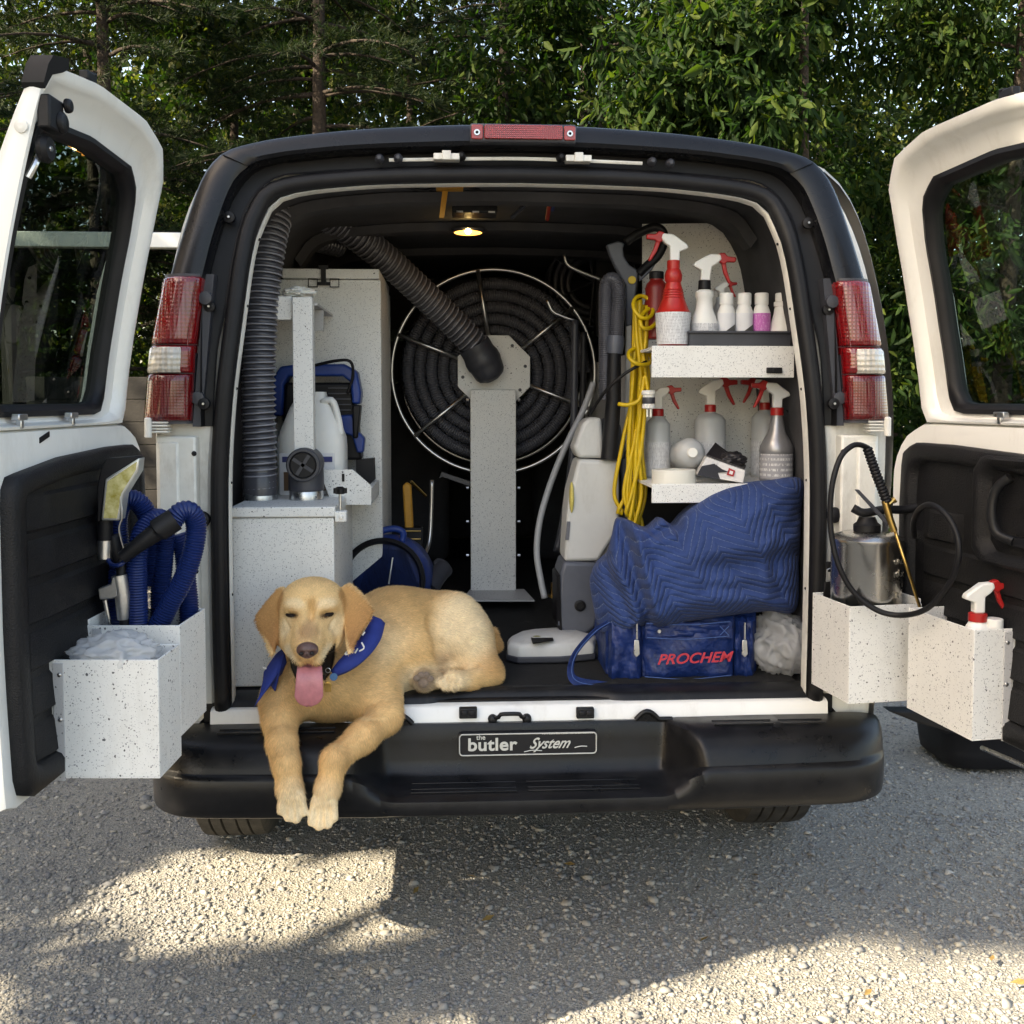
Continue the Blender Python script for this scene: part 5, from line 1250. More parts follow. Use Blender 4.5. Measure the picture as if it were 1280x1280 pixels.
# lower shelf
ZL = l0.z - 0.004
def zlow(u, Y): return vfor(u, ZL, Y)
for u, w_, hb, Y, fl, lab, k in ((822, 15, 72, 0.50, 1, 'cloudy spray bottle with dark red trigger behind the yellow cord', 0.95),
                              (887, 19, 76, 0.52, 1, 'cloudy spray bottle with red trigger pointing right, middle of lower shelf', 1.1),
                              (955, 16, 78, 0.52, -1, 'cloudy spray bottle with trigger behind the silver bottle', 1.0)):
    v = zlow(u, Y)
    t, p, s = bottle('spray_bottle', lab, u, v, Y, [(w_ - 1, 0), (w_, 2), (w_, hb - 6), (w_ - 5, hb), (7, hb + 3), (6, hb + 6)], CLEARPL, GB)
    G().lathe(p + Vector((0, 0, 4 * s)), [((w_ + .3) * s, 0), ((w_ + .3) * s, 40 * s)]).build('paper_label', PRINT, t)
    G().lathe(p + Vector((0, 0, (hb + 4) * s)), [(7 * s, 0), (7 * s, 8 * s), (6 * s, 9 * s)]).build('collar', REDTR, t)
    trig(t, p + Vector((0, 0, (hb + 12) * s)), s, flip=fl, k=k * 0.86)
SILV = mat('silver_plastic', (0.30, 0.30, 0.31), 0.33, metal=0.55, var=0.08, vscale=20)
v = zlow(970, 0.30)
t, p, s = bottle('spray_bottle', 'silver spray bottle with white head at the end of lower shelf', 970, v, 0.30, [(18, 0), (20, 2), (20, 36), (20.5, 37), (20, 44), (16, 52), (11, 60), (8, 74), (7, 80), (7, 84)], SILV, GB)
G().lathe(p + Vector((0, 0, 5 * s)), [(20.3 * s, 0), (20.3 * s, 30 * s)]).build('paper_label', print_mat('silver_print', (0.30, 0.30, 0.32), (0.6, 0.6, 0.6), 40, 0.5), t)
G().lathe(p + Vector((0, 0, 82 * s)), [(8 * s, 0), (8 * s, 9 * s), (7 * s, 9.5 * s)]).build('collar', REDTR, t)
trig(t, p + Vector((0, 0, 91 * s)), s, flip=-1, k=0.92)
v = zlow(998, 0.42)
t, p, s = bottle('chemical_bottle', 'tall cream bottle behind the silver bottle by the wall', 997, v, 0.42, [(13, 0), (14, 2), (14, 60), (8, 72), (6, 92), (5, 98)], WHITEPL, GB)
G().lathe(p + Vector((0, 0, 4 * s)), [(14.3 * s, 0), (14.3 * s, 48 * s)]).build('paper_label', PRINT, t)
t = G().prism([at(983, 512, 0.33), at(990, 514, 0.33), at(1003, 516, 0.33), at(1004, 540, 0.33), at(994, 532, 0.33), at(987, 518, 0.33)], (0, 0.03, 0)).build('black_scraper', RUBBER, bevel=0.006)
tag(t, 'black plastic scraper poking out over the silver bottle', 'scraper')
# lying round bottle, tape roll, glove box
t = thing('round_bottle', 'round cloudy bottle lying with its white cap to the front', 'bottle', at(863, 588, 0.40), GB)
c = at(864, 566, 0.36); s = mpp(864, 566, 0.36)
G().lathe(c, [(6 * s, 0.012), (7 * s, 0.010), (12 * s, 0.006), (17 * s, -0.006), (19 * s, -0.025), (18.5 * s, -0.14), (10 * s, -0.15)], axis=(-0.05, -1, 0.1), n=36).build('bottle_body', CLEARPL, t, smooth=60)
G().lathe(c + Vector((0, -0.012, 0.001)), [(6.5 * s, 0), (6.5 * s, 0.010), (5.5 * s, 0.012)], axis=(-0.05, -1, 0.1)).build('cap', WHITEPL, t)
p = at(842, zlow(842, 0.25) , 0.27); s = mpp(842, 605, 0.27)
t = thing('tape_roll', 'flat roll of white tape on the lower shelf', 'tape', p)
G().lathe(p, [(26 * s, 0), (27 * s, 0.8 * s), (27 * s, 17 * s), (26 * s, 18 * s), (14 * s, 18 * s), (14 * s, 0)], n=48, squash=0.8).build('roll', mat('masking_tape', (0.66, 0.64, 0.57), 0.6, var=0.05), t, smooth=40)
t = thing('glove_box', 'torn black and white box of disposable gloves', 'box', at(905, 604, 0.26))
Ag, Bg, Cg, Dg = at(871, 594, 0.24), at(929, 604, 0.24), at(932, 588, 0.245), at(883, 571, 0.27)
bk = [at(951, 600, 0.33), at(951, 579, 0.34), at(921, 560, 0.36)]
GW = mat('white_card', (0.64, 0.62, 0.60), 0.6, var=0.06, vscale=20); GBk = mat('black_card', (0.02, 0.018, 0.02), 0.45)
G().prism([Ag, Bg, Cg, Dg], (0.02, 0.10, 0)).build('carton', GW, t, bevel=0.002)
def onface(a_, b2):   # point on the front face of the carton
    lo = Ag.lerp(Bg, a_); hi = Dg.lerp(Cg, a_); return lo.lerp(hi, b2) + Vector((0, -0.002, 0))
G().prism([onface(0.0, 0.0), onface(0.5, 0.0), onface(0.40, 0.35), onface(0.62, 0.55), onface(0.45, 0.62), onface(0.25, 0.8), onface(0.0, 0.5)], (0, 0.001, 0)).build('printed_glove', GBk, t)
G().prism([onface(0.60, 0.35), onface(0.76, 0.33), onface(0.76, 0.75), onface(0.60, 0.8)], (0, 0.001, 0)).build('printed_square', REDTR, t)
G().prism([onface(0.64, 0.45), onface(0.72, 0.44), onface(0.72, 0.65), onface(0.64, 0.67)], (0, 0.0006, 0)).build('printed_mark', GW, t)
for k in range(3): G().prism([onface(0.02 + 0.1 * k, 0.62), onface(0.07 + 0.1 * k, 0.62), onface(0.10 + 0.1 * k, 0.96), onface(0.05 + 0.1 * k, 0.97)], (0, 0.0008, 0)).build('printed_bar', GW, t)
g = G(); top = [Dg + Vector((0.002, 0.01, 0.002)), Cg + Vector((0, 0.01, 0.002)), Cg + Vector((0.03, 0.10, 0.004)), Dg + Vector((0.05, 0.09, 0.035))]
g.prism(top, (0, 0, 0.004)); g.build('torn_flap', GBk, t)
crumpled('black_gloves', at(912, 575, 0.31), (0.05, 0.04, 0.024), 'black disposable gloves bulging from the torn box', 'gloves', 31, m=GBk)

# ================================================================ upright vacuum
t = thing('upright_vacuum', 'light grey upright vacuum with looped handle leaning on the shelves', 'vacuum', at(700, 830, 0.5))
VD = mat('vacuum_slate_plastic', (0.075, 0.083, 0.105), 0.42, var=0.12, vscale=14, bump=0.04, bscale=300)
YV = 0.52
G().pxprism([(700, 717), (705, 702), (748, 704), (752, 760), (745, 784), (731, 796), (705, 795), (697, 782)], YV - 0.06, 0.17).build('motor_base', VD, t, bevel=0.012, seg=3)
q = at(725, 757, YV - 0.062); G().lathe(q, [(0.018, 0), (0.018, 0.004), (0.012, 0.006), (0.010, 0.002)], axis=(0, -1, 0)).build('socket', RUBBER, t)
G().prism([at(696, 720, YV - 0.05), at(700, 718, YV - 0.065), at(703, 795, YV - 0.065), at(696, 782, YV - 0.05)], (0, 0.15, 0)).build('side_grille', RUBBER, t, bevel=0.004)
G().pxprism([(723, 574), (774, 576), (775, 660), (748, 702), (705, 702), (709, 640), (712, 615)], YV - 0.05, 0.15).build('bag_housing', LGREY, t, bevel=0.012, seg=3)
G().pxprism([(723, 573), (717, 560), (728, 530), (736, 522), (752, 522), (756, 573)], YV - 0.03, 0.12).build('upper_housing', LGREY, t, bevel=0.012, seg=3)
G().pxprism([(757, 522), (776, 530), (782, 573), (757, 573)], YV - 0.01, 0.10).build('upper_housing', VD, t, bevel=0.010, seg=3)
G().pxprism([(776, 576), (792, 560), (796, 640), (780, 660)], YV + 0.0, 0.09).build('rear_housing', VD, t, bevel=0.010, seg=3)
G().ball(at(714.5, 622, YV - 0.045), (0.008, 0.02, 0.050)).build('oval_badge', mat('yellow_badge', (0.55, 0.46, 0.12), 0.4), t, smooth=180)
G().prism([at(709, 652, YV - 0.052), at(713, 652, YV - 0.055), at(711, 675, YV - 0.055), at(707, 675, YV - 0.052)], (0, 0.02, 0)).build('side_lettering', VD, t)
shaft = [(783, 408), (790, 406), (797, 350), (798, 338), (787, 331), (780, 320), (779, 311), (781, 304), (773, 301), (758, 306), (763, 320), (770, 335), (782, 357)]
G().pxprism(shaft, YV - 0.005, 0.03).build('handle_shaft', VD, t, bevel=0.005)
G().pxprism([(783, 406), (790, 406), (788, 520), (781, 520)], YV, 0.02).build('handle_tube', LGREY, t, bevel=0.004)
lp = spline([at(782, 303, YV), at(794, 294, YV), at(808, 287, YV), at(820, 284, YV), at(829, 290, YV), at(829.5, 304, YV), at(822, 320, YV), at(808, 333, YV), at(798, 343, YV)], 40)
G().tube(lp, 5.5 * mpp(800, 300, YV), 12).build('grip_loop', RUBBER, t, smooth=180)
G().pxprism([(799, 342), (811, 333), (823, 318), (826, 320), (815, 338), (800, 352)], YV - 0.006, 0.022).build('loop_brace', VD, t, bevel=0.004)
q = at(790, 350, YV - 0.008); G().lathe(q, [(5 * 0.0026, 0), (4.6 * 0.0026, 0.003)], axis=(0, -1, 0)).build('brand_button', mat('yellow_button', (0.6, 0.42, 0.03), 0.4), t)
# stretch hose, nozzle and tube on the vacuum's side
hp_ = spline([at(757, 500, YV - 0.03), at(757, 430, YV - 0.03), at(757, 370, YV - 0.03), at(760, 352, YV - 0.03), at(768, 350, YV - 0.04), at(773, 364, YV - 0.045), at(772, 390, YV - 0.045), at(770, 424, YV - 0.045)], 120)
Q, rr = ribbed(hp_, 0.023, 0.006, 0.002, 3)
G().tube(Q, rr, 14).build('stretch_hose', HOSEB, t, smooth=60)
G().tube([at(770, 420, YV - 0.05), at(769, 428, YV - 0.05), at(768, 442, YV - 0.05)], [0.026, 0.029, 0.026], 16).build('hose_cuff', VD, t, smooth=50)
G().tube([at(768, 442, YV - 0.055), at(767, 500, YV - 0.06), at(761, 574, YV - 0.06)], [0.021, 0.024, 0.026], 14).build('crevice_nozzle', RUBBER, t, smooth=60)
# powered floor head lying flat
hd = [at(634, 812, 0.42), at(637, 790, 0.45), at(650, 782, 0.52), at(700, 786, 0.55), at(728, 800, 0.5), at(748, 826, 0.44), at(742, 836, 0.36), at(700, 840, 0.33), at(648, 838, 0.33), at(634, 826, 0.36)]
zb = 0.671
g = G(); ctr = sum(hd, Vector()) / len(hd)
rg = [[Vector((p.x, p.y, zb + 0.012)) for p in hd], [Vector((p.x, p.y, zb + 0.044)) for p in hd], [Vector((ctr.x + (p.x - ctr.x) * 0.95, ctr.y + (p.y - ctr.y) * 0.93, zb + 0.058)) for p in hd], [Vector((ctr.x + 0.015 + (p.x - ctr.x) * 0.6, ctr.y + (p.y - ctr.y) * 0.6, zb + 0.072)) for p in hd]]
g.rings(rg); g.build('floor_head', LGREY, t, bevel=0.006, seg=3)
g = G(); g.rings([[Vector((ctr.x + (p.x - ctr.x) * k, ctr.y + (p.y - ctr.y) * k, zb + z)) for p in hd] for k, z in ((0.99, 0.0), (1.03, 0.004), (1.03, 0.020), (0.99, 0.022))]); g.build('head_bumper', GREYPL, t, bevel=0.003)
bp_ = ctr + Vector((-0.005, -0.035, 0)); g = G()
def onhead(u, v): q = onz(u, v, zb + 0.068); return q
G().prism([onhead(661, 791), onhead(688, 788), onhead(692, 801), onhead(666, 805)], (0, 0, 0.003)).build('head_badge', BLACK, t)
G().lathe(onhead(671, 797) + Vector((0, 0, 0.003)), [(0.013, 0), (0.012, 0.001)]).build('badge_disc', mat('olive_print', (0.30, 0.28, 0.10), 0.5), t)
G().lathe(at(750, 815, 0.42), [(0.04, -0.02), (0.042, 0.0), (0.03, 0.02)], axis=(1, 0, 0)).build('head_wheel', RUBBER, t, smooth=50)
# grey wand tube curving down behind it
t = G().tube(spline([at(742, 478, 0.72), at(728, 515, 0.72), at(706, 560, 0.70), at(688, 605, 0.70), at(675, 650, 0.68), at(671, 690, 0.66), at(676, 725, 0.64), at(681, 748, 0.62)], 60), 4 * mpp(690, 600, 0.7), 12).build('wand_hose', mat('grey_vinyl_hose', (0.28, 0.29, 0.30), 0.4), smooth=180)
tag(t, 'thin grey hose curving down left of the upright vacuum', 'hose')
t = G().tube(spline([at(719, 400, 0.95), at(718, 470, 0.95), at(716, 560, 0.93), at(706, 640, 0.9), at(696, 690, 0.88)], 40), 4.5 * mpp(718, 500, 0.95), 12).build('dark_tube', GREYPL, smooth=180)
tag(t, 'dark grey tube hanging behind the thin grey hose', 'tube')
t = G().tube(spline([at(730, 415, 0.90), at(729, 470, 0.90), at(727, 540, 0.90), at(724, 600, 0.9)], 30), 4 * mpp(718, 500, 0.95), 12).build('dark_tube', RUBBER, smooth=180)
tag(t, 'black tube hanging right behind the upright vacuum', 'tube')
t = G().tube([at(691, 728, 0.75), at(691, 748, 0.75)], 0.007, 8).lathe(at(691, 746, 0.75), [(0.018, 0), (0.018, 0.008)]).build('brass_valve', BRASS); tag(t, 'little brass valve on the floor beside the vacuum', 'valve')
G().lathe(at(770, 420, YV), [(.001, 0), (.001, .001)])

# ================================================================ yellow cord hank
t = thing('extension_cord', 'hank of yellow extension cord hanging over the vacuum handle', 'cord', at(795, 660, 0.40))
r_ = 2.6 * mpp(800, 500, 0.44)
random.seed(5)
for k in range(7):
    xt = 800 + random.uniform(-7, 9); xm = 798 + random.uniform(-9, 12); xb_ = 793 + random.uniform(-18, 22); Yk = 0.40 + random.uniform(-0.012, 0.02)
    vb = 640 + random.uniform(-12, 18)
    x2 = xb_ + random.choice((-1, 1)) * random.uniform(7, 15)
    pts = [at(xt, 378 + random.uniform(-4, 5), Yk + 0.01), at(xt + random.uniform(-2, 2), 420, Yk), at(xm, 480 + random.uniform(-15, 15), Yk - 0.005), at((xm + xb_) / 2 + random.uniform(-5, 5), 560, Yk), at(xb_, 615, Yk), at((xb_ + x2) / 2 - 3, vb + 6, Yk), at((xb_ + x2) / 2 + 3, vb + 6, Yk + 0.006), at(x2, 615, Yk + 0.012), at((xm + x2) / 2, 550, Yk + 0.014), at(xm + 3, 480, Yk + 0.014), at(xt + 2, 400, Yk + 0.014)]
    G().tube(spline(pts, 90), r_, 8).build('strand', YELLOW, t, smooth=180)
for (cu, cv, ru, rv, tl) in ((804, 384, 12, 14, 0.2), (812, 398, 11, 13, -0.3), (800, 446, 14, 10, 0.4)):
    pts = [at(cu + ru * math.cos(a) + tl * rv * math.sin(a), cv + rv * math.sin(a), 0.38 + 0.03 * math.cos(a + 1)) for a in np.linspace(0, 2 * PI, 36, endpoint=False)]
    G().tube(pts, r_, 8, closed=True).build('wrap', YELLOW, t, smooth=180)
G().tube(spline([at(773, 505, 0.38), at(786, 506, 0.365), at(800, 498, 0.36), at(806, 470, 0.37), at(810, 488, 0.355)], 30), r_, 8).build('strand', YELLOW, t, smooth=180)
q = at(811, 488, 0.35); s = mpp(811, 488, 0.35)
G().lathe(q, [(8 * s, 0), (9 * s, -2 * s), (9 * s, -5 * s), (7.5 * s, -6 * s), (7.5 * s, -17 * s), (8.5 * s, -18 * s), (8.5 * s, -22 * s), (5 * s, -23 * s)], n=20).build('plug', WHITEPL, t, smooth=40)
G().lathe(q, [(7.7 * s, -8.5 * s), (7.9 * s, -9 * s), (7.9 * s, -16 * s), (7.7 * s, -16.5 * s)], n=20).build('plug_grip', GREYPL, t)
for dx in (-3, 1.5): G().box(q.x + dx * s, q.x + (dx + 2) * s, q.y - 0.002, q.y + 0.002, q.z - 33 * s, q.z - 22 * s).build('plug_pin', CHROME, t)
G().tube(spline([at(736, 520, 0.46), at(756, 490, 0.40), at(780, 468, 0.37), at(800, 456, 0.365), at(808, 452, 0.37)], 30), 0.005, 8).build('tie_cord', RUBBER, t, smooth=180)
# ================================================================ quilted moving blanket
def quilt_mat():
    m = mat('quilted_blue_cloth', (0.016, 0.042, 0.150), 0.85, var=0.18, vscale=9, sheen=0.05)
    nt = m.node_tree; b = nt.nodes['Principled BSDF']; src = b.inputs['Base Color'].links[0].from_socket
    uv = nt.nodes.new('ShaderNodeUVMap'); uv.uv_map = 'UVMap'
    sp = nt.nodes.new('ShaderNodeSeparateXYZ'); nt.links.new(uv.outputs[0], sp.inputs[0])
    def mth(op, a, b2=None):
        n = nt.nodes.new('ShaderNodeMath'); n.operation = op
        for i, x in enumerate((a, b2)):
            if x is None: continue
            if isinstance(x, (int, float)): n.inputs[i].default_value = x
            else: nt.links.new(x, n.inputs[i])
        return n.outputs[0]
    tri = mth('MULTIPLY', mth('PINGPONG', sp.outputs[0], 0.095), 0.95)
    ph = mth('ADD', sp.outputs[1], tri)
    d = mth('PINGPONG', ph, 0.0115)                       # 0 at a stitch line
    line = mth('LESS_THAN', d, 0.0011)
    dash = mth('GREATER_THAN', mth('PINGPONG', sp.outputs[0], 0.004), 0.0009)
    ln = mth('MULTIPLY', line, dash)
    mx = nt.nodes.new('ShaderNodeMixRGB'); mx.inputs[2].default_value = (0.09, 0.13, 0.24, 1)
    nt.links.new(ln, mx.inputs[0]); nt.links.new(src, mx.inputs[1]); nt.links.new(mx.outputs[0], b.inputs['Base Color'])
    h = mth('POWER', mth('MULTIPLY', d, 80.0), 0.5)
    tc = [n for n in nt.nodes if n.type == 'TEX_COORD'][0]
    nz = nt.nodes.new('ShaderNodeTexNoise'); nz.inputs['Scale'].default_value = 90; nz.inputs['Detail'].default_value = 4; nt.links.new(tc.outputs['Object'], nz.inputs['Vector'])
    hh = mth('ADD', h, mth('MULTIPLY', nz.outputs['Fac'], 0.7))
    bp = nt.nodes.new('ShaderNodeBump'); bp.inputs['Strength'].default_value = 0.9; bp.inputs['Distance'].default_value = 0.0045
    nt.links.new(hh, bp.inputs['Height']); nt.links.new(bp.outputs['Normal'], b.inputs['Normal'])
    return m
QUILT = quilt_mat()
def seg_d(px, py, line):
    best = np.full(px.shape, 1e9)
    for (x0, y0), (x1, y1) in zip(line[:-1], line[1:]):
        dx, dy = x1 - x0, y1 - y0; t = np.clip(((px - x0) * dx + (py - y0) * dy) / (dx * dx + dy * dy), 0, 1)
        best = np.minimum(best, np.hypot(px - x0 - t * dx, py - y0 - t * dy))
    return best
def blanket():
    out = [(769, 651), (776, 648), (784, 650), (797, 657), (809, 660), (818, 653), (826, 647), (835, 653), (845, 655), (862, 636), (895, 615), (928, 604), (961, 600), (1002, 599), (1002, 640), (999, 700), (995, 762), (961, 764), (930, 767), (895, 772), (862, 777), (836, 783), (815, 786), (797, 783), (780, 792), (757, 793), (747, 780), (741, 755), (737, 723), (746, 705), (757, 695), (764, 672)]
    B = spline(out, 320, closed=True)
    c = np.array([868.0, 705.0])
    rho = np.r_[np.linspace(0, 0.9, 46)[1:], 0.925, 0.95, 0.97, 0.985, 0.995, 1.0]
    U = c[0] + (B[:, 0] - c[0])[None] * rho[:, None]; V = c[1] + (B[:, 1] - c[1])[None] * rho[:, None]
    rr = np.repeat(rho[:, None], len(B), 1)
    dome = np.sqrt(np.clip(1 - rr ** 3.2, 0, 1))
    def ridge(line, w): return np.exp(-(seg_d(U, V, line) / w) ** 2)
    h = 0.13 * dome
    h += -0.055 * ridge([(776, 655), (787, 688), (793, 715), (803, 750), (812, 785)], 9)
    h += 0.030 * ridge([(797, 668), (800, 690), (812, 730), (822, 770)], 10)
    h += -0.030 * ridge([(757, 698), (762, 722), (774, 742), (788, 772)], 7)
    h += 0.018 * ridge([(768, 660), (765, 700), (776, 728)], 8)
    h += -0.030 * ridge([(800, 664), (812, 672), (826, 664), (845, 657)], 6)
    h += -0.022 * ridge([(1000, 690), (965, 702), (930, 706), (890, 712)], 12)
    h += 0.016 * ridge([(1000, 672), (960, 683), (900, 690)], 14)
    h += -0.016 * ridge([(1000, 640), (978, 668), (966, 700), (975, 745)], 8)
    h += 0.012 * ridge([(990, 650), (958, 690), (960, 740)], 9)
    h += -0.014 * ridge([(880, 735), (940, 735), (990, 742)], 9)
    h += -0.012 * ridge([(820, 700), (870, 660), (930, 628)], 14)
    h += 0.010 * ridge([(815, 770), (870, 752), (950, 752)], 9)
    Pn = np.stack([U.ravel(), V.ravel(), np.zeros(U.size)], 1)
    h += 0.0045 * noise3(Pn, 0.11, 5).reshape(U.shape) + 0.0025 * noise3(Pn, 0.27, 6).reshape(U.shape) * (1 + 1.5 * np.clip((U - 940) / 40, 0, 1))
    Y = 0.235 - 0.05 * (V - 600) / 190 + 0.10 * np.clip((800 - U) / 60, 0, 1) - h
    cen = at(c[0], c[1], float(0.235 - 0.05 * 105 / 190 - 0.13))
    rings = [[cen] * len(B)] + [[at(U[i, j], V[i, j], Y[i, j]) for j in range(len(B))] for i in range(len(rho))]
    # hem rolls back underneath, giving the cloth its depth
    last = rings[-1]
    cc = sum(last, Vector()) / len(last)
    for k, dy in ((0.985, 0.02), (0.95, 0.08), (0.85, 0.14), (0.5, 0.16), (0.02, 0.16)):
        rings.append([Vector((cc.x + (p.x - cc.x) * k, p.y + dy, cc.z + (p.z - cc.z) * k)) for p in last])
    g = G(); g.rings(rings, True, (False, True))
    o = g.build('moving_blanket', QUILT, smooth=180)
    me = o.data; uvl = me.uv_layers.new(name='UVMap')
    co = np.zeros(len(me.vertices) * 3); me.vertices.foreach_get('co', co); co = co.reshape(-1, 3)
    a = R(28); ux = co[:, 0] * math.cos(a) + (co[:, 2] * 1.1 - co[:, 1] * 0.3) * math.sin(a); uy = -co[:, 0] * math.sin(a) + (co[:, 2] * 1.1 - co[:, 1] * 0.3) * math.cos(a)
    lv = np.zeros(len(me.loops), np.int32); me.loops.foreach_get('vertex_index', lv)
    uvl.data.foreach_set('uv', np.stack([ux[lv], uy[lv]], 1).astype(np.float32).ravel())
    tag(o, 'quilted blue moving blanket heaped on the blue tool bag', 'blanket')
blanket()

# ================================================================ blue tool bag
NYLON = mat('blue_nylon', (0.006, 0.024, 0.12), 0.45, var=0.35, vscale=26, bump=0.55, bscale=45, bdist=0.012, rvar=0.12)
THREAD = mat('pale_blue_thread', (0.06, 0.12, 0.32), 0.6)
t = thing('tool_bag', 'shiny blue nylon tool bag with red lettering under the blanket', 'bag', at(858, 858, 0.2))
def softbox(u0, u1, v0, v1, Y, depth, bulge, n=24, pinch=0.0, seed=1):
    g = G(); rg = []
    for i, a in enumerate(np.linspace(0, 1, n)):
        u = u0 + (u1 - u0) * a; ring = []
        e = math.sqrt(max(0, 1 - abs(2 * a - 1) ** 5))
        for b2 in np.linspace(0, 1, 14):
            e2 = math.sqrt(max(0, 1 - abs(2 * b2 - 1) ** 5))
            wob = 0.006 * math.sin(9 * a + 5 * b2 + seed) + 0.004 * math.sin(23 * a - 11 * b2 + seed)
            ring.append(at(u + pinch * (2 * b2 - 1) * (0.5 - a), v0 + (v1 - v0) * b2, Y + 0.03 - bulge * min(e, e2) + wob))
        bot = ring[-1]; top = ring[0]
        ring += [Vector((bot.x, Y + depth, bot.z)), Vector((top.x, Y + depth, top.z))]
        rg.append(ring)
    g.rings(rg); return g
softbox(757, 945, 764, 857, 0.19, 0.28, 0.03, seed=2).build('bag_body', NYLON, t, smooth=50)
pk = softbox(803, 916, 784, 850, 0.150, 0.03, 0.022, n=20, seed=4).build('front_pocket', NYLON, t, smooth=50)
softbox(761, 803, 772, 856, 0.155, 0.04, 0.028, n=12, seed=6).build('side_pocket', NYLON, t, smooth=50)
softbox(917, 943, 770, 852, 0.160, 0.04, 0.026, n=12, seed=7).build('side_pocket', NYLON, t, smooth=50)
softbox(806, 914, 777, 797, 0.140, 0.02, 0.012, n=16, seed=9).build('pocket_flap', NYLON, t, smooth=50)
for pts in ([(809, 797), (860, 799), (912, 795)], [(808, 779), (860, 781), (913, 777)], [(806, 846), (860, 849), (914, 844)], [(900, 783), (911, 794)], [(911, 783), (900, 794)]):
    G().tube(spline([at(u, v, 0.148) for u, v in pts], 14), 0.0013, 5).build('stitching', THREAD, t)
G().pxprism([(800, 850), (915, 846), (922, 856), (802, 859)], 0.172, 0.02).build('base_piping', RUBBER, t, bevel=0.004)
for u in (796, 931):
    z0 = at(u, 778, 0.142); z1 = at(u, 802, 0.142)
    G().tube([z0, z1], 0.003, 6).build('zip_track', STEEL, t)
    zp = G().pxprism([(u - 3, 800), (u + 3, 800), (u + 4, 818), (u, 822), (u - 4, 818)], 0.132, 0.004).build('zip_pull', STEEL, t, bevel=0.0015)
q = at(824, 789, 0.142); G().lathe(q, [(0.006, 0), (0.005, 0.003)], n=12, axis=(0, -1, 0)).build('snap_stud', STEEL, t)
RED = mat('red_print', (0.48, 0.03, 0.05), 0.5)
a_, b_ = at(819, 828, 0.148), at(909, 824, 0.148)
text('PROCHEM', 0.041, a_ + Vector((0, -0.024, 0)), b_ - a_, (0, 0.05, 1), RED, 'lettering', t, offset=0.0007, shear=0.35, sx=(b_ - a_).length / 0.187)
# webbing strap looped out to the side
sp_ = spline([at(760, 778, 0.12), at(742, 790, 0.10), at(720, 815, 0.10), at(713, 836, 0.10), at(718, 850, 0.10), at(740, 856, 0.11), at(775, 858, 0.13), at(800, 859, 0.15)], 60)
g = G(); rg = []
for i, p in enumerate(sp_):
    tt = sp_[min(i + 1, 59)] - sp_[max(i - 1, 0)]; nn = np.cross(tt, [0, 1, 0.0]); nn /= np.linalg.norm(nn) + 1e-9
    wd = 0.019 * (1 if i < 40 else max(0.3, 1 - (i - 40) / 26)); side = nn * wd * 0.55 + np.array([0, 0.85, 0.1]) * wd * 0.6
    rg.append([p - side, p - side * 0.96 + nn * 0.003, p + side, p + side - nn * 0.003])
g.rings(rg); g.build('shoulder_strap', NYLON, t, smooth=60)
for k in (-1, 1): G().tube([p_ for p_ in (sp_ + np.array([0.002 * k, -0.012 * k - 0.004, 0.004 * k]))], 0.0011, 5).build('strap_stitching', THREAD, t)

# ================================================================ tools and hoses in the left door bin
YH = -0.375
def bh(pts, label):
    return hose('solution_hose', [at(u, v, YH + dy) for u, v, dy in pts], 0.0235, HOSEBLUE, label, 0.0062, 0.003, 16, per=3)
bh([(172, 800, -0.03), (172, 770, -0.03), (171, 729, -0.03), (172, 690, -0.03), (180, 662, -0.01), (197, 648, 0.02), (206, 660, 0.05), (204, 700, 0.06), (201, 740, 0.06), (201, 780, 0.06)], 'blue ribbed hose looping over in the bin, nearest the door panel')
bh([(216, 651, -0.045), (226, 640, -0.04), (238, 640, -0.03), (245, 656, -0.02), (242, 685, -0.02), (230, 722, -0.02), (212, 755, -0.02), (196, 785, -0.02)], 'blue ribbed hose arching from the black cuff down into the bin')
bh([(148, 680, 0.03), (147, 645, 0.03), (157, 625, 0.03), (173, 628, 0.04), (186, 650, 0.05), (192, 690, 0.06), (190, 730, 0.07)], 'blue ribbed hose bending behind the yellow windowed tool')
bh([(222, 668, 0.08), (230, 690, 0.08), (233, 725, 0.07), (236, 760, 0.06), (236, 790, 0.05)], 'blue ribbed hose standing at the outer corner of the bin')
bh([(146, 790, 0.02), (147, 760, 0.02), (147, 730, 0.03), (150, 700, 0.03)], 'short blue ribbed hose behind the silver tool head')
t = thing('hose_cuff', 'black tapered hose cuff lying across the blue hoses', 'cuff', at(185, 674, YH - 0.06))
cp = [at(153, 697, YH - 0.08), at(180, 676, YH - 0.075), at(197, 664, YH - 0.07), at(199, 662, YH - 0.07), at(219, 649, YH - 0.06)]
G().tube(polyline(cp, 30), np.interp(np.linspace(0, 1, 30), [0, 0.66, 0.68, 0.72, 1], [0.014, 0.021, 0.0265, 0.0265, 0.026]), 20).build('cuff_body', RUBBER, t, smooth=50)
t = thing('upholstery_tool', 'black and silver upholstery tool with yellow window leaning in bin', 'tool', at(132, 700, YH - 0.10))
YU = YH - 0.07
G().pxprism([(121, 653), (121, 608), (126, 585), (132, 573), (171, 570), (173, 573), (131, 600), (125, 652)], YU + 0.004, 0.05).build('tool_head', RUBBER, t, bevel=0.004)
FRAME = mat('tool_chrome_frame', (0.62, 0.62, 0.58), 0.3, metal=0.6)
win = [(131, 599), (174, 572), (172, 589), (154, 618), (149, 651), (126, 651)]
G().pxprism(win, YU, 0.045).build('window_frame', FRAME, t, bevel=0.004)
YW = mat('yellow_tinted_window', (0.62, 0.50, 0.05), 0.12, var=0.5, vscale=45, col2=(0.72, 0.66, 0.35), coat=0.6)
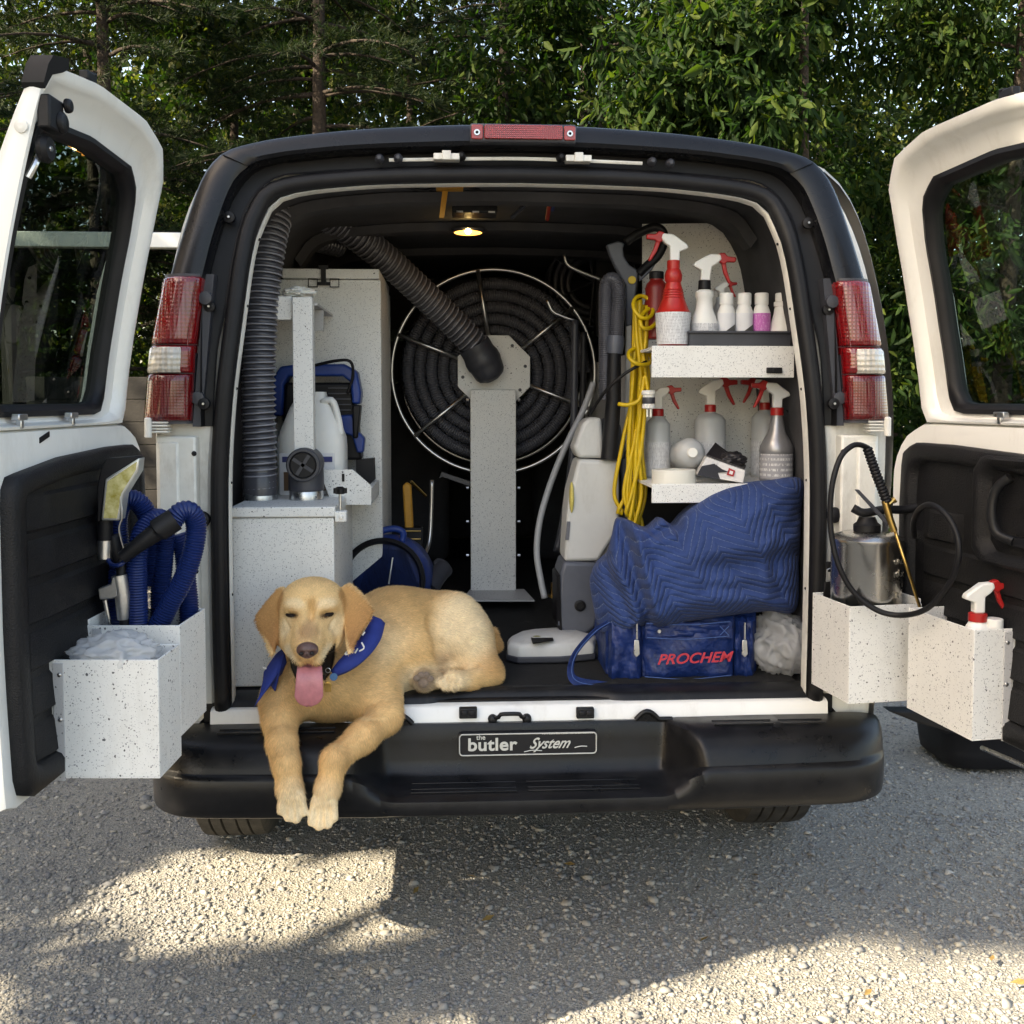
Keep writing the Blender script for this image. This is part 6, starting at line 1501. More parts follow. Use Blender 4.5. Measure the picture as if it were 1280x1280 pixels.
G().pxprism([(134, 602), (171, 577), (169, 588), (151, 617), (146, 648), (129, 648)], YU - 0.002, 0.004).build('window', YW, t, bevel=0.001)
G().tube([at(131.5, 650, YU + 0.025), at(131.5, 675, YU + 0.025)], 0.0165, 20).build('throat', RUBBER, t, smooth=40)
G().tube([at(131.5, 675, YU + 0.025), at(131, 698, YU + 0.025)], 0.0162, 20).build('swivel', STEEL, t, smooth=40)
G().tube(spline([at(150, 620, YU), at(153, 645, YU), at(149, 662, YU), at(156, 690, YU)], 20), 0.0022, 6).build('edge_wire', STEEL, t)
G().tube(spline([at(142, 668, YU + 0.03), at(146, 690, YU + 0.03), at(152, 712, YU + 0.04)], 10), 0.012, 12).build('pipe', RUBBER, t, smooth=180)
G().tube(spline([at(134, 698, YU + 0.02), at(140, 706, YU), at(150, 706, YU - 0.01), at(157, 700, YU)], 14), 0.005, 8).build('feed_line', HOSEBLUE, t, smooth=180)
t = thing('detail_tool', 'silver metal detail tool with valve and thin rod in bin', 'tool', at(150, 790, YH - 0.06))
ALU = mat('cast_aluminium', (0.45, 0.45, 0.45), 0.35, metal=0.85, var=0.2, vscale=30)
G().tube([at(149, 719, YU + 0.02), at(153, 745, YU + 0.02), at(154, 774, YU + 0.02)], [0.017, 0.0165, 0.0125], 20).build('tool_tube', ALU, t, smooth=50)
G().tube([at(152, 700, YU + 0.03), at(151, 720, YU + 0.02)], 0.010, 12).build('neck', RUBBER, t)
G().pxprism([(122, 736), (138, 730), (140, 721), (147, 721), (147, 745), (140, 749), (124, 750)], YU + 0.004, 0.028).build('valve_block', ALU, t, bevel=0.003)
G().tube([at(131, 750, YU + 0.015), at(138, 786, YU + 0.02)], 0.0052, 10).build('rod', STEEL, t)
G().tube([at(155, 770, YU + 0.02), at(156, 792, YU + 0.02)], 0.0105, 12).build('tip', RUBBER, t)

# ================================================================ stainless sprayer on the right door
t = thing('pump_sprayer', 'stainless steel pump sprayer with black hose in right door bin', 'sprayer', PRB(0.14, 0.73, 0.14))
TC = PRB(0.140, 0.73, 0.138); TR_ = 0.088
zt_ = at(1100, 672, TC.y).z
G().lathe(TC, [(TR_ * 0.9, 0), (TR_, 0.012), (TR_, zt_ - 0.73 - 0.012), (TR_ + 0.003, zt_ - 0.73 - 0.008), (TR_ + 0.003, zt_ - 0.73), (TR_ - 0.006, zt_ - 0.73 + 0.006), (0.06, zt_ - 0.73 + 0.014), (0.03, zt_ - 0.73 + 0.016)], n=56).build('tank', STAIN, t, smooth=40)
TT = Vector((TC.x, TC.y, zt_ + 0.014))
G().lathe(TT, [(0.030, 0), (0.034, 0.004), (0.034, 0.020), (0.026, 0.026), (0.02, 0.04)], n=24).build('pump_cap', RUBBER, t, smooth=40)
G().tube(spline([at(1066, 635, TC.y), at(1080, 641, TC.y - 0.01), at(1105, 637, TC.y - 0.01), at(1130, 637, TC.y), at(1150, 632, TC.y)], 20), 0.011, 12).build('pump_handle', RUBBER, t, smooth=180)
MARK = mat('embossed_marks', (0.42, 0.41, 0.38), 0.35, metal=1.0)
for k, (txt, v) in enumerate((('GAL', 706), ('MAX', 722), ('1/2', 748))):
    a = R(-62); rad = TR_ + 0.0006; q = Vector((TC.x + rad * math.cos(a), TC.y + rad * math.sin(a), at(1130, v, TC.y - 0.08).z))
    xd = Vector((-math.sin(a), math.cos(a), 0))
    text(txt, 0.017, q - xd * 0.004, xd, (0, 0, 1), MARK, 'lettering', t)
hl_ = [(1085, 560), (1075, 556), (1064, 558), (1050, 573), (1040, 608), (1038, 656), (1047, 703), (1067, 740), (1097, 763), (1128, 769), (1158, 761), (1184, 734), (1197, 703), (1197, 672), (1184, 645), (1164, 631), (1149, 637), (1142, 653), (1143, 670)]
dys = [-.09, -.10, -.11, -.12, -.13, -.13, -.14, -.15, -.17, -.20, -.27, -.33, -.37, -.37, -.34, -.28, -.2, -.12, -.05]
G().tube(spline([at(u, v, TC.y + dy) for (u, v), dy in zip(hl_, dys)], 140), 0.0068, 12).build('spray_hose', RUBBER, t, smooth=180)
G().tube([at(1143, 664, TC.y), at(1143, 672, TC.y)], 0.009, 10).build('hose_fitting', STEEL, t)
Q, rr = ribbed(polyline([at(1084, 560, TC.y - 0.09), at(1095, 592, TC.y - 0.095), at(1109, 628, TC.y - 0.10)], 40), 0.0125, 0.008, 0.0025, 4)
G().tube(Q, rr, 14).build('grip', RUBBER, t, smooth=60)
G().tube([at(1106, 626, TC.y - 0.10), at(1113, 650, TC.y - 0.105), at(1118, 664, TC.y - 0.107)], [0.009, 0.0085, 0.008], 12).build('valve_body', BRASS, t, smooth=50)
G().tube([at(1116, 655, TC.y - 0.105), at(1150, 760, TC.y - 0.115)], 0.0042, 10).build('wand', BRASS, t, smooth=180)
G().tube([at(1108, 633, TC.y - 0.10), at(1118, 624, TC.y - 0.10)], 0.006, 10).lathe(at(1116, 626, TC.y - 0.10), [(0.008, 0), (0.008, 0.006)], n=10, axis=(1, 0, 0.6)).build('side_valve', BRASS, t)
G().pxprism([(1069, 612), (1074, 612), (1112, 652), (1110, 658)], TC.y - 0.10, 0.008).build('lever', GREYPL, t, bevel=0.002)
# webbing strap with buckle at the bin edge
t = thing('webbing_strap', 'black webbing strap with buckle hung on the sprayer bin', 'strap', at(1038, 752, -0.10))
G().pxprism([(1031, 728), (1044, 726), (1046, 752), (1029, 748)], -0.10, 0.006).build('webbing', RUBBER, t, bevel=0.002)
G().tube([at(1033, 726, -0.10), at(1044, 724, -0.10), at(1043, 708, -0.095), at(1034, 712, -0.095)], 0.0022, 6, closed=True).build('buckle', STEEL, t)
G().pxprism([(1034, 702), (1046, 703), (1046, 716), (1034, 715)], -0.09, 0.01).build('pad', RUBBER, t, bevel=0.003)
# spray bottle at the right edge
q = PRB(0.50, 0.735, 0.080)
t = thing('spray_bottle', 'white spray bottle with red trigger standing in the right door bin', 'bottle', q)
zt2 = at(1220, 776, q.y).z
qq = at(1222, 776, q.y); qq = Vector((qq.x, q.y, 0.735)); s = mpp(1221, 770, qq.y)
G().lathe(qq, [(0.030, 0), (0.033, 0.004), (0.033, zt2 - 0.735 - 0.03), (0.022, zt2 - 0.735 - 0.008), (0.017, zt2 - 0.735)], n=24).build('bottle_body', WHITEPL, t, smooth=40)
G().lathe(Vector((qq.x, qq.y, zt2)), [(11 * s, 0), (11 * s, 9 * s), (9.5 * s, 10 * s)], n=24).build('collar', REDTR, t)
trig(t, Vector((qq.x, qq.y, zt2 + 10 * s)), s, flip=1, k=1.1)
q = PRB(0.518, 0.735, 0.046); z2 = at(1237, 773, q.y).z
t = thing('capped_bottle', 'white capped bottle beside the red trigger in the right bin', 'bottle', q)
G().lathe(q, [(0.020, 0), (0.022, 0.003), (0.022, z2 - 0.735 - 0.045), (0.018, z2 - 0.735 - 0.030), (0.018, z2 - 0.735 - 0.024)], n=24).build('bottle_body', WHITEPL, t, smooth=40)
G().lathe(Vector((q.x, q.y, z2 - 0.026)), [(0.019, 0), (0.019, 0.024), (0.017, 0.026)], n=24).build('cap', WHITEPL, t, smooth=40)
# check strap under the right door and the black tub on the gravel beyond it
t = G().tube([at(1228, 935, -0.45), at(1300, 966, -0.75)], 0.006, 8).build('door_check_rod', STEEL, van)
t = G().pxprism([(1110, 889), (1192, 889), (1192, 916), (1150, 905)], -0.02, 0.05).build('lower_door_seal', RUBBER, van, bevel=0.006)
p = onz(1188, 966, 0); p2 = onz(1290, 968, 0)
t = thing('rubber_tub', 'low black rubber tub standing on the gravel right of the van', 'tub', Vector(((p.x + p2.x) / 2 + 0.1, p.y + 0.15, 0)))
g = G(); w_ = 0.30; cx_ = p.x + w_ + 0.01
rg = []
for k, z in ((0.93, 0.0), (0.97, 0.008), (1.0, 0.06), (1.03, 0.135), (1.05, 0.14), (1.05, 0.15), (1.0, 0.15), (0.95, 0.03), (0.2, 0.03)):
    rg.append([Vector((cx_ + w_ * k * np.sign(math.cos(a)) * abs(math.cos(a)) ** 0.4, p.y + 0.2 + 0.19 * k * np.sign(math.sin(a)) * abs(math.sin(a)) ** 0.4, z)) for a in np.linspace(0, 2 * PI, 40, endpoint=False)])
g.rings(rg); g.build('tub_body', RUBBER, t, smooth=50)
# ================================================================ the dog
def surface_nets(F, o, h):
    """closed mesh of the zero level of a sampled field"""
    S = F < 0
    nx, ny, nz = F.shape
    c = np.zeros((nx - 1, ny - 1, nz - 1), np.int8)
    for dx in (0, 1):
        for dy in (0, 1):
            for dz in (0, 1):
                c += S[dx:nx - 1 + dx, dy:ny - 1 + dy, dz:nz - 1 + dz]
    act = (c > 0) & (c < 8)
    idx = -np.ones(act.shape, np.int64); I = np.argwhere(act); idx[act] = np.arange(len(I))
    acc = np.zeros((len(I), 3)); cnt = np.zeros(len(I))
    corners = [(dx, dy, dz) for dx in (0, 1) for dy in (0, 1) for dz in (0, 1)]
    for a in corners:
        for ax in range(3):
            if a[ax]: continue
            b_ = list(a); b_[ax] = 1
            fa = F[I[:, 0] + a[0], I[:, 1] + a[1], I[:, 2] + a[2]]; fb = F[I[:, 0] + b_[0], I[:, 1] + b_[1], I[:, 2] + b_[2]]
            m = (fa < 0) != (fb < 0)
            t = np.where(m, fa / (fa - fb + 1e-12), 0)
            p = np.array(a, float)[None].repeat(len(I), 0); p[:, ax] += t
            acc[m] += p[m]; cnt[m] += 1
    V = (I + acc / cnt[:, None]) * h + o
    faces = []
    for ax in range(3):
        sl0 = [slice(None)] * 3; sl1 = [slice(None)] * 3; sl0[ax] = slice(0, -1); sl1[ax] = slice(1, None)
        a, b_ = S[tuple(sl0)], S[tuple(sl1)]
        E = np.argwhere(a != b_); flip = a[E[:, 0], E[:, 1], E[:, 2]]
        u, w_ = (ax + 1) % 3, (ax + 2) % 3
        ok = (E[:, u] > 0) & (E[:, w_] > 0) & (E[:, u] < F.shape[u] - 1) & (E[:, w_] < F.shape[w_] - 1)
        E = E[ok]; flip = flip[ok]
        q = []
        for du, dw in ((-1, -1), (0, -1), (0, 0), (-1, 0)):
            k = E.copy(); k[:, u] += du; k[:, w_] += dw; q.append(idx[k[:, 0], k[:, 1], k[:, 2]])
        q = np.stack(q, 1); q[~flip] = q[~flip][:, ::-1]
        faces.append(q)
    return V, np.vstack(faces)

def D(u, v, Y): return np.array(tuple(at(u, v, Y)))
PR_ = []    # (kind, data, blend)
def cone(a, b_, r0, r1, k=0.03): PR_.append(('c', D(*a), D(*b_), r0, r1, k))
def ell(c, r, k=0.03, rot=None): PR_.append(('e', D(*c), np.array(r), rot, k))
def cut(c, r, k=0.01, rot=None): PR_.append(('x', D(*c), np.array(r), rot, k))
def rotm(ax, deg): return np.array(Matrix.Rotation(R(deg), 3, ax))
# trunk: chest, ribs, loin, rump, lying along the floor behind the sill
ell((412, 850, 0.05), (0.120, 0.13, 0.112), 0.05)
cone((425, 838, 0.12), (495, 806, 0.20), 0.130, 0.148, 0.06)
cone((495, 804, 0.20), (552, 797, 0.28), 0.152, 0.138, 0.06)
ell((452, 848, 0.10), (0.115, 0.14, 0.10), 0.05)
cone((500, 838, 0.16), (545, 838, 0.22), 0.075, 0.07, 0.05)
# neck
cone((398, 792, 0.02), (415, 835, 0.09), 0.078, 0.120, 0.05)
# shoulders and forelegs hanging over the bumper
cone((456, 835, 0.06), (472, 878, -0.02), 0.078, 0.056, 0.05)
cone((472, 878, -0.02), (482, 896, -0.075), 0.056, 0.042, 0.04)
cone((482, 896, -0.075), (453, 921, -0.155), 0.041, 0.036, 0.025)
cone((453, 921, -0.155), (418, 950, -0.235), 0.036, 0.031, 0.025)
cone((418, 950, -0.235), (410, 985, -0.262), 0.032, 0.028, 0.02)
cone((410, 985, -0.262), (405, 1005, -0.266), 0.029, 0.028, 0.02)
for du, dv, dy in ((-12, 24, -0.016), (-4, 29, -0.024), (6, 27, -0.022), (13, 19, -0.012)): cone((405 + du * 0.7, 1000, -0.278), (403 + du * 1.05, 1003 + dv, -0.278 + dy * 0.7), 0.0145, 0.0128, 0.0035)
cone((364, 850, 0.03), (355, 878, -0.05), 0.072, 0.056, 0.05)
cone((355, 878, -0.05), (350, 900, -0.12), 0.055, 0.043, 0.04)
cone((350, 900, -0.12), (353, 930, -0.195), 0.040, 0.034, 0.025)
cone((352, 930, -0.195), (358, 955, -0.235), 0.036, 0.031, 0.02)
cone((358, 955, -0.235), (362, 985, -0.258), 0.031, 0.028, 0.02)
cone((362, 985, -0.258), (365, 998, -0.264), 0.029, 0.028, 0.02)
for du, dv, dy in ((-13, 17, -0.012), (-5, 25, -0.022), (4, 27, -0.024), (12, 19, -0.014)): cone((365 + du * 0.7, 993, -0.276), (366 + du * 1.05, 996 + dv, -0.276 + dy * 0.7), 0.0145, 0.0128, 0.0035)
# hind leg folded on the floor: thigh, knee, hock, foot
ell((577, 792, 0.20), (0.084, 0.075, 0.124), 0.03, rotm('Y', -18))
cone((585, 800, 0.17), (604, 834, 0.14), 0.070, 0.046, 0.03)
cone((548, 845, 0.13), (604, 838, 0.135), 0.030, 0.040, 0.03)
cone((614, 843, 0.135), (588, 850, 0.09), 0.036, 0.031, 0.02)
cone((588, 849, 0.085), (566, 851, 0.045), 0.030, 0.028, 0.016)
for du, dv, dy in ((-11, 2, -0.02), (-6, 5, -0.028), (2, 5, -0.03), (9, 3, -0.022)): cone((566 + du * .6, 851, 0.045), (563 + du * 1.1, 852 + dv, 0.045 + dy * .7), 0.0140, 0.0125, 0.0035)
cone((552, 848, 0.10), (531, 851, 0.05), 0.026, 0.028, 0.02)
ell((529, 851, 0.040), (0.030, 0.022, 0.030), 0.01)
cone((606, 800, 0.32), (617, 806, 0.26), 0.030, 0.022, 0.03)
cone((617, 806, 0.26), (616, 790, 0.24), 0.022, 0.014, 0.02)
# head
ell((391, 768, -0.055), (0.088, 0.098, 0.084), 0.03)
ell((391, 752, -0.075), (0.080, 0.075, 0.060), 0.03)
ell((372, 757, -0.125), (0.030, 0.026, 0.020), 0.018)
ell((406, 757, -0.125), (0.030, 0.026, 0.020), 0.018)
ell((369, 792, -0.085), (0.040, 0.055, 0.050), 0.025)
ell((411, 791, -0.085), (0.042, 0.055, 0.052), 0.025)
cone((388, 784, -0.135), (385, 806, -0.215), 0.050, 0.035, 0.025)
cone((385, 806, -0.215), (384.5, 811, -0.240), 0.036, 0.029, 0.015)
cone((369, 800, -0.160), (374, 823, -0.222), 0.025, 0.019, 0.014)
cone((403, 798, -0.160), (396, 822, -0.222), 0.026, 0.019, 0.014)
cone((360, 800, -0.115), (368, 812, -0.165), 0.026, 0.022, 0.015)
cone((412, 798, -0.115), (406, 812, -0.165), 0.027, 0.022, 0.015)
# eye hollows, stop between the brows, mouth
cut((364.5, 770, -0.158), (0.017, 0.018, 0.0075), 0.010)
cut((409, 769, -0.158), (0.019, 0.018, 0.0075), 0.010)
cut((388, 766, -0.170), (0.008, 0.022, 0.022), 0.014)
# lower jaw hangs open
cone((390, 826, -0.06), (388, 846, -0.150), 0.052, 0.033, 0.02)
cone((388, 846, -0.150), (387, 852, -0.185), 0.033, 0.026, 0.015)
cut((389, 834, -0.180), (0.040, 0.065, 0.0165), 0.008)
# ears: thin folded flaps hanging from the sides of the skull
def flap(pts, ypts, th, k=0.006, rnd=0.006, cutter=False):
    """flat outline given in the picture with its own depth plane; ypts: three (u, v, Y) that fix the plane"""
    A_ = np.array([tuple(D(*p)) for p in ypts]); M_ = np.c_[A_[:, 0], A_[:, 2], np.ones(3)]; pl_ = np.linalg.solve(M_, A_[:, 1])
    ym = np.mean([p[2] for p in ypts])
    PR_.append(('fx' if cutter else 'f', np.array([D(u, v, ym)[[0, 2]] for u, v in pts]), pl_, th, rnd, k))
EARL = [(352, 737), (344.5, 739), (334, 751), (325, 762), (318.5, 772), (321, 782), (330, 793), (337, 803), (343, 814), (347.5, 812), (349, 799), (348, 784), (349, 762), (354, 744)]
EARR = [(424, 738), (433.6, 733), (441, 738), (454, 750), (465.5, 765), (462, 775), (451, 790), (445.5, 800), (441, 812), (437.5, 811), (434, 799), (431.5, 777), (429, 755), (424, 745)]
flap(EARL, [(350, 740, -0.055), (320, 775, -0.080), (345, 812, -0.135)], 0.005)
flap(EARR, [(428, 740, -0.055), (464, 768, -0.075), (440, 812, -0.135)], 0.005)
# mouth corners left open beside the tongue
MOUTHR = [(419, 804), (418, 822), (414, 839), (406, 851), (399, 848), (400, 832), (403, 825), (410, 816)]
MOUTHL = [(362, 820), (364, 835), (370, 848), (377, 848), (376, 834), (370, 828)]
flap(MOUTHR, [(417, 808, -0.22), (405, 848, -0.22), (400, 830, -0.22)], 0.085, 0.004, 0.001, True)
flap(MOUTHL, [(366, 826, -0.22), (372, 846, -0.22), (376, 832, -0.22)], 0.085, 0.004, 0.001, True)
# creases: thigh against the flank, between the toes, lines under the eyes
def crease(a, b_, r0, k=0.008): PR_.append(('cx', D(*a), D(*b_), r0, r0, k))
for a, b_ in (((546, 752, 0.128), (543, 780, 0.100)), ((543, 780, 0.100), (551, 812, 0.088)), ((551, 812, 0.088), (566, 838, 0.085))): crease(a, b_, 0.016, 0.028)

def dog_field(X, Yg, Z):
    P = np.stack([X, Yg, Z], -1)
    F = np.full(X.shape, 1.0, np.float32)
    def smin(a, b_, k):
        hh = np.clip(k - np.abs(a - b_), 0, None) / k
        return np.minimum(a, b_) - hh * hh * k * 0.25
    for pr in PR_:
        if pr[0] == 'c':
            _, a, b_, r0, r1, k = pr
            ba = b_ - a; t = np.clip(((P - a) @ ba) / (ba @ ba), 0, 1)
            dd = np.linalg.norm(P - a - t[..., None] * ba, axis=-1) - (r0 + (r1 - r0) * t)
            F = smin(F, dd, k)
        elif pr[0] == 'cx':
            _, a, b_, r0, r1, k = pr
            ba = b_ - a; t = np.clip(((P - a) @ ba) / (ba @ ba), 0, 1)
            F = -smin(-F, np.linalg.norm(P - a - t[..., None] * ba, axis=-1) - r0, k)
        elif pr[0] in ('f', 'fx'):
            _, Q2, pl_, th, rnd, k = pr
            px, pz = P[..., 0], P[..., 2]; d2 = np.full(px.shape, 1e9); sgn = np.ones(px.shape)
            for i2 in range(len(Q2)):
                ax_, az_ = Q2[i2]; bx_, bz_ = Q2[i2 - 1]; ex, ez = bx_ - ax_, bz_ - az_; wx, wz = px - ax_, pz - az_
                tt = np.clip((wx * ex + wz * ez) / (ex * ex + ez * ez), 0, 1); d2 = np.minimum(d2, (wx - ex * tt) ** 2 + (wz - ez * tt) ** 2)
                c1 = pz >= az_; c2 = pz < bz_; c3 = ex * wz > ez * wx
                sgn = np.where((c1 & c2 & c3) | (~c1 & ~c2 & ~c3), -sgn, sgn)
            dd2 = sgn * np.sqrt(d2) + rnd; dy = np.abs(P[..., 1] - (pl_[0] * px + pl_[1] * pz + pl_[2])) - th
            dd = np.minimum(np.maximum(dd2, dy), 0) + np.hypot(np.maximum(dd2, 0), np.maximum(dy, 0)) - rnd
            F = smin(F, dd, k) if pr[0] == 'f' else -smin(-F, dd, k)
        else:
            kind, c, r, rot, k = pr
            q = P - c
            if rot is not None: q = q @ rot
            k0 = np.linalg.norm(q / r, axis=-1); k1 = np.linalg.norm(q / (r * r), axis=-1)
            dd = k0 * (k0 - 1) / (k1 + 1e-9)
            if kind == 'e': F = smin(F, dd, k)
            else: F = -smin(-F, dd, k)
    return F
def make_dog():
    t = thing('dog', 'yellow labrador with blue bandana lying in the van, paws over bumper', 'dog', at(450, 880, 0.05))
    h = 0.0046
    lo = np.array([-0.88, -0.34, 0.36]); hi = np.array([0.03, 0.46, 1.10])
    n = ((hi - lo) / h).astype(int) + 1
    F = np.full(n, 1.0, np.float32)
    ax = [lo[k] + h * np.arange(n[k]) for k in range(3)]
    # coarse pass decides which blocks need the fine field
    B = 16
    for i in range(0, n[0], B):
        for j in range(0, n[1], B):
            for k in range(0, n[2], B):
                sl = (slice(i, min(i + B, n[0])), slice(j, min(j + B, n[1])), slice(k, min(k + B, n[2])))
                cx = np.array([[ax[0][(sl[0].start + sl[0].stop - 1) // 2]], [0]])
                c = [ax[d][(sl[d].start + sl[d].stop - 1) // 2] for d in range(3)]
                v = dog_field(np.array([c[0]]), np.array([c[1]]), np.array([c[2]]))[0]
                if abs(v) > 0.085:
                    F[sl] = 1.0 if v > 0 else -1.0; continue
                X, Yg, Z = np.meshgrid(ax[0][sl[0]], ax[1][sl[1]], ax[2][sl[2]], indexing='ij')
                F[sl] = dog_field(X, Yg, Z)
    V, Q = surface_nets(F, lo, h)
    # seat the belly on the floor
    g = G(); g.add(V, Q.tolist())
    m = dog_mat()
    o = g.build('dog_body', m, t, smooth=180)
    sm = o.modifiers.new('smooth', 'SMOOTH'); sm.factor = 0.5; sm.iterations = 1
    col = o.data.color_attributes.new('coat', 'FLOAT_COLOR', 'POINT')
    W = np.zeros(len(o.data.vertices) * 3); o.data.vertices.foreach_get('co', W); W = W.reshape(-1, 3) + np.array(ORG[t])
    C = dog_colour(W)
    col.data.foreach_set('color', np.c_[C, np.ones(len(C))].astype(np.float32).ravel())
    return t, o, W
def dog_colour(W):
    base = np.array([0.80, 0.53, 0.245]); C = np.repeat(base[None], len(W), 0)
    def blob(c, r, col, s=1.0):
        nonlocal C
        d = np.linalg.norm((W - D(*c)) / np.array(r), axis=1); k = np.clip(1.25 - d, 0, 1) ** 1.0 * s; k = np.clip(k * 1.6, 0, s)[:, None]
        C = C * (1 - k) + np.array(col) * k
    cream = (0.84, 0.70, 0.47); rust = (0.36, 0.165, 0.055); dark = (0.42, 0.23, 0.09)
    blob((580, 780, 0.12), (0.09, 0.12, 0.13), cream, 0.8)          # pale thigh
    blob((520, 850, 0.10), (0.12, 0.12, 0.06), cream, 0.8)          # belly
    blob((612, 830, 0.12), (0.045, 0.06, 0.04), rust, 0.45)         # hock
    blob((617, 800, 0.25), (0.04, 0.06, 0.05), rust, 0.6)           # tail
    blob((548, 848, 0.08), (0.035, 0.05, 0.025), rust, 0.5)
    for u in (404, 365): blob((u, 1012, -0.28), (0.06, 0.05, 0.07), cream, 0.7)
    blob((565, 853, 0.04), (0.05, 0.05, 0.035), cream, 0.7)
    blob((352, 945, -0.23), (0.03, 0.03, 0.04), dark, 0.35); blob((425, 948, -0.25), (0.03, 0.03, 0.03), dark, 0.3)
    blob((470, 800, 0.0), (0.10, 0.2, 0.07), cream, 0.35)           # neck side
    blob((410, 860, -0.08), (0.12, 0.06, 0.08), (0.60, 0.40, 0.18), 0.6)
    # face
    blob((368, 755, -0.15), (0.030, 0.04, 0.014), cream, 0.45); blob((408, 755, -0.15), (0.030, 0.04, 0.014), cream, 0.45)
    blob((389, 757, -0.16), (0.012, 0.06, 0.020), (0.42, 0.21, 0.06), 0.6)
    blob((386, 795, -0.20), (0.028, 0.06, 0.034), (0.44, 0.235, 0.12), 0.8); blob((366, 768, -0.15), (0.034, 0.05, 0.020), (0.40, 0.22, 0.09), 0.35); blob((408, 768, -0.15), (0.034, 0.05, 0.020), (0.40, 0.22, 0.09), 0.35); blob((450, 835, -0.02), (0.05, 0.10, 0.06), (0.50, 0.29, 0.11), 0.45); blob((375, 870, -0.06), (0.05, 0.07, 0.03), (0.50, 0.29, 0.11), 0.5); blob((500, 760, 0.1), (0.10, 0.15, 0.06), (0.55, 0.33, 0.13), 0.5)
    blob((367, 815, -0.19), (0.030, 0.06, 0.022), cream, 0.8); blob((405, 815, -0.19), (0.030, 0.06, 0.022), cream, 0.8)
    blob((360, 785, -0.13), (0.020, 0.05, 0.030), cream, 0.5); blob((420, 782, -0.13), (0.022, 0.05, 0.030), cream, 0.4)
    for u in (364, 409): blob((u, 770, -0.150), (0.017, 0.035, 0.0065), (0.05, 0.022, 0.010), 1.0)
    # ears and mouth corners by their outlines
    Wc = W - np.array(CAM); z_ = Wc @ np.array(FWD); uu = 640 + FPX * (Wc @ np.array(RGT)) / z_; vv = PPY - FPX * (Wc @ np.array(UPV)) / z_
    def inside(poly, grow):
        poly = np.array(poly, float); c = poly.mean(0); k = np.zeros(len(uu), bool)
        d = seg_d(uu, vv, [tuple(p) for p in poly] + [tuple(poly[0])])
        for i in range(len(poly)):
            (x0, y0), (x1, y1) = poly[i], poly[i - 1]
            k ^= ((y0 > vv) != (y1 > vv)) & (uu < (x1 - x0) * (vv - y0) / (y1 - y0 + 1e-9) + x0)
        return np.clip(np.where(k, 1.0, 1 - d / grow), 0, 1)
    front = W[:, 1] < 0.03
    for e_ in (EARL, EARR):
        k = (inside(e_, 2.5) * front * 0.92)[:, None]; tipc = np.clip((vv - 740) / 60, 0, 1)[:, None]
        C = C * (1 - k) + (np.array((0.52, 0.27, 0.095)) * (1 - tipc) + np.array((0.38, 0.17, 0.055)) * tipc) * k
    for e_ in (MOUTHR, MOUTHL):
        k = (inside(e_, 1.5) * (W[:, 1] > -0.30) * front)[:, None]; C = C * (1 - k) + np.array((0.005, 0.003, 0.003)) * k
    # inside of the mouth and lips
    blob((389, 834, -0.185), (0.050, 0.085, 0.020), (0.012, 0.007, 0.008), 1.0)
    # grey pads of the hind paw shown sole-on
    blob((529, 852, 0.02), (0.034, 0.03, 0.034), (0.22, 0.16, 0.11), 0.9); blob((556, 826, 0.08), (0.03, 0.05, 0.03), (0.33, 0.20, 0.12), 0.6)
    return C
def dog_mat():
    m = mat('dog_coat', (0.56, 0.36, 0.155), 0.75, sheen=0.03, spec=0.2); nt = m.node_tree; b = nt.nodes['Principled BSDF']
    at_ = nt.nodes.new('ShaderNodeAttribute'); at_.attribute_name = 'coat'
    tc = [n for n in nt.nodes if n.type == 'TEX_COORD'][0]
    n = nt.nodes.new('ShaderNodeTexNoise'); n.inputs['Scale'].default_value = 260; n.inputs['Detail'].default_value = 3; nt.links.new(tc.outputs['Object'], n.inputs['Vector'])
    n2 = nt.nodes.new('ShaderNodeTexNoise'); n2.inputs['Scale'].default_value = 16; n2.inputs['Detail'].default_value = 5; nt.links.new(tc.outputs['Object'], n2.inputs['Vector'])
    ad = nt.nodes.new('ShaderNodeMath'); nt.links.new(n.outputs['Fac'], ad.inputs[0]); nt.links.new(n2.outputs['Fac'], ad.inputs[1])
    r = nt.nodes.new('ShaderNodeMapRange'); r.inputs['From Min'].default_value = 0.6; r.inputs['From Max'].default_value = 1.4; r.inputs['To Min'].default_value = 0.78; r.inputs['To Max'].default_value = 1.16; nt.links.new(ad.outputs[0], r.inputs['Value'])
    mx = nt.nodes.new('ShaderNodeMixRGB'); mx.blend_type = 'MULTIPLY'; mx.inputs[0].default_value = 1; nt.links.new(at_.outputs['Color'], mx.inputs[1]); nt.links.new(r.outputs['Result'], mx.inputs[2])
    nt.links.new(mx.outputs[0], b.inputs['Base Color'])
    bp = nt.nodes.new('ShaderNodeBump'); bp.inputs['Strength'].default_value = 0.35; bp.inputs['Distance'].default_value = 0.003; nt.links.new(n.outputs['Fac'], bp.inputs['Height']); nt.links.new(bp.outputs['Normal'], b.inputs['Normal'])
    return m
def surf(u, v, y0=-0.34, y1=0.2):
    """where the line of sight meets the coat"""
    ys = np.linspace(y0, y1, 180); P = np.array([tuple(at(u, v, y)) for y in ys]); f = dog_field(P[:, 0], P[:, 1], P[:, 2])
    return Vector(P[int(np.argmax(f < 0))])
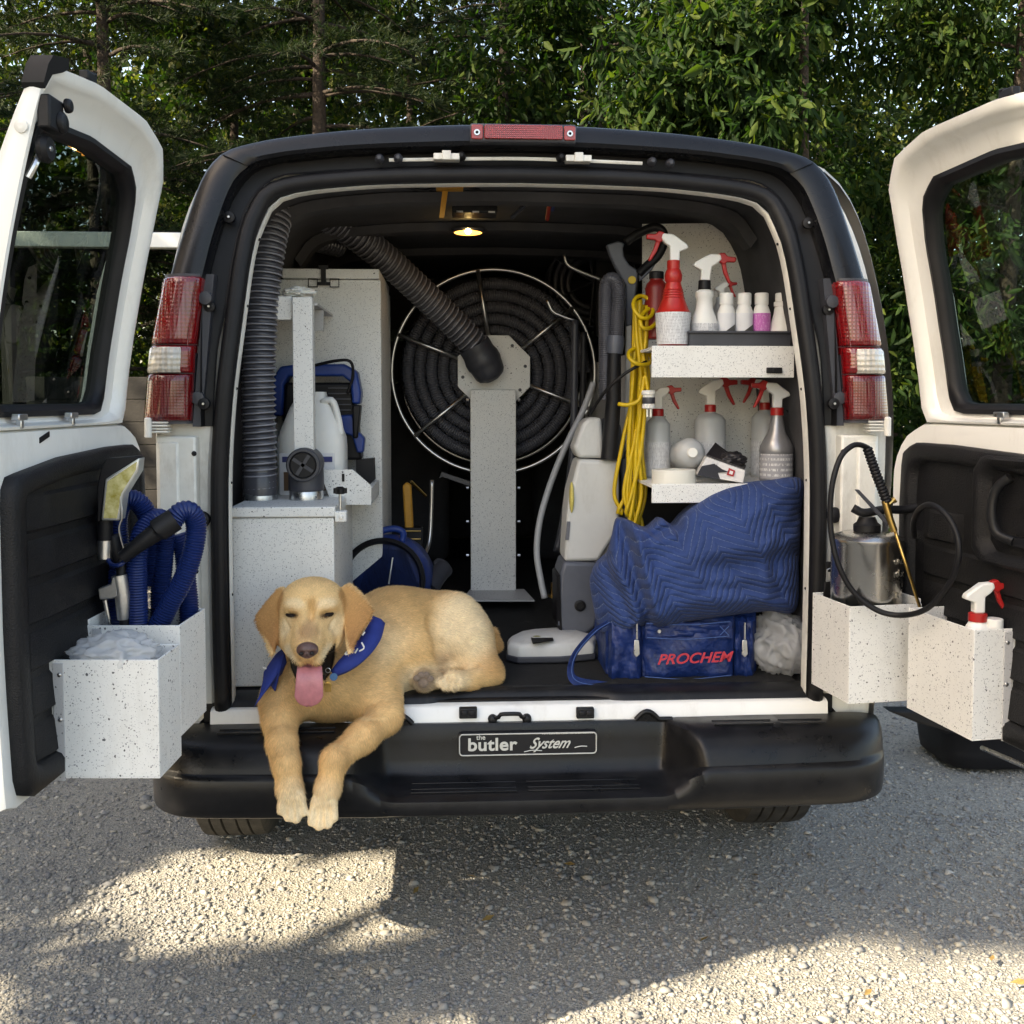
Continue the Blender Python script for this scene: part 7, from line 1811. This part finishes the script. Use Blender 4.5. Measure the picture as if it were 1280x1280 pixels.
def surface_creases():
    todo = [((359, 1003), (357, 1021), .0042), ((366.5, 1003), (366.5, 1026), .0042), ((374, 1003), (376, 1021), .0042), ((396, 1011), (394, 1029), .0042), ((403, 1011), (402.5, 1035), .0042), ((410.5, 1010), (412, 1030), .0042),
            ((558, 846), (554, 858), .004), ((565, 846), (562, 859), .004), ((572, 847), (571, 859), .004), ((548, 838), (575, 838), .006), ((575, 838), (598, 832), .006),
            ((357, 776), (362, 787), .003), ((416, 775), (411, 787), .003), ((372, 781), (376, 797), .0025), ((400, 781), (397, 797), .0025), ((384.3, 826), (384.3, 833), .003), ((378, 750), (382, 760), .003), ((396, 750), (393, 760), .003)]
    new = []
    for (u0, v0), (u1, v1), rr in todo:
        for k in range(4):
            pa = surf(u0 + (u1 - u0) * k / 4, v0 + (v1 - v0) * k / 4); pb = surf(u0 + (u1 - u0) * (k + 1) / 4, v0 + (v1 - v0) * (k + 1) / 4)
            if abs(pa.y - pb.y) < 0.03: new.append(('cx', np.array(pa), np.array(pb), rr, rr, 0.006))
    PR_.extend(new)
surface_creases()
dog, dog_o, dogW = make_dog()

# nose, eyes, tongue, teeth line, nails
NOSE = mat('dog_nose', (0.10, 0.055, 0.048), 0.30, var=0.3, vscale=120, bump=0.4, bscale=600, bdist=0.001)
nc = at(384.3, 813, -0.266)
def nose():
    g = G(); rg = []
    for i in range(15):
        p = PI * i / 14; ring = []
        for j in range(28):
            a = 2 * PI * j / 28
            x, y, z = math.sin(p) * math.cos(a), -math.cos(p), math.sin(p) * math.sin(a)
            wx = 0.0265 * (1 + 0.10 * z) ; hz = 0.0205 * (1 - 0.25 * max(0, -z) * abs(x))
            q = Vector((wx * x, 0.020 * y, hz * z))
            # nostrils and the groove
            for sx in (-1, 1):
                d = math.hypot(q.x - sx * 0.0125, (q.z + 0.004) * 1.2); 
                if y > -2 and q.y < 0: q.y += 0.011 * math.exp(-(d / 0.0062) ** 2)
            if q.y < 0: q.y += 0.004 * math.exp(-(q.x / 0.0022) ** 2) * (1 if q.z < 0.002 else 0.3)
            ring.append(nc + q)
        rg.append(ring)
    g.rings(rg); return g.build('nose', NOSE, dog, smooth=180)
nose()
NOSTR = mat('nostril_dark', (0.008, 0.005, 0.005), 0.6)
for sx in (-1, 1): G().ball(nc + Vector((sx * 0.0128, -0.0135, -0.0045)), (0.0058, 0.004, 0.0046), rot=Matrix.Rotation(R(sx * 25), 3, 'Y')).build('nostril', NOSTR, dog, smooth=180)
EYE = mat('dog_eye', (0.006, 0.004, 0.003), 0.30, spec=0.3)
LID = mat('dark_eyelid', (0.014, 0.008, 0.005), 0.7, spec=0.2)
for u, v, sl in ((365.5, 770, 14), (408.5, 769, -14)):
    c = surf(u, v); rt = Matrix.Rotation(R(sl), 3, 'Y')
    G().ball(c + Vector((0, 0.0035, 0)), (0.0180, 0.0075, 0.0074), rot=rt).build('eyelid', LID, dog, smooth=180)
    G().ball(c + Vector((0, -0.0005, -0.0008)), (0.0092, 0.0040, 0.0042), rot=rt).build('eye', EYE, dog, smooth=180)
TONG = mat('dog_tongue', (0.50, 0.185, 0.205), 0.38, var=0.12, vscale=50, bump=0.25, bscale=500, sub=0.15, coat=0.2)
def tongue():
    g = G(); rg = []
    mid_ = spline([at(388, 832, -0.135), at(387.5, 831, -0.180), at(387, 834, -0.222), at(387, 845, -0.243), at(386.5, 860, -0.248), at(386, 874, -0.244), at(386, 882.5, -0.236)], 26)
    w_ = np.interp(np.linspace(0, 1, 26), [0, 0.35, 0.6, 0.85, 0.95, 1], [0.022, 0.028, 0.032, 0.035, 0.026, 0.006])
    for i, p in enumerate(mid_):
        tt = mid_[min(i + 1, 25)] - mid_[max(i - 1, 0)]; tt /= np.linalg.norm(tt); nn = np.cross([1, 0, 0], tt); nn /= np.linalg.norm(nn)
        if nn[1] > 0: nn = -nn
        ring = []
        for a in np.linspace(0, 2 * PI, 20, endpoint=False):
            x = math.cos(a); yv = math.sin(a)
            groove = -0.0035 * math.exp(-(x * 4.5) ** 2) if yv > 0 else 0
            ring.append(p + np.array([w_[i] * x, 0, 0]) + nn * (0.0055 * yv + groove + 0.004 * (x * x) - 0.002))
        rg.append(ring)
    g.rings(rg); return g.build('tongue', TONG, dog, smooth=180)
tongue()
PAD = mat('paw_pad', (0.20, 0.150, 0.115), 0.8, var=0.3, vscale=80, bump=0.4, bscale=300)
for du, dv, r in ((0, 3, 0.015), (-8, -3, 0.010), (-3, -7, 0.010), (4, -7, 0.010), (9, -2, 0.010)):
    G().ball(at(529 + du, 851 + dv, 0.020), (r, 0.006, r * 0.9)).build('paw_pad', PAD, dog, smooth=180)

# bandana: a folded blue band round the neck with a knot and loose ends, tags below
BAND = mat('blue_bandana_cloth', (0.018, 0.040, 0.24), 0.75, var=0.15, vscale=20, bump=0.3, bscale=60, bdist=0.006)
def cloth(rows, name, m, parent, th=0.003):
    g = G(); rows = [spline(r_, 22) for r_ in rows]
    g.rings([[tuple(p) for p in r_] for r_ in rows], closed=False)
    return g.build(name, m, parent, smooth=180, solid=th)
bd = cloth([[at(466, 770, 0.0), at(455, 790, -0.045), at(441, 808, -0.085), at(425, 824, -0.11), at(414, 838, -0.12)],
            [at(476, 774, 0.0), at(466, 795, -0.05), at(450, 815, -0.092), at(432, 830, -0.118), at(415, 841, -0.122)],
            [at(481, 779, 0.01), at(474, 802, -0.045), at(457, 822, -0.092), at(436, 836, -0.118), at(416, 844, -0.122)],
            [at(479, 784, 0.02), at(470, 808, -0.035), at(452, 828, -0.085), at(434, 840, -0.112), at(415, 847, -0.118)]], 'bandana', BAND, dog)
cloth([[at(352, 812, -0.06), at(345, 818, -0.08), at(338, 828, -0.09), at(330, 840, -0.09)],
       [at(356, 818, -0.075), at(350, 826, -0.095), at(342, 836, -0.10), at(329, 852, -0.095)],
       [at(358, 828, -0.085), at(349, 838, -0.11), at(338, 852, -0.13), at(324, 870, -0.14)],
       [at(352, 842, -0.08), at(344, 850, -0.11), at(334, 862, -0.135), at(317, 885, -0.145)]], 'bandana_end', BAND, bd)
cloth([[at(355, 818, -0.085), at(350, 838, -0.11), at(347, 852, -0.11)], [at(350, 822, -0.08), at(346, 842, -0.105), at(344, 864, -0.105)], [at(345, 830, -0.075), at(341, 846, -0.10), at(338, 856, -0.10)]], 'bandana_end', BAND, bd)
for pts in ([(452, 803), (455, 810), (449, 814)], [(447, 811), (444, 816)], [(434, 814), (431, 818), (436, 817)], [(456, 790), (453, 794)], [(328, 834), (333, 836)]):
    G().tube(spline([at(u, v, -0.108 if u > 445 else (-0.124 if u > 400 else -0.10)) for u, v in pts], 8), 0.0022, 6).build('printed_mark', WHITEPL, bd)
tg = at(410, 856, -0.145)
G().lathe(tg + Vector((0, 0, 0.0)), [(0.0095, 0), (0.0095, 0.002)], n=20, axis=(0.1, -1, 0.1), squash=1.0).box(tg.x - 0.0085, tg.x + 0.0085, tg.y - 0.003, tg.y, tg.z - 0.018, tg.z + 0.004).build('brass_tag', BRASS, dog, bevel=0.001)
tg = at(417, 846, -0.132); G().lathe(tg, [(0.010, 0), (0.010, 0.002)], n=20, axis=(0.2, -1, 0)).build('blue_tag', mat('blue_tag', (0.08, 0.20, 0.42), 0.3, metal=0.6), dog)
G().tube([at(410, 838, -0.135) + Vector((0.006 * math.cos(a), 0, 0.006 * math.sin(a))) for a in np.linspace(0, 2 * PI, 14, endpoint=False)], 0.001, 5, closed=True).build('tag_ring', STEEL, dog)

# short coat: fine hairs lying along the body
def fur():
    o = dog_o; me = o.data; r = np.random.default_rng(3)
    n = len(me.polygons); me.calc_loop_triangles()
    co = np.zeros(len(me.vertices) * 3); me.vertices.foreach_get('co', co); co = co.reshape(-1, 3)
    no = np.zeros(len(me.vertices) * 3); me.vertices.foreach_get('normal', no); no = no.reshape(-1, 3)
    cl = np.zeros(len(me.vertices) * 4, np.float32); me.color_attributes['coat'].data.foreach_get('color', cl); cl = cl.reshape(-1, 4)
    tri = np.zeros(len(me.loop_triangles) * 3, np.int32); me.loop_triangles.foreach_get('vertices', tri); tri = tri.reshape(-1, 3)
    A_, B_, C_ = co[tri[:, 0]], co[tri[:, 1]], co[tri[:, 2]]
    area = np.linalg.norm(np.cross(B_ - A_, C_ - A_), axis=1)
    W = co + np.array(ORG[o])
    toc = np.array(CAM) - (A_ + np.array(ORG[o])); facing = ((np.cross(B_ - A_, C_ - A_)) * toc).sum(1) > -0.2 * area
    pr = area * facing; pr /= pr.sum()
    N = 95000
    k = r.choice(len(tri), N, p=pr); w1 = r.random(N); w2 = r.random(N); f = w1 + w2 > 1; w1[f] = 1 - w1[f]; w2[f] = 1 - w2[f]
    P0 = A_[k] + (B_ - A_)[k] * w1[:, None] + (C_ - A_)[k] * w2[:, None]
    Nn = no[tri[k, 0]]; col = cl[tri[k, 0], :3]
    lum = col.sum(1); ok = (lum > 0.2) & ((P0[:, 2] + ORG[o].z) > 0.475 + 0.05 * r.random(N)); P0, Nn, col = P0[ok], Nn[ok], col[ok]; N = len(P0)
    wp = P0 + np.array(ORG[o])
    nosep = np.array(tuple(nc)); chest = np.array(tuple(at(420, 850, 0.05)))
    head = np.exp(-np.clip(np.linalg.norm((wp - np.array(tuple(at(390, 775, -0.08)))) / np.array([.16, .2, .13]), axis=1) - 0.7, 0, None) * 5)[:, None]
    flow_head = wp - nosep; flow_head[:, 2] += 0.02; flow_head /= np.linalg.norm(flow_head, axis=1)[:, None] + 1e-9
    flow_body = np.array([[0.75, 0.35, -0.45]]) * np.clip((wp[:, [0]] + 0.62) * 6, 0, 1) + np.array([[0.0, -0.1, -1.0]]) * (1 - np.clip((wp[:, [0]] + 0.62) * 6, 0, 1))
    leg = (wp[:, [2]] < 0.66).astype(float); flow_body = flow_body * (1 - leg) + np.array([[0, -0.2, -1.0]]) * leg
    fl = flow_head * head + flow_body * (1 - head) + r.normal(0, 0.22, (N, 3))
    fl -= Nn * (fl * Nn).sum(1)[:, None]; fl /= np.linalg.norm(fl, axis=1)[:, None] + 1e-9
    L = (0.0125 * r.uniform(0.6, 1.35, N) * (1 - 0.62 * head[:, 0]) * np.where(wp[:, 2] < 0.50, 0.45, 1.0))[:, None]
    side = np.cross(fl, Nn) * 0.0008
    root = P0 - Nn * 0.0008
    tip = P0 + fl * L + Nn * L * 0.26; midp = P0 + fl * L * 0.55 + Nn * L * 0.20
    V = np.stack([root - side, root + side, tip], 1).reshape(-1, 3)
    nf = N
    me2 = bpy.data.meshes.new('fur'); me2.vertices.add(len(V)); me2.vertices.foreach_set('co', V.astype(np.float32).ravel())
    li = np.arange(N * 3, dtype=np.int32); st = np.arange(0, N * 3, 3, dtype=np.int32)
    me2.loops.add(len(li)); me2.loops.foreach_set('vertex_index', li); me2.polygons.add(nf); me2.polygons.foreach_set('loop_start', st); me2.update(calc_edges=True)
    me2.polygons.foreach_set('use_smooth', np.ones(nf, bool))
    var = r.uniform(0.78, 1.22, N)[:, None] * (1 + 0.11 * noise3(wp * np.array([1, 1, 1]), 70, 8) + 0.10 * noise3(wp, 190, 9))[:, None] * np.where(r.random(N) < 0.1, 1.15, 1.0)[:, None]
    cc = np.repeat(np.clip(col * var, 0, 1), 3, 0)
    ca = me2.color_attributes.new('coat', 'FLOAT_COLOR', 'POINT'); ca.data.foreach_set('color', np.c_[cc, np.ones(len(cc))].astype(np.float32).ravel())
    nv = np.repeat(Nn, 3, 0) ; me2.normals_split_custom_set_from_vertices([tuple(x) for x in nv])
    m = mat('dog_hair', (0.56, 0.36, 0.155), 0.6, spec=0.3); nt = m.node_tree
    at_ = nt.nodes.new('ShaderNodeAttribute'); at_.attribute_name = 'coat'; nt.links.new(at_.outputs['Color'], nt.nodes['Principled BSDF'].inputs['Base Color'])
    me2.materials.append(m)
    h_ = link(bpy.data.objects.new('fur', me2)); h_.parent = dog; h_['kind'] = 'stuff'
fur()
# ================================================================ trees
def leaf_mat(name, stops, trans=0.45, rough=0.65):
    m = bpy.data.materials.new(name); m.use_nodes = True; nt = m.node_tree; b = nt.nodes['Principled BSDF']
    ge = nt.nodes.new('ShaderNodeNewGeometry'); r = nt.nodes.new('ShaderNodeValToRGB'); el = r.color_ramp.elements
    el[0].color = (*stops[0], 1); el[1].color = (*stops[-1], 1)
    for i, c in enumerate(stops[1:-1]): e = el.new((i + 1) / (len(stops) - 1)); e.color = (*c, 1)
    nt.links.new(ge.outputs['Random Per Island'], r.inputs[0]); nt.links.new(r.outputs[0], b.inputs['Base Color'])
    b.inputs['Roughness'].default_value = rough
    b.inputs['Specular IOR Level'].default_value = 0.15
    tl = nt.nodes.new('ShaderNodeBsdfTranslucent'); mul = nt.nodes.new('ShaderNodeMixRGB'); mul.blend_type = 'MULTIPLY'; mul.inputs[0].default_value = 1; mul.inputs[2].default_value = (1.5, 1.7, 0.7, 1)
    nt.links.new(r.outputs[0], mul.inputs[1]); nt.links.new(mul.outputs[0], tl.inputs[0])
    mx = nt.nodes.new('ShaderNodeMixShader'); mx.inputs[0].default_value = trans
    nt.links.new(b.outputs[0], mx.inputs[1]); nt.links.new(tl.outputs[0], mx.inputs[2]); nt.links.new(mx.outputs[0], nt.nodes['Material Output'].inputs[0])
    return m
LEAFA = leaf_mat('broad_leaf', [(0.007, 0.018, 0.005), (0.011, 0.030, 0.006), (0.018, 0.042, 0.008), (0.050, 0.070, 0.012)])
LEAFB = leaf_mat('dark_broad_leaf', [(0.006, 0.014, 0.005), (0.010, 0.024, 0.006), (0.017, 0.036, 0.008), (0.07, 0.078, 0.014)])
PINE = leaf_mat('pine_needle', [(0.004, 0.010, 0.004), (0.007, 0.016, 0.006), (0.012, 0.025, 0.008), (0.03, 0.036, 0.011)], 0.2)
BARK = mat('tree_bark', (0.022, 0.016, 0.012), 0.95, var=0.45, vscale=14, bump=1.0, bscale=26, bdist=0.03, col2=(0.05, 0.036, 0.026))

def fast_mesh(name, V, F, m, parent):
    V = np.asarray(V, np.float32); F = np.asarray(F, np.int32)
    me = bpy.data.meshes.new(name); k = F.shape[1]
    me.vertices.add(len(V)); me.vertices.foreach_set('co', (V - np.array(ORG[parent], np.float32)).ravel())
    me.loops.add(F.size); me.loops.foreach_set('vertex_index', F.ravel())
    me.polygons.add(len(F)); me.polygons.foreach_set('loop_start', np.arange(0, F.size, k, dtype=np.int32))
    me.update(calc_edges=True); me.materials.append(m)
    o = link(bpy.data.objects.new(name, me)); o.parent = parent; ORG[o] = Vector(ORG[parent])
    return o
def rand_dirs(n, r):
    d = r.normal(size=(n, 3)); return d / np.linalg.norm(d, axis=1)[:, None]
def leaves(C, size, r, droop=0.5, narrow=0.42, out=None, simple=False):
    """one folded six-point leaf at each centre"""
    n = len(C)
    a = r.normal(size=(n, 3)); a[:, 2] -= droop * 1.6
    if out is not None: a += out * 0.8
    a /= np.linalg.norm(a, axis=1)[:, None]
    b_ = np.cross(a, r.normal(size=(n, 3)) + np.array([0, 0, 0.6])); b_ /= np.linalg.norm(b_, axis=1)[:, None] + 1e-9
    c = np.cross(a, b_)
    L = size * np.exp(r.normal(0, 0.28, n))[:, None]; W = L * narrow
    if simple:      # far leaves: one folded diamond
        P = np.stack([C, C + a * L * .45 + b_ * W * .55 + c * W * .15, C + a * L, C + a * L * .45 - b_ * W * .55 + c * W * .15], 1)
        return P.reshape(-1, 3), np.arange(n)[:, None] * 4 + np.array([[0, 1, 2, 3]])
    P = np.stack([C, C + a * L * .35 + b_ * W * .5 + c * W * .16, C + a * L * .75 + b_ * W * .36 + c * W * .05, C + a * L - c * L * 0.12, C + a * L * .75 - b_ * W * .36 + c * W * .05, C + a * L * .35 - b_ * W * .5 + c * W * .16], 1)
    V = P.reshape(-1, 3)
    base = np.arange(n)[:, None] * 6
    F = np.concatenate([base + np.array([[0, 1, 2, 3]]), base + np.array([[0, 3, 4, 5]])])
    return V, F
def trunk_limbs(t, base, h, r0, r, lean=0.0, limbs=9, lo=0.3, spread=1.6, up=0.35, m=BARK):
    base = np.array(base, float)
    pts = [base + np.array([lean * k * h + 0.06 * math.sin(3 * k + base[0]), 0.05 * math.cos(4 * k), k * h - 0.1 * (k == 0)]) for k in np.linspace(0, 1, 9)]
    path = spline(pts, 24)
    G().tube(path, np.linspace(r0, r0 * 0.22, 24) * (1 + 0.35 * np.exp(-np.linspace(0, 9, 24))), 12).build('trunk', m, t, smooth=180)
    ends = []
    for k in range(limbs):
        f = lo + (0.97 - lo) * (k + r.uniform(0, 0.8)) / limbs; p = path[min(23, int(f * 23))]; a = r.uniform(0, 2 * PI); L = spread * (1.15 - 0.7 * f) * r.uniform(0.7, 1.2)
        q = [p, p + np.array([math.cos(a) * L * .4, math.sin(a) * L * .4, up * L * .35]), p + np.array([math.cos(a + .2) * L * .75, math.sin(a + .2) * L * .75, up * L * .6]), p + np.array([math.cos(a + .15) * L, math.sin(a + .15) * L, up * L * .7])]
        s_ = spline(q, 9)
        G().tube(s_, np.linspace(r0 * 0.30 * (1.1 - f * .6), 0.006, 9), 6).build('limb', m, t, smooth=180)
        ends.append(s_)
    return path, ends
def keep_gaps(C, gaps):
    return C
def broad_tree(base, h, r0, label, seed, nclump=90, per=170, lo=0.28, spread=1.9, size=0.085, m=LEAFA, clump=0.42, lean=0.0, droop=0.5, narrow=0.42, gap=None, cat='tree', trunk=True, up=0.35):
    r = np.random.default_rng(seed)
    t = thing('broadleaf_tree', label, cat, base)
    path, ends = trunk_limbs(t, base, h, r0, r, lean, 12, lo, spread, up)
    cc = []
    for k in range(nclump):
        e = ends[r.integers(len(ends))]; p = e[int(r.integers(3, 9))]; cc.append(p + r.normal(size=3) * np.array([.30, .30, .26]) * spread * 0.45)
    cc = np.array(cc)
    C = []; O = []
    for c in cc:
        n = int(per * r.uniform(0.5, 1.4)); d = rand_dirs(n, r); rad = clump * r.uniform(0.6, 1.3) * r.random(n) ** 0.45
        q = c + d * rad[:, None] * np.array([1.1, 1.1, 0.75]); C.append(q); O.append(d)
    C = np.vstack(C); O = np.vstack(O)
    k = C[:, 2] > 0.25
    if gap is not None: k &= gap(C)
    V, F = leaves(C[k], size, r, droop, narrow, O[k], simple=(m is LEAFB))
    fast_mesh('crown', V, F, m, t)
    return t
def pine_tree(base, h, r0, label, seed, spread=1.9, lo=0.12, tiers=15, dens=1.05):
    r = np.random.default_rng(seed)
    t = thing('pine_tree', label, 'tree', base)
    base = np.array(base, float)
    path = spline([base + np.array([0.05 * math.sin(2 * k + seed), 0.05 * math.cos(3 * k), k * h]) for k in np.linspace(0, 1, 6)], 24)
    G().tube(path, np.linspace(r0, r0 * 0.2, 24), 10).build('trunk', BARK, t, smooth=180)
    VV = []; off = 0; tw = G(); FF = []
    for i in range(tiers):
        f = lo + (1 - lo) * i / tiers; z = base[2] + f * h; nb = r.integers(4, 7)
        for j in range(nb):
            a = r.uniform(0, 2 * PI); L = spread * (1.1 - 0.75 * f) * r.uniform(0.65, 1.15)
            p0 = np.array([base[0], base[1], z + r.uniform(-.15, .15)])
            d = np.array([math.cos(a), math.sin(a), 0]); side = np.array([-d[1], d[0], 0])
            def bp(s): return p0 + d * L * s + np.array([0, 0, 0.10 * L * s - 0.32 * L * s * s])
            tw.tube([bp(s) for s in np.linspace(0, 1, 6)], np.linspace(0.022, 0.004, 6), 5)
            nt_ = int(28 * dens * L)
            for s in r.uniform(0.06, 1.0, nt_):
                sg = r.choice([-1, 1]); ln = (0.42 * (1.1 - s) + 0.10) * r.uniform(.6, 1.2) * min(1, L)
                e0 = bp(s); ed = side * sg * 0.8 + d * 0.6 + np.array([0, 0, r.uniform(-.25, .25)]); ed /= np.linalg.norm(ed)
                nn = int(30 * dens)
                w_ = r.uniform(0.15, 1.0, nn); c0 = e0 + ed * (ln * w_)[:, None]
                nd = ed * 0.9 + rand_dirs(nn, r) * 0.85; nd /= np.linalg.norm(nd, axis=1)[:, None]
                nl = 0.085 * r.uniform(.7, 1.3, nn)[:, None]
                sd_ = np.cross(nd, rand_dirs(nn, r)); sd_ /= np.linalg.norm(sd_, axis=1)[:, None] + 1e-9
                P = np.stack([c0 - sd_ * .0046, c0 + sd_ * .0046, c0 + nd * nl], 1)
                VV.append(P.reshape(-1, 3))
    V = np.vstack(VV); F = np.arange(len(V)).reshape(-1, 3)
    tw.build('branches', BARK, t, smooth=180, kind='stuff')
    fast_mesh('needles', V, F, PINE, t)
    return t

# --- the near wood behind the van
broad_tree((3.0, 6.2, 0), 6.0, 0.09, 'bright green drooping-leaved tree behind the right roof corner', 21, 190, 150, 0.06, 1.9, 0.115, LEAFA, 0.38, -0.02, 0.9, 0.32)
broad_tree((5.2, 7.0, 0), 7.0, 0.11, 'leafy green tree behind the open right door', 22, 190, 150, 0.05, 2.2, 0.105, LEAFA, 0.44, 0, 0.8, 0.34)
broad_tree((1.4, 8.2, 0), 7.0, 0.10, 'green tree top above the roof, right of the stop lamp', 23, 130, 140, 0.15, 1.7, 0.085, LEAFA, 0.40)
pine_tree((-1.5, 7.4, 0), 7.6, 0.12, 'dark pine behind the left half of the van roof', 31, 2.1, 0.08, 22)
pine_tree((0.35, 9.0, 0), 8.6, 0.13, 'dark pine with bare trunk behind the stop lamp', 32, 2.2, 0.10, 20)
pine_tree((2.6, 9.2, 0), 8.6, 0.12, 'dark pine behind the bright green tree', 33, 2.2, 0.08, 19)
pine_tree((-3.4, 7.2, 0), 7.8, 0.11, 'dark pine beyond the open left door', 34, 2.0, 0.06, 21)
broad_tree((-2.6, 9.2, 0), 7.6, 0.09, 'thin leafy tree with sunny leaves between the left pines', 24, 170, 130, 0.10, 1.9, 0.085, LEAFB, 0.45)
broad_tree((-5.2, 8.4, 0), 8.0, 0.17, 'stout trunked tree at the left edge of the photo', 25, 170, 130, 0.12, 2.2, 0.095, LEAFB, 0.5)
broad_tree((-0.8, 11.6, 0), 9.0, 0.12, 'far leafy tree seen above the roof centre', 26, 220, 130, 0.08, 2.6, 0.11, LEAFB, 0.55)
broad_tree((4.0, 11.2, 0), 9.0, 0.12, 'far dark tree above the right roof corner', 27, 220, 130, 0.06, 2.7, 0.11, LEAFB, 0.55)
broad_tree((-5.2, 12.0, 0), 9.0, 0.12, 'far dark tree above the open left door', 28, 200, 130, 0.06, 2.8, 0.11, LEAFB, 0.55)
broad_tree((7.0, 9.6, 0), 9.0, 0.12, 'far dark tree behind the right door window', 29, 220, 130, 0.05, 2.6, 0.11, LEAFB, 0.55)
broad_tree((1.9, 13.4, 0), 10.0, 0.12, 'tallest far tree behind the roof centre', 30, 200, 130, 0.08, 2.9, 0.12, LEAFB, 0.6)
broad_tree((5.6, 13.6, 0), 10.5, 0.12, 'far dark tree right of the tallest one', 35, 200, 130, 0.08, 2.9, 0.12, LEAFB, 0.6)
broad_tree((-2.6, 14.0, 0), 10.5, 0.12, 'far dark tree left of the tallest one', 36, 200, 130, 0.08, 2.9, 0.12, LEAFB, 0.6)
# undergrowth and far wood: nobody could count it
def far_wood():
    r = np.random.default_rng(77)
    n = 82000
    x = r.uniform(-16, 18, n); y = r.uniform(15.5, 19, n); z = np.abs(r.normal(0, 1, n)) ** 0.9 * 3.0
    z2 = r.uniform(0, 8.2, n); z = np.where(r.random(n) < 0.6, z2, z)
    C = np.stack([x, y, z], 1); k = (noise3(C * np.array([1, .3, 1]), 1.1, 4) > -0.85 + 0.07 * z) 
    C = C[k]
    V, F = leaves(C, 0.24, r, 0.4, 0.55, simple=True)
    e = thing('far_woods', 'dense dark wood filling the background behind the trees', 'woods', (0, 17, 0), kind='stuff')
    fast_mesh('foliage', V, F, LEAFB, e)['kind'] = 'stuff'
    n = 9000
    C = np.stack([r.uniform(-12, 12, n), r.uniform(6.0, 14, n), np.abs(r.normal(0, .45, n))], 1)
    V, F = leaves(C, 0.14, r, -0.4, 0.4, simple=True)
    e = thing('undergrowth', 'low green undergrowth at the foot of the trees', 'undergrowth', (0, 9, 0), kind='stuff')
    fast_mesh('foliage', V, F, LEAFB, e)['kind'] = 'stuff'
far_wood()

# --- trees out of frame on the sunny side: they shade the van; leaves are cut out along the sun's rays to shape the sun patches on the gravel
LIT = [(-0.62, 0.34, 0.62, 0.42), (0.02, -0.44, 0.45, 0.22), (1.08, -0.38, 0.86, 0.42), (0.55, -0.42, 0.60, 0.30), (-1.30, -0.30, 0.22, 0.08)]
def sun_gap(C):
    tt = C[:, 2] / SUN_DIR.z
    gx = C[:, 0] - SUN_DIR.x * tt; gy = C[:, 1] - SUN_DIR.y * tt
    k = np.ones(len(C), bool)
    for cx, cy, rx, ry in LIT:
        k &= ((gx - cx) / rx) ** 2 + ((gy - cy) / ry) ** 2 > 1
    return k
SG = 'shade trees left of the parking ground'
for i, (x, y, h, lab) in enumerate(((-8.2, -4.9, 9.0, 'tall shade tree out on the left, nearest the camera'), (-8.8, -2.2, 9.5, 'tall shade tree out on the left, level with the door'), (-8.0, 0.6, 9.0, 'tall shade tree out on the left, level with the van'), (-9.5, 3.6, 9.0, 'tall shade tree out on the left, towards the wood'), (-10.4, -7.4, 9.0, 'tall shade tree far out on the left, behind the camera'))):
    broad_tree((x, y, 0), h, 0.16, lab, 60 + i, 250, 110, 0.18, 2.7, 0.17, LEAFB, 0.62, 0, 0.3, 0.6, gap=sun_gap)

# --- small grey shed beyond the left door
t = thing('shed', 'grey boarded shed with white eaves seen past the left tail lamp', 'shed', (-2.75, 5.2, 0))
SID = mat('weathered_grey_board', (0.022, 0.020, 0.018), 0.85, var=0.25, vscale=9, bump=0.5, bscale=40)
for k in range(9):
    G().box(-3.4, -2.05, 5.2, 5.225 + 0.004 * (k % 2), 0.10 + k * 0.172, 0.10 + k * 0.172 + 0.168).build('board', SID, t, bevel=0.003)
e0 = at(180, 293, 5.0); e1 = at(230, 312, 5.0)
G().box(-3.6, -1.95, 4.9, 5.0, e1.z, e0.z).build('fascia', WHITE, t, bevel=0.006)
G().prism([(-3.6, 5.001, e0.z - 0.01), (-1.95, 5.001, e0.z - 0.01), (-1.95, 6.8, e0.z + 0.25), (-3.6, 6.8, e0.z + 0.25)], (0, 0, 0.03)).build('roof', mat('shed_roofing', (0.06, 0.06, 0.065), 0.9), t)
for x in (-3.5, -2.05): G().box(x, x + 0.08, 5.02, 5.1, 0, e1.z).build('post', SID, t, bevel=0.004)
